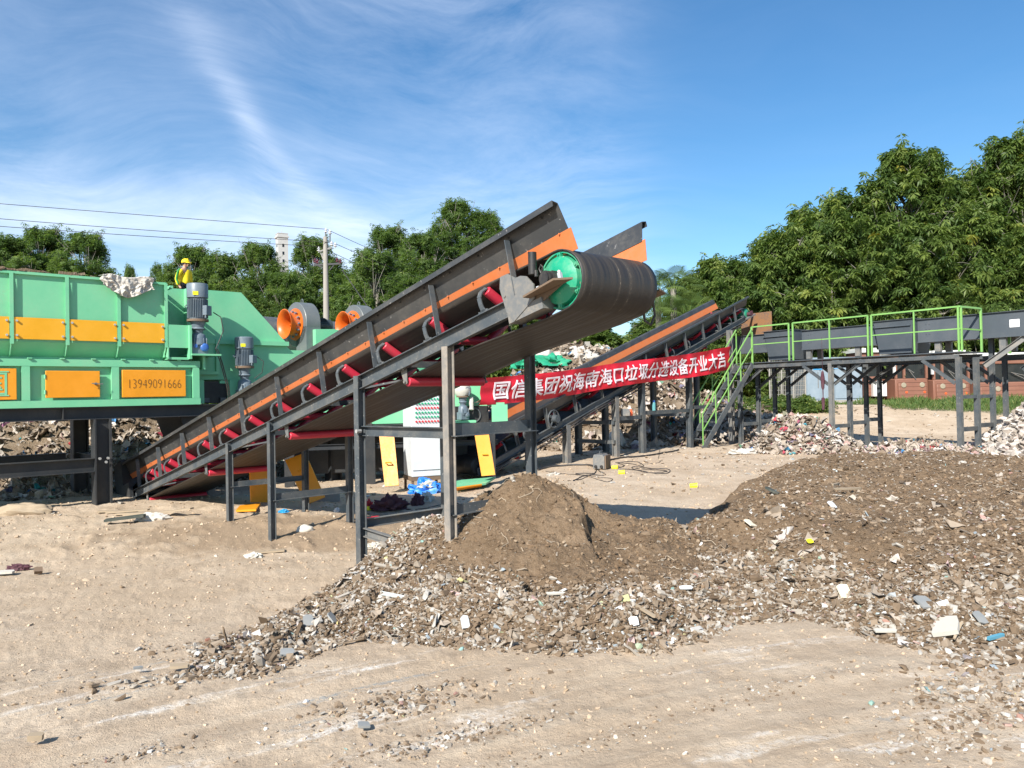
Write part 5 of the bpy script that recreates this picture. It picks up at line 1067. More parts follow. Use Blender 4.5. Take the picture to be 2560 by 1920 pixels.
panel([G(1133, 1222, .20), G(1205, 1212, .20), G(1204, 1217, .15), G(1139, 1227, .15)], 'orange edged strip lying in front of the mint green sheet', .02, 'yellow', 'metal_sheet')
panel([G(600, 1268, .14), G(652, 1262, .14), G(640, 1278, .14), G(590, 1280, .14)], 'flat yellow panel lying in the shade under the conveyor', .03, 'yellow', 'metal_sheet', extra=(G(606, 1268, .16), G(622, 1267, .16)))
# ---- small things on the ground
def crump(name, label, cat, mat, c, sx_, sy_, sz, seed=0., rz=0., rough=.45, fr=3., n=24):
    vs = []; ca_, sa_ = math.cos(rz), math.sin(rz)
    for i in range(n+1):
        th = math.pi*i/n
        for j in range(n*2):
            ph = math.pi*j/n; d = np.array([math.sin(th)*math.cos(ph), math.sin(th)*math.sin(ph), math.cos(th)]); r_ = 1+rough*mnoise.noise(tuple(d*fr+seed))+rough*.6*abs(mnoise.noise(tuple(d*fr*2.3+seed*2)))-rough*.25
            x, y, z = d*r_*np.array([sx_, sy_, sz]); z = max(z, -.25*sz); vs.append((c[0]+x*ca_-y*sa_, c[1]+x*sa_+y*ca_, c[2]+z+.2*sz))
    m = n*2; fs = [(i*m+j, i*m+(j+1) % m, (i+1)*m+(j+1) % m, (i+1)*m+j) for i in range(n) for j in range(m)]
    mb = MB(); mb.add(vs, fs[::1]); o = mb.build(name, mat, None, loc=(c[0], c[1], c[2]), smooth=.9); return tag(o, label, cat)
def onG(u, v, it=3):
    d = ray(u, v); ys = np.arange(3., 34., .01); x = d[0]/d[1]*ys; zr = EYE+d[2]/d[1]*ys; zt = top(x, ys); i = int(np.argmax(zr <= zt)) if (zr <= zt).any() else len(ys)-1
    return np.array([x[i], ys[i], float(zt[i])])
c = onG(1062, 1232); crump('plastic_bag', 'bright blue plastic bag of waste in front of the white cabinet', 'bag', 'bagblue', c, .27, .16, .17, 3., .2, .6, 2.6)
crump('waste_bundle', 'pale scraps spilling out of the bright blue bag', 'scraps', 'film', c+np.array([.05, -.06, .10]), .15, .08, .08, 6., .2, .7, 4.)
crump('cloth', 'crumpled dark maroon cloth lying in the sun behind the conveyor legs', 'cloth', 'maroon', onG(978, 1272), .24, .14, .15, 1., .3, .75, 3.2)
crump('cloth', 'smaller maroon cloth beside the third conveyor leg', 'cloth', 'maroon', onG(1045, 1262), .11, .09, .13, 8., 1., .6, 3.)
crump('plastic_bag', 'pale clear plastic bag behind the smaller maroon cloth', 'bag', 'film', onG(1062, 1256)+np.array([.03, .12, 0]), .12, .09, .12, 12., 1., .5, 3.)
crump('plastic_bag', 'flat red plastic bag half buried under the conveyor', 'bag', 'redp', onG(932, 1304), .20, .10, .055, 5., .1, .3, 2.)
crump('snack_wrapper', 'red and yellow wrapper beside the thin conveyor leg', 'wrapper', 'redp', onG(922, 1272), .06, .05, .10, 15., .4, .6, 3.); crump('snack_wrapper', 'small yellow wrapper in front of the red one', 'wrapper', 'yelp', onG(918, 1276), .05, .03, .04, 17., .4, .6, 3.)
crump('paper_scrap', 'white paper scrap in the shade under the conveyor', 'paper', 'white', onG(842, 1280), .045, .04, .05, 21., .4, .5, 3.); crump('paper_scrap', 'blue and white scrap in the shade near the leg', 'paper', 'lbl_blue', onG(708, 1282), .07, .03, .035, 23., .4, .6, 3.)
crump('plastic_bag', 'thin pale plastic bag on the sand in front of the second leg', 'bag', 'film', onG(634, 1394), .085, .04, .045, 29., .2, .7, 3.)
crump('plastic_bag', 'thin white plastic bag beside the lower brace', 'bag', 'film', onG(935, 1370), .10, .05, .05, 31., .2, .7, 3.)
crump('sack', 'dusty flattened beige sack on the sand beside the machine leg', 'sack', 'cloth_w', onG(382, 1300), .24, .13, .09, 33., .1, .4, 2.6)
crump('stone_block', 'white stone block under the far conveyor leg', 'stone', 'stone_w', onG(762, 1328), .11, .06, .07, 41., .1, .18, 1.5)
mb = MB(); c = onG(817, 1254); mb.box(c+mz*.07, (.20, .10, .085), np.array(Matrix.Rotation(-.35, 3, 'Z'))); o = mb.build('concrete_block', 'concrete', None, loc=c, bevel=.02); tag(o, 'tan concrete block in the sun under the conveyor', 'block')
mb = MB(); c = onG(330, 1290); 
for k in range(5): a_ = onG(245+22*k, 1283+3*k); b_ = a_+np.array([.5+.1*k, .10-.06*k, .01]); b_[2] = gz(b_[0], b_[1])+.03+.02*k; mb.bar(a_+mz*.02, b_, .09, .02)
tag(mb.build('boards', 'wood', None, loc=c), 'pile of weathered boards lying beside the foot of the machine leg', 'boards')
c = onG(300, 1310); mb = MB(); mb.bar(c+np.array([-.2, 0, .05]), c+np.array([.28, .12, .09]), .16, .03); tag(mb.build('tarpaulin', 'tarp', None, loc=c), 'folded black sheet lying in front of the boards', 'sheet')
c = onG(60, 1285); crump('sand_bag', 'large dark grey sack lying in the shade at the left edge', 'sack', 'wood', c, .42, .16, .14, 51., .1, .25, 2.); crump('stone_block', 'small round log end behind the boards', 'stone', 'wood', onG(103, 1244), .12, .10, .12, 53., .1, .1, 1.)
mb = MB(); c = onG(660, 1383); mb.bar(c+np.array([-.12, -.03, .015]), c+np.array([.22, .05, .02]), .09, .018); tag(mb.build('board', 'wood', None, loc=c), 'short weathered board at the foot of the second leg', 'board')
# welding machine with its cables
c = onG(1497, 1175); c[2] = gz(c[0], c[1]); wa = R(-22); w1 = np.array([math.cos(wa), math.sin(wa), 0]); w2 = np.array([-math.sin(wa), math.cos(wa), 0]); WAX = np.array([w1, w2, mz])
wm = thing('welding_machine', 'grey box shaped welding machine with a rusty side standing on the sand', 'welder', c)
mb = MB(); mb.prism([c-w1*.12-w2*.0+mz*.02, c+w1*.12+mz*.02, c+w1*.12+mz*.27, c+w1*.07+mz*.31, c-w1*.10+mz*.31, c-w1*.12+mz*.27], w2*.40); mb.build('casing', 'steel', wm, bevel=.006)
mb = MB(); mb.box(c+w1*.135+w2*.2+mz*.155, (.012, .19, .135), WAX); mb.build('side_panel', 'rust', wm)
mb = MB(); mb.cyl(c-w1*.06-w2*.0+mz*.07, c-w1*.06-w2*.04+mz*.07, .03, 12); mb.cyl(c+w1*.06+mz*.07, c+w1*.06-w2*.04+mz*.07, .03, 12); mb.build('socket', 'black', wm)
mb = MB(); mb.tube([c+w2*.1+mz*.30, c+w2*.1+mz*.37, c+w2*.3+mz*.37, c+w2*.3+mz*.30], .012, 6); mb.build('handle', 'dark', wm)
def cable(name, label, pts, r, mat='wire'):
    P_ = [onG(u, v) for u, v in pts]; out = []
    for i in range(len(P_)-1):
        p0 = P_[max(i-1, 0)]; p1 = P_[i]; p2 = P_[i+1]; p3 = P_[min(i+2, len(P_)-1)]
        for k in range(8):
            t = k/8; q_ = .5*((2*p1)+(-p0+p2)*t+(2*p0-5*p1+4*p2-p3)*t*t+(-p0+3*p1-3*p2+p3)*t**3); q_[2] = float(top(q_[0], q_[1]))+r*.8; out.append(q_)
    mb = MB(); mb.tube(out, r, 6); return tag(mb.build(name, mat, None, loc=out[0]), label, 'cable')
zdd = lambda x, y: (1250+x*.2034, 900+y*.2034)
cable('welding_cable', 'thin black cable looping on the sand in front of the welding machine', [zdd(*p) for p in ((1190, 1345), (1150, 1400), (1000, 1440), (900, 1490), (1000, 1470), (1150, 1400), (950, 1400), (960, 1415), (1200, 1420), (1300, 1410), (1220, 1370), (1215, 1345))], .010)
cable('welding_cable', 'thin cable running left from the welding machine over the sand', [zdd(*p) for p in ((560, 1370), (800, 1400), (1000, 1415), (1200, 1440), (1380, 1465), (1300, 1500), (1100, 1440))], .007)
cable('cable_coil', 'loose coil of thin black cable to the right of the welding machine', [zdd(*p) for p in ((1420, 1265), (1600, 1250), (1720, 1270), (1760, 1310), (1600, 1280), (1440, 1275), (1530, 1300), (1450, 1330), (1560, 1345), (1700, 1360), (1900, 1400), (2070, 1390), (2070, 1350), (1900, 1340), (1700, 1320), (1620, 1330), (1760, 1380), (1960, 1385), (2050, 1370), (1850, 1350), (1650, 1335))], .009)
cable('hose', 'black hose lying along the ground beneath the second conveyor', [zdd(*p) for p in ((470, 1360), (600, 1325), (800, 1305), (1060, 1297), (1180, 1310), (1350, 1240), (1500, 1210), (1800, 1185), (2000, 1150), (2210, 1105))], .022)
cable('wire', 'thin wire rising from the cable coil to the hose', [zdd(*p) for p in ((1720, 1285), (1900, 1275), (1970, 1250), (1950, 1210), (1960, 1150), (1965, 1100))], .007)
cable('wire', 'thin wire lying on the sand in front of the blue bag', [(1000, 1278), (1060, 1272), (1150, 1262), (1230, 1250)], .006)
def cup(u, v, rz, label):
    c = onG(u, v)+mz*.03; d = np.array([math.cos(rz), math.sin(rz), .05]); mb = MB(); mb.lathe(c-d*.06, d, [(0, 0), (0, .038), (.02, .035), (.12, .045), (.122, .048), (.122, .040), (.02, .03)], 16); tag(mb.build('cup', 'yelp', None, loc=c), label, 'cup')
cup(1537, 1172, -.3, 'yellow plastic cup lying closest to the welding machine'); cup(1554, 1185, -.2, 'second yellow plastic cup lying to the right of the first'); cup(1734, 1219, -.2, 'single yellow plastic cup lying alone on the open sand')
# bottle, can and bags by the second conveyor
def bottle(c, h, r, body_, cap, label, name='bottle', cat='bottle'):
    t = thing(name, label, cat, c); mb = MB(); mb.lathe(c, mz, [(0, 0), (0, r), (h*.7, r), (h*.78, r*.85), (h*.8, r*.6)], 18); mb.build('body', body_, t); mb = MB(); mb.lathe(c+mz*h*.8, mz, [(0, r*.75), (h*.18, r*.7), (h*.2, 0)], 14); mb.build('cap', cap, t)
M['teal'] = paint('teal_plastic', (.10, .30, .32), amt=.1, rough=.2); M['orp'] = paint('orange_plastic', (.75, .10, .02), amt=.1)
pA, pB = P2(4.35, .02, 0), P2(6.9, .02, 0)
c = A3(((pA[0]*.25+pB[0]*.75)*0+P2(5.0, .02, 0)[0], P2(5.0, .02, 0)[1], 1.27)); bottle(c, .27, .045, 'teal', 'blue', 'teal water bottle with blue cap standing on the brace of the second conveyor')
c = A3((P2(3.85, .02, 0)[0], P2(3.85, .02, 0)[1], 1.17)); bottle(c, .17, .05, 'orp', 'orp', 'small orange can standing on the lower brace of the second conveyor', 'can', 'can')
c = A3((P2(3.6, .02, 0)[0], P2(3.6, .02, 0)[1], 1.17)); mb = MB(); mb.box(c+mz*.09, (.11, .06, .09)); tag(mb.build('box', 'steel', None, loc=c, bevel=.01), 'small grey box beside the orange can', 'box')
crump('tarpaulin', 'dark green tarpaulin heaped on the ground at the foot of the second conveyor', 'tarpaulin', 'tarp', onG(1625, 1105), .75, .32, .42, 61., .5, .5, 2.2)
crump('plastic_bag', 'green and white plastic bag on top of the dark tarpaulin', 'bag', 'netg', onG(1655, 1100)+np.array([.15, .2, .42]), .22, .12, .17, 63., .5, .6, 2.8)
crump('plastic_bag', 'small blue bag beside the foot of the stairs', 'bag', 'lbl_blue', onG(1714, 1098), .14, .10, .20, 65., .5, .5, 2.8)
crump('sack', 'tall grey white sack standing between the legs of the second conveyor', 'sack', 'cloth_w', onG(1541, 1122), .26, .20, .50, 67., .5, .25, 1.8)
crump('plastic_bag', 'white and blue plastic scrap lying on the sand by the thick conveyor leg', 'bag', 'cloth_w', G(1385, 1192, .1), .14, .08, .07, 69., .5, .7, 3.)
crump('sack', 'white sack spread flat in front of the pale rag heap', 'sack', 'cloth_w', onG(1860, 1134), .42, .16, .10, 71., .2, .5, 2.6)
crump('plastic_bag', 'yellow plastic bag at the foot of the pale rag heap', 'bag', 'yelp', onG(1955, 1120), .20, .12, .07, 73., .2, .5, 2.6); crump('plastic_bag', 'red and white bag at the left of the pale rag heap', 'bag', 'redp', onG(1888, 1114), .18, .10, .08, 75., .2, .5, 2.6)
crump('net', 'green netting caught on the top of the waste hill', 'net', 'netg', V(1385, 915, 26), .75, .4, .30, 77., .5, .8, 2.2); crump('net', 'green netting on the left shoulder of the waste hill', 'net', 'netg', V(1303, 920, 26), .35, .3, .42, 79., .5, .8, 2.2)
crump('waste_bale', 'pale bulging bale of bags on the top of the waste hill', 'bale', 'cloth_w', V(1350, 915, 26.6), .95, .6, .42, 81., .2, .5, 2.4); crump('waste_bale', 'beige bale of crumpled sheets right of the green net', 'bale', 'cloth_w', V(1445, 905, 26.6), .65, .5, .38, 83., .2, .6, 3.4)
# distinct pieces on the near heaps
def plate(u, v, sx_, sy_, th, mat, label, rz=0., rx=.3, ry=0., name='slab', cat='slab', dz=.03):
    c = onG(u, v)+mz*dz; ax_ = np.array(Matrix.Rotation(rz, 3, 'Z') @ Matrix.Rotation(rx, 3, 'X') @ Matrix.Rotation(ry, 3, 'Y')).T; mb = MB()
    a = [(-1, -.9), (-.2, -1), (.9, -.85), (1, .2), (.8, .95), (-.3, 1), (-1, .7)]; pts = [c+ax_[0]*sx_*(x+random.uniform(-.08, .08))+ax_[1]*sy_*(y+random.uniform(-.08, .08)) for x, y in a]; mb.prism(pts, ax_[2]*th); return tag(mb.build(name, mat, None, loc=c), label, cat)
M['tile_b'] = paint('blue_tile', (.10, .33, .45), amt=.3); M['slate'] = paint('grey_slate', (.24, .25, .25), dirt=(.4, .35, .28), amt=.4, rough=.8); M['cream'] = paint('cream_board', (.72, .66, .52), dirt=(.35, .25, .16), amt=.6, rough=.8)
plate(2368, 1582, .085, .115, .03, 'stone_w', 'large white plaster slab at the lower right edge of the broad heap', -.6, .25, -.3); plate(2395, 1597, .10, .010, .012, 'wood', 'thin grey stick lying across the white plaster slab', .9, .3, -.4, 'stick', 'stick', .05)
plate(2450, 1557, .045, .05, .01, 'slate', 'small grey slate leaning right of the white plaster slab', .3, .7, .2); plate(2312, 1518, .06, .07, .015, 'slate', 'grey speckled slab behind the white plaster slab', .2, .4, .1)
plate(2490, 1608, .085, .014, .02, 'tile_b', 'blue splintered strip at the lower right edge of the heap', .45, .1, 0., 'strip', 'strip'); plate(2215, 1590, .075, .022, .012, 'stone_w', 'long pale broken board at the toe of the broad heap', -.1, .2, 0., 'board', 'board')
plate(718, 1644, .045, .035, .015, 'slate', 'large dark grey slab at the front tip of the rubble', .2, .35, .1); plate(770, 1562, .035, .045, .012, 'slate', 'upright triangular grey slate in the rubble', .3, 1.0, .2); plate(830, 1556, .04, .045, .012, 'slate', 'second tilted grey slate right of the triangular one', 1.2, .8, .2)
plate(450, 1680, .06, .028, .018, 'wood', 'flat weathered wood block on the sand at the left tip of the rubble', .15, .05, 0., 'wood_block', 'wood'); plate(910, 1832, .032, .026, .012, 'slate', 'grey square stone in the foreground gravel', .3, .15, .2, 'stone', 'stone'); plate(1162, 1568, .03, .05, .02, 'white', 'white crumpled scrap near the middle of the rubble', .3, .9, .2, 'scrap', 'scrap')
plate(90, 1864, .034, .022, .03, 'wood', 'grey wooden block lying in the lower left foreground', .3, .1, .1, 'wood_block', 'wood'); plate(345, 1685, .028, .012, .012, 'slate', 'small flat stone beside the upright chip on the sand', .6, .1, .1, 'stone', 'stone'); plate(1390, 1495, .07, .014, .012, 'stone_w', 'long white plaster strip at the edge between soil and rubble', .05, .3, 0., 'strip', 'strip')
plate(1715, 1480, .055, .018, .01, 'white', 'bright white curled scrap in the rubble right of the mound', .02, .5, 0., 'scrap', 'scrap'); plate(1585, 1565, .035, .035, .006, 'white', 'white square tile in the rubble right of the mound', .2, .8, 0., 'tile', 'tile'); plate(1610, 1540, .015, .12, .015, 'wood', 'long thin wooden stick in the rubble', .6, .2, 0., 'stick', 'stick')
plate(2110, 1490, .05, .06, .015, 'cream', 'cream stained board piece low on the broad heap', .2, .9, .1, 'board', 'board'); plate(2115, 1235, .24, .02, .02, 'wood', 'splintered orange brown plank on the broad heap', .35, .1, .05, 'plank', 'wood', .05); plate(2090, 1225, .14, .014, .02, 'wood', 'short splintered plank lying beside the longer one', .9, .1, .05, 'plank', 'wood', .06)
plate(1930, 1235, .05, .09, .02, 'tarp', 'dark grey green rag draped on the shoulder of the broad heap', .5, .3, .2, 'rag', 'rag'); plate(1875, 1318, .055, .06, .01, 'cream', 'pale yellow scrap on the left shoulder of the broad heap', .6, .5, .2, 'scrap', 'scrap'); plate(2080, 1270, .04, .05, .01, 'white', 'white scrap in the middle of the broad heap', .3, .6, .2, 'scrap', 'scrap'); plate(2025, 1362, .03, .025, .006, 'yelp', 'small bright yellow scrap on the broad heap', .2, .6, 0., 'scrap', 'scrap')
crump('cloth', 'dark purple rag on the sand at the left edge', 'cloth', 'maroon', onG(45, 1425), .11, .05, .05, 91., .1, .6, 3.); plate(96, 1437, .04, .03, .05, 'rust', 'reddish brown brick chip beside the purple rag', .5, .8, .1, 'brick', 'brick'); plate(12, 1440, .09, .04, .02, 'cloth_w', 'pale flat plastic piece at the left edge', .1, .1, 0., 'scrap', 'scrap')
# ================================================================ FAR SETTING: POLE, TOWER, CONTAINER, TRAM CARS, FENCE
c = V(816, 900, 34.); zb = gz(c[0], c[1]); ztop = V(820, 592, 34.)[2]
up_ = thing('utility_pole', 'tall pale concrete utility pole with crossarms and insulators behind the blowers', 'pole', (c[0], c[1], zb))
b0 = A3((c[0], c[1], zb)); t0 = A3((c[0]+.04, c[1], ztop)); mb = MB(); mb.cyl(b0, t0, .17, 20, .095); mb.build('pole_shaft', 'concrete', up_)
pk = lambda u, v: V(u, v, 34.)
mb = MB(); mb.bar(pk(798, 629), pk(830, 619), .07, .07); mb.bar(pk(802, 632), pk(813, 660), .05, .05); mb.bar(pk(806, 632), pk(813, 656), .04, .04); mb.build('crossarm', 'steel', up_)
mb = MB(); mb.bar(pk(784, 663), pk(852, 659), .08, .08); mb.bar(pk(795, 664), pk(812, 672), .06, .05); mb.bar(pk(835, 662), pk(824, 676), .04, .04); mb.bar(pk(843, 656), pk(852, 662), .05, .05); mb.build('crossarm', 'dark2', up_)
mb = MB(); mb.bar(pk(814, 600), pk(814, 580), .05, .05, up=(1, 0, 0)); mb.bar(pk(825, 604), pk(825, 582), .05, .05, up=(1, 0, 0)); mb.build('top_bracket', 'dark', up_)
M['insul'] = paint('insulator_glaze', (.12, .03, .05), amt=.1, rough=.2); M['insul_w'] = paint('white_insulator', (.6, .6, .62), amt=.1, rough=.3)
for (u, v), m_ in (((815, 577), 'insul_w'), ((825, 581), 'insul_w'), ((829, 610), 'insul_w'), ((838, 613), 'insul_w'), ((797, 624), 'insul_w'), ((843, 651), 'insul'), ((851, 654), 'insul'), ((788, 652), 'insul'), ((794, 655), 'insul')):
    q_ = pk(u, v); mb = MB(); mb.lathe(q_-mz*.13, mz, [(0, .02), (.06, .02), (.07, .075), (.10, .08), (.12, .03), (.15, .03), (.16, .065), (.19, .07), (.22, .02), (.26, .015)], 12); mb.build('insulator', m_, up_)
def wire(label, pts, r=.012, name='power_line'):
    mb = MB(); out = []
    for a, b, sg in pts:
        a, b = A3(a), A3(b)
        for k in range(25): f = k/24; out.append(a+(b-a)*f-mz*sg*4*f*(1-f))
    mb.tube(out, r, 5); return tag(mb.build(name, 'wire', None, loc=out[0]), label, 'power line')
wire('uppermost overhead power line crossing the sky on the left', [(V(-900, 436, 24.), pk(815, 573), .02), (pk(825, 577), V(1100, 690, 45.), .1)])
wire('middle overhead power line crossing the sky on the left', [(V(-900, 466, 24.), pk(828, 606), .12), (pk(838, 609), V(1120, 720, 45.), .1)])
wire('lowest overhead power line crossing the sky on the left', [(V(-900, 495, 24.), pk(797, 616), .10), (pk(820, 626), V(1100, 745, 45.), .1)])
wire('pale slanting stay wire in front of the trees right of the pole', [(V(856, 676, 33.), V(935, 790, 26.), 0.)], .018, 'stay_wire')
mb = MB(); q_ = V(918, 768, 27.5); mb.lathe(q_-mz*.1, unit(V(935, 790, 26.)-V(856, 676, 33.)), [(0, .03), (.05, .1), (.12, .1), (.18, .03)], 12); tag(mb.build('stay_insulator', 'insul_w', None, loc=q_), 'white insulator on the slanting stay wire', 'insulator')
c = V(706, 700, 150.); tz = V(706, 595, 150.)[2]
tw = thing('tower_building', 'pale tall tower building far behind the trees', 'building', (c[0], c[1], 0))
M['facade'] = paint('pale_facade', (.42, .42, .41), amt=.15, rough=.8); mb = MB(); ta_ = np.array(Matrix.Rotation(.55, 3, 'Z')).T; cb_ = A3((c[0], c[1], tz/2)); mb.box(cb_, (.95, .95, tz/2), ta_); mb.box(A3((c[0], c[1], tz+.12)), (1.12, 1.12, .16), ta_); mb.box(A3((c[0], c[1], tz+.48)), (.95, .95, .22), ta_); mb.build('wall', 'facade', tw)
mb = MB(); mb.prism([A3((c[0], c[1], tz+.7))+ta_[0]*x+ta_[1]*y for x, y in ((-1, -1), (1, -1), (1, 1), (-1, 1))], (0, 0, .12)); mb.cyl((c[0], c[1], tz+.8), (c[0], c[1], tz+1.6), .05, 6); mb.build('roof', 'facade', tw)
for k in range(9):
    for sgn in (-1, 1):
        mb = MB(); zc_ = tz-1.6-k*1.5; mb.box(A3((c[0], c[1], zc_))-ta_[1]*.96+ta_[0]*sgn*.35*0, (.18, .02, .3), ta_) if sgn < 0 else mb.box(A3((c[0], c[1], zc_))-ta_[0]*.96, (.02, .3, .22), ta_); mb.build('window', 'glass', tw)
# small concrete post beyond the waste hill
q_ = V(1469, 905, 30.); mb = MB(); mb.box(A3((q_[0], q_[1], 2.)), (.10, .10, 1.75)); tag(mb.build('concrete_post', 'concrete', None, loc=(q_[0], q_[1], 1.)), 'square concrete post standing behind the waste hill', 'post')
# container
Yc = 34.
def far(u, v, Y=Yc): return V(u, v, Y)
ct = thing('container', 'pale blue grey container with a blue sign behind the platform', 'container', far(2086, 990))
l_, r_ = far(2016, 990), far(2156, 992); w_ = r_[0]-l_[0]; zb = gz((l_[0]+r_[0])/2, Yc)+.12; zt = far(2086, 893)[2]
mb = MB(); mb.box(A3(((l_[0]+r_[0])/2, Yc+1.2, (zb+zt)/2)), (w_/2, 1.2, (zt-zb)/2)); mb.build('container_body', 'containerp', ct)
mb = MB(); mb.box(A3(((l_[0]+r_[0])/2, Yc-.02, zb-.02)), (w_/2+.03, .04, .10)); mb.build('base_rail', 'concrete', ct)
for k in range(4): mb = MB(); x = l_[0]+w_*(k+.5)/4; mb.box(A3((x, Yc-.02, (zb+zt)/2+.03)), (w_/8-.03, .015, (zt-zb)/2-.12)); d_ = mb.build('door', 'containerp', ct); mb = MB(); mb.box(A3((x+w_/8-.10, Yc-.05, (zb+zt)/2)), (.012, .012, .35)); sub(mb, 'handle', 'steel', d_, ct)
def sign(u0, v0, u1, v1): 
    a, b = far(u0, v0, Yc-.05), far(u1, v1, Yc-.05); mb = MB(); mb.box(A3(((a[0]+b[0])/2, Yc-.045, (a[2]+b[2])/2)), (abs(b[0]-a[0])/2, .008, abs(a[2]-b[2])/2)); s = mb.build('sign', 'lbl_blue', ct)
    mb = MB(); w = abs(b[0]-a[0]); h = abs(a[2]-b[2])
    for k in range(4): mb.box(A3((a[0]+w*(.17+.22*k), Yc-.056, a[2]-h*.30)), (w*.08, .002, h*.14))
    for k in range(2): mb.box(A3(((a[0]+b[0])/2, Yc-.056, a[2]-h*(.62+.2*k))), (w*.34, .002, h*.04))
    sub(mb, 'sign_lines', 'lbl_white', s, ct)
sign(2033, 909, 2055, 924); sign(2084, 912, 2094, 922)
# sightseeing tram cars in a row
M['tram'] = paint('red_brown_planks', (.215, .095, .062), dirt=(.2, .12, .08), amt=.3, rough=.6, scale=2.)
M['plank'] = paint('plank_gap', (.12, .05, .03), amt=.1); M['lampg'] = paint('lamp_glass', (.30, .26, .19), amt=.1, rough=.15)
Yt = 35.
def tram(x0, x1, Y, zb, label, lamps=True, first=False, ac=False):
    t = thing('tram_car', label, 'tram car', ((x0+x1)/2, Y, zb), group='brown planked tram cars parked in a row'); w = x1-x0; xc = (x0+x1)/2
    z1, z2, z3 = zb+.92, zb+1.72, zb+2.02
    mb = MB(); mb.box(A3((xc, Y+1.5, (zb+z1)/2)), (w/2, 1.5, (z1-zb)/2)); mb.box(A3((xc, Y-.02, (zb+z1)/2-.08)), (w/2-.1, .08, (z1-zb)/2-.1)); mb.box(A3((xc, Y+1.5, (z2+z3)/2)), (w/2, 1.5, (z3-z2)/2)); bd_ = mb.build('body', 'tram', t, bevel=.04)
    mb = MB()
    for k in range(1, 5): mb.box(A3((xc, Y-.102, zb+.92*k/5)), (w/2-.1, .004, .008))
    sub(mb, 'plank_joint', 'plank', bd_, t)
    mb = MB(); mb.box(A3((xc, Y+1.5, (z1+z2)/2)), (w/2-.06, 1.42, (z2-z1)/2)); mb.build('window', 'glass', t)
    for x in (x0+.05, x1-.05, x0+.42): mb = MB(); mb.box(A3((x, Y+.05, (z1+z2)/2)), (.045, .06, (z2-z1)/2+.0)); mb.build('window_post', 'tram', t)
    mb = MB(); mb.box(A3((xc, Y+1.5, z3+.06)), (w/2+.08, 1.62, .06)); mb.box(A3((xc, Y+1.5, z3+.15)), (w/2-.1, 1.4, .06)); mb.build('roof', 'cabwhite', t)
    if lamps:
        for x in (x0+w*.22, x1-w*.22): mb = MB(); mb.lathe(A3((x, Y-.10, zb+.62)), (0, -1, 0), [(0, .11), (.02, .12), (.04, .10), (.045, .0)], 20); o = mb.build('headlight', 'lampg', t); 
        for x in (x0+w*.30, x1-w*.15): mb = MB(); mb.lathe(A3((x, Y-.10, zb+.30)), (0, -1, 0), [(0, .05), (.02, .05), (.03, 0)], 12); mb.build('indicator', 'orp', t)
        mb = MB(); mb.bar((x0+w*.62, Y-.05, z1-.05), (x0+w*.38, Y-.06, z1+.42), .03, .02); mb.bar((x0+w*.38, Y-.07, z1+.42), (x0+w*.55, Y-.08, z1+.25), .04, .02); mb.build('wiper', 'steel', t)
        mb = MB(); mb.box(A3((x0-.08, Y-.1, z1+.38)), (.05, .04, .14)); mb.bar((x0-.06, Y-.08, z1+.5), (x0+.05, Y, z1+.62), .02, .02); mb.build('mirror', 'cabwhite', t)
    if ac:
        mb = MB(); mb.box(A3((xc+.35, Y-.16, zb+.36)), (.30, .16, .34)); mb.build('air_conditioner', 'cabwhite', t)
    return t
xa = lambda u: (V(u, 950, Yt))[0]
tram(xa(2153), xa(2212), Yt+.4, far(2180, 992, Yt)[2], 'short brown end car with a white air conditioner box beside the container', lamps=False, ac=True)
tram(xa(2238), xa(2320), Yt, far(2280, 997, Yt)[2], 'brown planked car right of the end car, seen between the middle platform posts')
tram(xa(2324), xa(2415), Yt-.3, far(2360, 1000, Yt)[2], 'brown planked car with a slanted wiper left of the front right platform post')
tram(xa(2422), xa(2640), Yt-.6, far(2520, 1006, Yt)[2], 'long brown planked car at the right edge behind the pale rubble')
# mesh fence
mf = thing('mesh_fence', 'thin wire mesh fence left of the container', 'fence', far(1980, 985, 34.)); a, b = far(1925, 985, 33.5), far(2014, 990, 34.); mb = MB(); h_ = 2.6
for k in range(22): p = a+(b-a)*k/21; p[2] = gz(p[0], p[1]); mb.cyl(p, p+mz*h_, .012, 4)
for k in range(14): p, q_ = a.copy(), b.copy(); p[2] = gz(p[0], p[1])+.1+.19*k; q_[2] = gz(q_[0], q_[1])+.1+.19*k; mb.cyl(p, q_, .012, 4)
mb.build('mesh', 'concrete', mf)
mb = MB()
for k in range(4): p = a+(b-a)*k/3; p[2] = gz(p[0], p[1]); mb.cyl(p, p+mz*2.7, .035, 8)
mb.build('fence_post', 'concrete', mf)
# person on an inspection stand behind the machine
pc = V(462, 700, 24.); pz = V(462, 646, 24.)[2]-1.80
pe = thing('person', 'person in yellow helmet and yellow green jacket standing behind the green feed bin', 'person', (pc[0], pc[1], pz)); B = A3((pc[0], pc[1], pz))
fx = np.array([.93, -.37, 0]); fy = np.array([.37, .93, 0])     # facing right, slightly towards the camera
def skin(name, pts, edges, rad, mat, par, root, lv=2):
    me = bpy.data.meshes.new(name); me.from_pydata([tuple(B+fx*x+fy*y+mz*z-A3(root.location)) for x, y, z in pts], edges, []); o = bpy.data.objects.new(name, me); COL.objects.link(o); o.parent = par
    sk = o.modifiers.new('skin', 'SKIN'); 
    for i, r_ in enumerate(rad): me.skin_vertices[0].data[i].radius = (r_, r_) if not hasattr(r_, '__len__') else r_
    me.skin_vertices[0].data[0].use_root = True; sk.use_smooth_shade = True; sb = o.modifiers.new('sub', 'SUBSURF'); sb.levels = lv; sb.render_levels = lv; me.materials.append(M[mat]); return o
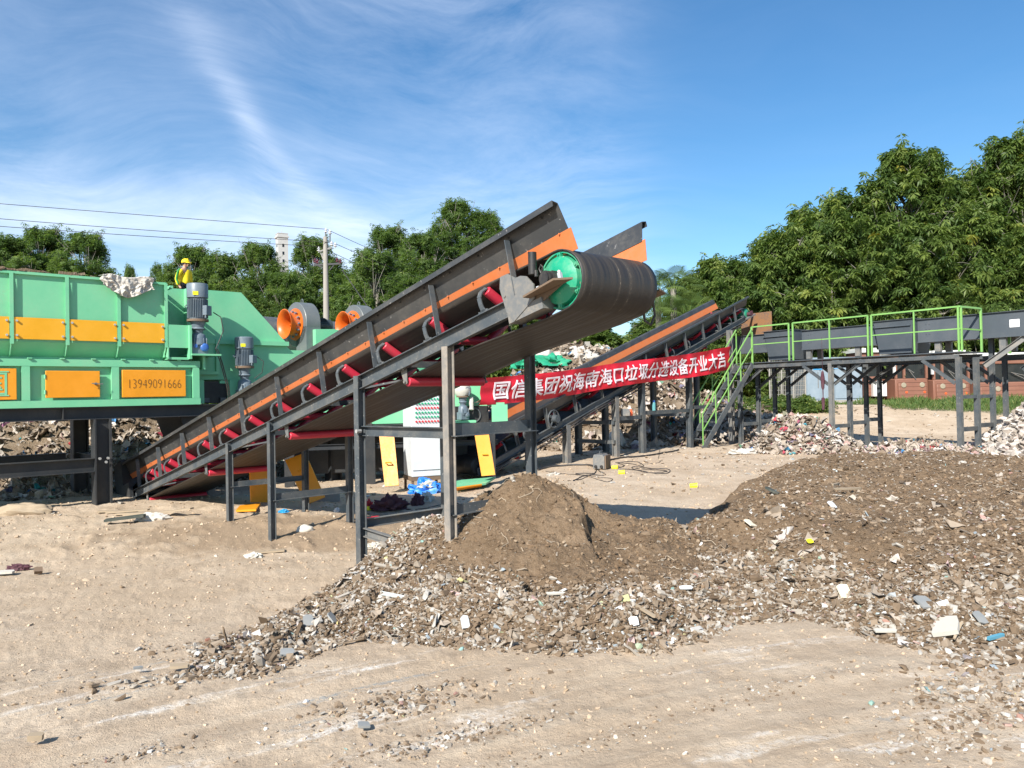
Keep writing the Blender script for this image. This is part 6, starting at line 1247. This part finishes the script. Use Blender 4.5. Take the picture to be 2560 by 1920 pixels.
pts = [(0, 0, .98), (0, 0, 1.2), (0, 0, 1.42), (.01, 0, 1.52), (.03, 0, 1.62), (.05, 0, 1.70), (0, .10, .92), (.03, .10, .50), (0, .10, .08), (.14, .10, .03), (0, -.10, .92), (-.02, -.10, .50), (-.03, -.10, .08), (.11, -.10, .03), (0, .19, 1.40), (-.02, .24, 1.14), (.08, .24, .92), (0, -.19, 1.40), (-.05, -.25, 1.13), (.04, -.25, .90), (.10, -.25, .83), (.13, .24, .86)]
ed = [(0, 1), (1, 2), (2, 3), (3, 4), (4, 5), (0, 6), (6, 7), (7, 8), (8, 9), (0, 10), (10, 11), (11, 12), (12, 13), (2, 14), (14, 15), (15, 16), (2, 17), (17, 18), (18, 19), (19, 20), (16, 21)]
rad = [.10, .09, .09, .05, .085, .075, .085, .06, .045, .04, .085, .06, .045, .04, .06, .045, .035, .06, .045, .035, .03, .03]
bo = skin('body', pts, ed, rad, 'skin', pe, pe)
skin('trousers', [(0, 0, 1.0), (0, .10, .92), (.03, .10, .50), (0, .10, .12), (0, -.10, .92), (-.02, -.10, .50), (-.03, -.10, .12)], [(0, 1), (1, 2), (2, 3), (0, 4), (4, 5), (5, 6)], [.15, .10, .075, .065, .10, .075, .065], 'trouser', pe, pe)
jk = skin('jacket', [(0, 0, .92), (0, 0, 1.15), (0, 0, 1.38), (.01, 0, 1.47), (0, .20, 1.39), (-.02, .25, 1.13), (.07, .25, .93)], [(0, 1), (1, 2), (2, 3), (2, 4), (4, 5), (5, 6)], [(.165, .15), (.16, .15), (.15, .14), .07, .085, .07, .055], 'hivis', pe, pe)
skin('sleeve', [(0, -.10, 1.40), (0, -.20, 1.38), (-.05, -.27, 1.13), (.03, -.27, .92)], [(0, 1), (1, 2), (2, 3)], [.09, .09, .072, .058], 'hivis', pe, pe)
skin('sleeve_stripe', [(0, -.17, 1.46), (.015, -.285, 1.36), (-.01, -.33, 1.13), (.06, -.32, .95)], [(0, 1), (1, 2), (2, 3)], [.035, .035, .032, .026], 'jgreen', pe, pe); 
mb = MB(); hc = B+fx*.045+mz*1.655; mb.lathe(hc, mz, [(-.0, .125), (.015, .128), (.06, .12), (.10, .095), (.13, .05), (.14, 0)], 24); mb.prism([hc+fx*.08-fy*.09, hc+fx*.19-fy*.05, hc+fx*.19+fy*.05, hc+fx*.08+fy*.09], -mz*.012+fx*.01); mb.bar(hc-fx*.1+mz*.10, hc+fx*.1+mz*.10, .02, .05); mb.build('helmet', 'hivis', pe)
mb = MB(); mb.lathe(B+fx*.0+mz*1.60, mz, [(-.03, .02), (0, .085), (.06, .095)], 16); mb.build('hair', 'black', pe)
mb = MB(); mb.box(B+fx*.125+mz*1.60, (.022, .014, .022)); mb.box(B+fx*.112+mz*1.555, (.012, .03, .008)); mb.build('nose_and_mouth', 'skin', pe)
mb = MB()
for s_ in (-1, 1): mb.lathe(B+fx*.118+fy*s_*.034+mz*1.628, fx, [(-.01, .012), (0, .010), (.004, 0)], 8)
mb.build('eye', 'black', pe)
st_ = thing('inspection_stand', 'dark steel stand carrying the person behind the green feed bin', 'stand', (pc[0], pc[1], 0)); mb = MB(); mb.box(A3((pc[0]+.1, pc[1]+.1, pz-.06)), (.7, .6, .05)); mb.build('deck', 'dark2', st_)
for dx in (-.6, .8):
    for dy in (-.5, .6): mb = MB(); mb.bar((pc[0]+dx, pc[1]+dy, 0), (pc[0]+dx, pc[1]+dy, pz-.1), .12, .12); mb.build('leg', 'dark2', st_)
# ================================================================ VEGETATION
M['leafR'] = tonemat('broad_leaves', [(0., (.044, .084, .025)), (.35, (.10, .160, .044)), (.7, (.185, .245, .062)), (.92, (.27, .30, .07)), (1., (.30, .27, .05))], rough=.45, bump=0., trans=.40)
M['leafL'] = tonemat('fine_leaves', [(0., (.052, .098, .032)), (.4, (.115, .185, .058)), (.75, (.19, .265, .08)), (1., (.28, .33, .11))], rough=.6, bump=0., trans=.45)
M['leafP'] = tonemat('palm_leaves', [(0., (.05, .10, .025)), (1., (.17, .23, .06))], rough=.4, bump=0., trans=.2)
M['grass'] = tonemat('grass_blades', [(0., (.04, .08, .02)), (.6, (.085, .145, .035)), (1., (.22, .22, .08))], rough=.6, bump=0., trans=.2)
M['bark'] = paint('pale_bark', (.27, .25, .21), dirt=(.10, .09, .07), amt=.7, rough=.9, scale=4., bump=.4)
def leafquads(P, D, U, L, W, droop=.0):
    """P base, D direction, U roughly up/normal, all (n,3)"""
    Sd = np.cross(D, U); Sd /= np.linalg.norm(Sd, axis=1, keepdims=True)+1e-9
    mid = P+D*L[:, None]*.55-np.array([0, 0, 1.])*(L*droop*.3)[:, None]; tip = P+D*L[:, None]-np.array([0, 0, 1.])*(L*droop)[:, None]
    v = np.stack([P, mid+Sd*W[:, None]*.5, tip, mid-Sd*W[:, None]*.5], 1).reshape(-1, 3); return v
def rosettes(C, k, L, W, rg, droop=.5):
    n = len(C); az_ = rg.random((n, 1))*6.28+np.arange(k)[None]*6.28/k+rg.normal(0, .2, (n, k)); ax_ = rg.normal(0, .45, (n, 3))+np.array([0, 0, 1.]); ax_ /= np.linalg.norm(ax_, axis=1, keepdims=True)
    t1 = np.cross(ax_, np.array([1., .3, .1])); t1 /= np.linalg.norm(t1, axis=1, keepdims=True); t2 = np.cross(ax_, t1)
    D = t1[:, None]*np.cos(az_)[..., None]+t2[:, None]*np.sin(az_)[..., None]+ax_[:, None]*rg.uniform(-.35, .45, (n, k, 1)); D /= np.linalg.norm(D, axis=2, keepdims=True)
    P = np.repeat(C[:, None], k, 1)+D*.02; U = np.repeat(ax_[:, None], k, 1)+rg.normal(0, .25, (n, k, 3)); LL = L*rg.uniform(.7, 1.25, (n, k)); 
    return leafquads(P.reshape(-1, 3), D.reshape(-1, 3), U.reshape(-1, 3), LL.ravel(), (LL*W).ravel(), droop)
def make_tree(name, seed, H, cr, cz0, nb, per, style, label, cat='tree', group=None, k=7, L=.2, W=.42, base=(0, 0, 0), lean=0.):
    rg = np.random.default_rng(seed); t = thing(name, label, cat, base, group)
    mb = MB(); b = A3(base); tips = []; tr_ = [b, b+A3((.1*lean, 0, H*.25)), b+A3((.4*lean, .1, H*.5)), b+A3((.6*lean, 0, H*.75)), b+A3((.7*lean, 0, H*.92))]
    r0 = .016*H+.03; mb.tube(tr_, [r0, r0*.8, r0*.55, r0*.3, r0*.1], 8)
    cl = []
    for i in range(nb):
        f = rg.uniform(0, 1)**.8; zc_ = cz0*H+(H*.97-cz0*H)*f; env = math.sin(math.pi*(.12+.80*f)**.85)*.9+.12; a = rg.random()*6.28; rr_ = cr*env*math.sqrt(rg.uniform(.05, 1.)); out_ = rg.random() < .22; rr_ *= 1.22 if out_ else 1.; zc_ = min(zc_*(1.06 if out_ and f > .5 else 1.), H*1.03); cl.append((b+A3((math.cos(a)*rr_+.5*lean*f, math.sin(a)*rr_, zc_)), cr*(rg.uniform(.07, .14) if out_ else rg.uniform(.17, .33))))
    for c_, r_ in cl:
        f0 = min(.85, max(.15, (c_[2]-b[2])/H-.22)); s_ = b+(tr_[-1]-b)*f0; m_ = (s_+c_)/2+A3((rg.normal(0, .2), rg.normal(0, .2), .25)); q_ = s_+(m_-s_)*.5+A3((0, 0, .1)); mb.tube([s_, q_, m_, c_], [r0*.35, r0*.26, r0*.17, r0*.06], 5)
        for _ in range(3): e_ = c_+A3(rg.normal(0, .6*r_, 3)); mb.tube([m_, (m_+e_)/2+A3((0, 0, .08)), e_], [r0*.12, r0*.08, r0*.03], 4)
    # crown: short leafy sprays on twigs, thinned by a 3-D gap pattern so that sky and shade show through
    ns = int(per*nb*.30); f = rg.random(ns*3)**.85; a = rg.random(ns*3)*6.28; env = np.sin(np.pi*(.10+.84*f)**.8)*.92+.10; rr = cr*env*np.sqrt(rg.uniform(.10, 1.10, ns*3))*np.where(rg.random(ns*3) < .05, 1.22, 1.)*(.86+.28*np.clip(.5+1.4*gnoise(a*1.1+seed, f*3.), 0, 1))
    cx = np.cos(a)*rr+.5*lean*f; cy = np.sin(a)*rr; cz = cz0*H+(H-cz0*H)*f*(1-.10*(rr/cr)**2)
    g_ = fbm(cx*.75+seed, cz*.85+cy*.3, 3, .6)+fbm(cy*.75+3*seed, cz*.85-cx*.3, 3, .6); keep = g_ > (.10 if style == 'R' else -.02); cx, cy, cz, g_ = cx[keep][:ns], cy[keep][:ns], cz[keep][:ns], g_[keep][:ns]
    n0 = len(cx); m_ = 6 if style == 'R' else 7; dr = np.stack([cx, cy, (cz-H*.45)*.9+1.2], -1)+rg.normal(0, 1.1, (n0, 3)); dr /= np.linalg.norm(dr, axis=1, keepdims=True); ln = (rg.uniform(.35, .75, (n0, 1))+(rg.random((n0, 1)) < .06)*.5)*(1. if style == 'R' else .9)
    st = np.linspace(0, 1, m_)[None, :, None]; C0 = np.stack([cx, cy, cz], -1)[:, None]; CC = (C0+dr[:, None]*ln[:, None]*st+rg.normal(0, .075, (n0, m_, 3))-np.array([0, 0, .14])*st**2).reshape(-1, 3)+b
    TT = (np.clip(rg.normal(.40, .13, n0)+.28*g_*0+rg.normal(0, .06, n0), 0, .93)[:, None]+rg.normal(0, .07, (n0, m_))+.10*np.linspace(-1, 1, m_)[None]+(rg.random((n0, 1)) < .02)*.35).ravel()
    v = rosettes(CC, k, L, W, rg, .55 if style == 'R' else .3)-A3(base)
    tw = mb; pick = rg.choice(n0, min(n0, 130), replace=False)
    for i_ in pick:
        e0 = A3((cx[i_], cy[i_], cz[i_]))+b; c_, r_ = min(cl, key=lambda q: np.linalg.norm(q[0]-e0)); tw.tube([c_, (c_+e0)/2+A3((0, 0, .1)), e0, e0+dr[i_]*ln[i_]], [.014, .011, .008, .004], 4)
    mb.build('trunk', 'bark', t)
    kk = np.repeat(np.clip(TT, 0, 1), k*4); o = npmesh('crown', v, None, 'leafR' if style == 'R' else 'leafL', kk, parent=t, quads=np.arange(len(v)).reshape(-1, 4)); return t
# right hillside: three source trees then copies, each one its own trunk and crown
def base_at(u, Y): p = V(u, 960, Y); return (p[0], p[1], gz(p[0], p[1])-.3)
srcs = [(3, 10.5, 3.7, .06, 40, 130), (5, 12.5, 4.0, .08, 44, 150), (9, 9.0, 3.4, .04, 36, 120)]
GR = 'broadleaf trees of the stand on the right hillside'
spots = [  # u, depth, top v, source, label
 (2560, 39, 345, 1, 'tallest broadleaf tree of the stand, at the right edge of the view'), (2440, 40.5, 415, 0, 'broad tree with a rounded top just left of the tallest tree'), (2290, 39, 372, 1, 'tall tree with a pale forked trunk showing near its top'),
 (2150, 40, 455, 0, 'tree whose crown steps down left of the pale forked trunk'), (2050, 41, 530, 2, 'mid sized tree with a loose twig sticking out to the left'), (1965, 40, 585, 2, 'tree with brownish tips above the second railing section'),
 (1880, 42, 625, 0, 'low rounded tree above the rust streaked plate'), (1800, 43, 655, 2, 'small tree beside the end of the second conveyor'), (1730, 45, 700, 2, 'lowest tree of the stand right of the fan palm'),
 (2640, 40, 420, 0, 'tree cut off by the right edge of the view'), (2360, 40.5, 600, 2, 'front tree of the stand behind the brown cars'), (2500, 40.5, 600, 2, 'front tree with yellowish leaves near the right edge'), (2220, 40.5, 600, 0, 'front tree behind the middle railing section'),
 (2090, 40.5, 680, 2, 'front tree behind the flared trough boxes'), (1990, 40.5, 720, 2, 'bushy front tree behind the left end of the platform'), (2590, 44, 400, 1, 'tall back tree behind the tallest tree'), (2400, 45, 500, 1, 'back tree filling the gap between two tall crowns'), (2180, 46, 590, 1, 'back tree behind the loose twig'),
 (1640, 44, 800, 2, 'low tree behind the green head drum'), (1560, 42, 835, 0, 'low leafy tree under the near conveyor head, right part'), (1480, 41, 815, 2, 'low leafy tree under the near conveyor head, middle part'), (1390, 42, 800, 0, 'low leafy tree under the near conveyor head, left part'), (1900, 47, 690, 1, 'back tree behind the brownish tips'), (1300, 43, 800, 2, 'low tree seen through the conveyor frame')]
roots = {}
for u, Y, vt, s_, lab in spots:
    H0 = srcs[s_][1]; b = base_at(u, Y); ht = V(u, vt, Y)[2]-b[2]; sc_ = ht/(H0*1.04)
    if s_ not in roots:
        sd, H, cr, cz, nb, per = srcs[s_]; t = make_tree('broadleaf_tree', sd, H, cr, cz, nb, per, 'R', lab, 'tree', GR, 7, .27, .36, (0, 0, 0)); roots[s_] = t; t.location = b; t.scale = (max(sc_, .8),)*2+(sc_,); t.rotation_euler = (0, 0, u*.7)
        t['label'] = lab
    else: dup(roots[s_], b, u*.7, lab, GR, (max(sc_, .85), max(sc_, .85), sc_))
# left hillside: finer leaves
GL = 'fine leaved trees behind the green machine'
srl = [(21, 10., 3.3, .06, 40, 170), (25, 11.5, 3.0, .08, 42, 170), (29, 13.5, 3.1, .22, 38, 150)]
spl = [(30, 44, 600, 0, 'rounded dark tree at the left edge of the view'), (110, 46, 578, 1, 'taller tree standing second from the left edge'), (215, 45, 590, 1, 'dark pointed tree just left of the gap with open sky'), (-40, 45, 590, 0, 'tree cut off by the left edge'),
 (330, 62, 672, 0, 'small distant tree in the gap left of the person'), (395, 62, 668, 0, 'small distant tree just left of the person'), (480, 46, 622, 1, 'wide tree rising behind the person'), (555, 45, 645, 0, 'tree behind the large geared motor'), (650, 45, 615, 1, 'rounded tree left of the tower building'),
 (790, 46, 600, 1, 'tree standing directly behind the utility pole'), (720, 43, 690, 0, 'lower tree in front of the tower building'), (870, 44, 690, 0, 'bright lower tree right of the utility pole'), (945, 43, 640, 0, 'dense dark tree right of the stay wire'), (975, 47, 575, 1, 'tree with a bushy top left of the tallest left hand tree'),
 (1060, 45, 590, 1, 'tree below the tallest left hand tree'), (1150, 47, 508, 2, 'tallest left hand tree with an airy crown against the sky'), (1215, 48, 535, 2, 'airy tree just left of the conveyor skirt end'), (1040, 42, 700, 0, 'front bush like tree behind the middle of the conveyor'), (600, 42, 730, 0, 'low front tree behind the curved green housing'), (1260, 47, 640, 1, 'tree behind the upper end of the conveyor skirt')]
rl = {}
for u, Y, vt, s_, lab in spl:
    H0 = srl[s_][1]; b = base_at(u, Y); b = (b[0], b[1], b[2]); ht = V(u, vt, Y)[2]-b[2]; sc_ = ht/(H0*1.02)
    if s_ not in rl:
        sd, H, cr, cz, nb, per = srl[s_]; t = make_tree('fine_leaved_tree', sd, H, cr, cz, nb, per, 'L', lab, 'tree', GL, 7, .17, .34, (0, 0, 0)); rl[s_] = t; t.location = b; t.scale = (max(sc_, .75),)*2+(sc_,); t.rotation_euler = (0, 0, u*.9)
    else: dup(rl[s_], b, u*.9, lab, GL, (max(sc_, .8), max(sc_, .8), sc_) if Y < 60 else (.36, .36, sc_))
# fan palms
def palm(base, H, seed, label):
    rg = np.random.default_rng(seed); t = thing('fan_palm', label, 'palm', base, 'fan palms at the foot of the hillside'); b = A3(base); mb = MB(); mb.tube([b, b+mz*H*.5, b+mz*H], [.18, .14, .13], 10); mb.build('trunk', 'bark', t)
    for i in range(26):
        a = i*2.4; e = 1.25-i*.075; d = A3((math.cos(a)*math.cos(e), math.sin(a)*math.cos(e), math.sin(e))); s = b+mz*H; st = s+d*.75-mz*.05; sd = unit(np.cross(d, mz)); un = np.cross(sd, d)
        n_ = 24; an = np.linspace(-1.5, 1.5, n_); D = d[None]*np.cos(an)[:, None]+sd[None]*np.sin(an)[:, None]-un[None]*.10; P_ = np.repeat(st[None], n_, 0); L_ = .85*np.ones(n_)*(.75+.25*np.cos(an)); v = leafquads(P_, D, np.repeat(un[None], n_, 0), L_, L_*.045, .5)
        st_v = leafquads(s[None], d[None], un[None], np.array([.8]), np.array([.05]), 0.)
        v = np.concatenate([v, st_v])-b; npmesh('frond', v, None, 'leafP', np.full(len(v), rg.uniform(.1, .9)), parent=t, quads=np.arange(len(v)).reshape(-1, 4))
b = base_at(1688, 33.); palm(b, V(1688, 722, 33.)[2]-b[2], 3, 'fan palm rising between the green head drum and the second conveyor')
b = base_at(1650, 35.); palm(b, V(1650, 740, 35.)[2]-b[2], 8, 'fan palm half hidden behind the far bearing of the head drum')
b = base_at(1725, 31.5); palm(b, V(1725, 790, 31.5)[2]-b[2], 11, 'lower fan palm hanging over the second conveyor')
# undergrowth along the foot of the stand and grass strip
rg = np.random.default_rng(77)
def bushes(name, label, poly, n, h0, h1, mat, k, L, W, dens=None, droop=.4, kind='stuff'):
    xs = [p[0] for p in poly]; ys = [p[1] for p in poly]; x = rg.uniform(min(xs), max(xs), n); y = rg.uniform(min(ys), max(ys), n); kk = sdf(poly, x, y) > 0; x, y = x[kk], y[kk]
    hh = (h0+(h1-h0)*np.clip(.5+1.3*fbm(x*.6, y*.6, 3), 0, 1)); z = gh(x, y, False)+hh*rg.random(len(x))**.6; v = rosettes(np.stack([x, y, z], -1), k, L, W, rg, droop); tn = np.clip(rg.normal(.4, .2, len(x)), 0, 1); tag(npmesh(name, v, None, mat, np.repeat(tn, k*4), quads=np.arange(len(v)).reshape(-1, 4)), label, 'undergrowth', kind=kind)
bushes('undergrowth', 'leafy undergrowth closing the foot of the right hillside', [(-4, 39), (8, 39), (26, 39), (32, 39), (32, 48), (-4, 50)], 60000, .8, 3.4, 'leafR', 6, .30, .42)
bushes('undergrowth', 'leafy undergrowth closing the foot of the left trees', [(-34, 40), (-2, 40), (-2, 50), (-36, 50)], 42000, .8, 3.6, 'leafL', 6, .26, .4)
bushes('ivy', 'low green creeper on the bank left of the container', [(8.5, 30), (12.5, 30), (13, 34), (9.5, 35)], 5000, .05, .5, 'leafR', 6, .12, .5)
def grass(name, label, poly, n, h):
    xs = [p[0] for p in poly]; ys = [p[1] for p in poly]; x = rg.uniform(min(xs), max(xs), n); y = rg.uniform(min(ys), max(ys), n); q_ = fbm(x*.7, y*.7, 3); kk = (sdf(poly, x, y)+2.2*q_ > .45); x, y = x[kk], y[kk]; m = len(x)
    D = rg.normal(0, .45, (m, 3)); D[:, 2] = 1; D /= np.linalg.norm(D, axis=1, keepdims=True); L_ = h*rg.uniform(.4, 1.3, m)*np.clip(1+1.2*fbm(x*1.1, y*1.1, 2), .3, 2); v = leafquads(np.stack([x, y, gh(x, y, False)], -1), D, np.repeat(np.array([[.3, 1., 0.]]), m, 0), L_, L_*.04+.006, .25)
    tag(npmesh(name, v, None, 'grass', np.repeat(np.clip(rg.normal(.5, .22, m), 0, 1), 4), quads=np.arange(len(v)).reshape(-1, 4)), label, 'grass', kind='stuff')
grass('grass', 'strip of tall weeds and grass in front of the brown cars', [(14.5, 31.3), (16.2, 30.0), (19, 28.6), (23, 27.2), (26, 28), (25, 33), (19, 34), (15.2, 34)], 26000, .34)
grass('grass', 'sparse tufts along the foot of the container', [(10.5, 32.8), (14.8, 33.2), (14.8, 33.9), (10.5, 33.9)], 5000, .25)
for u_, v_, w_ in ((-170, 600, 'first'), (-300, 580, 'second'), (-430, 600, 'third')):   # the row of trees goes on beyond the left edge
    b_ = base_at(u_, 45); ht_ = V(u_, v_, 45)[2]-b_[2]; dup(rl[0], b_, u_*.3, w_+' tree of the row beyond the left edge of the view', GL, (1., 1., ht_/10.4))
grass('grass', 'patch of weeds left of the green netting', [(-3, 31), (2, 31), (2, 36), (-3, 36)], 9000, .5)
print('objects', len(bpy.data.objects))
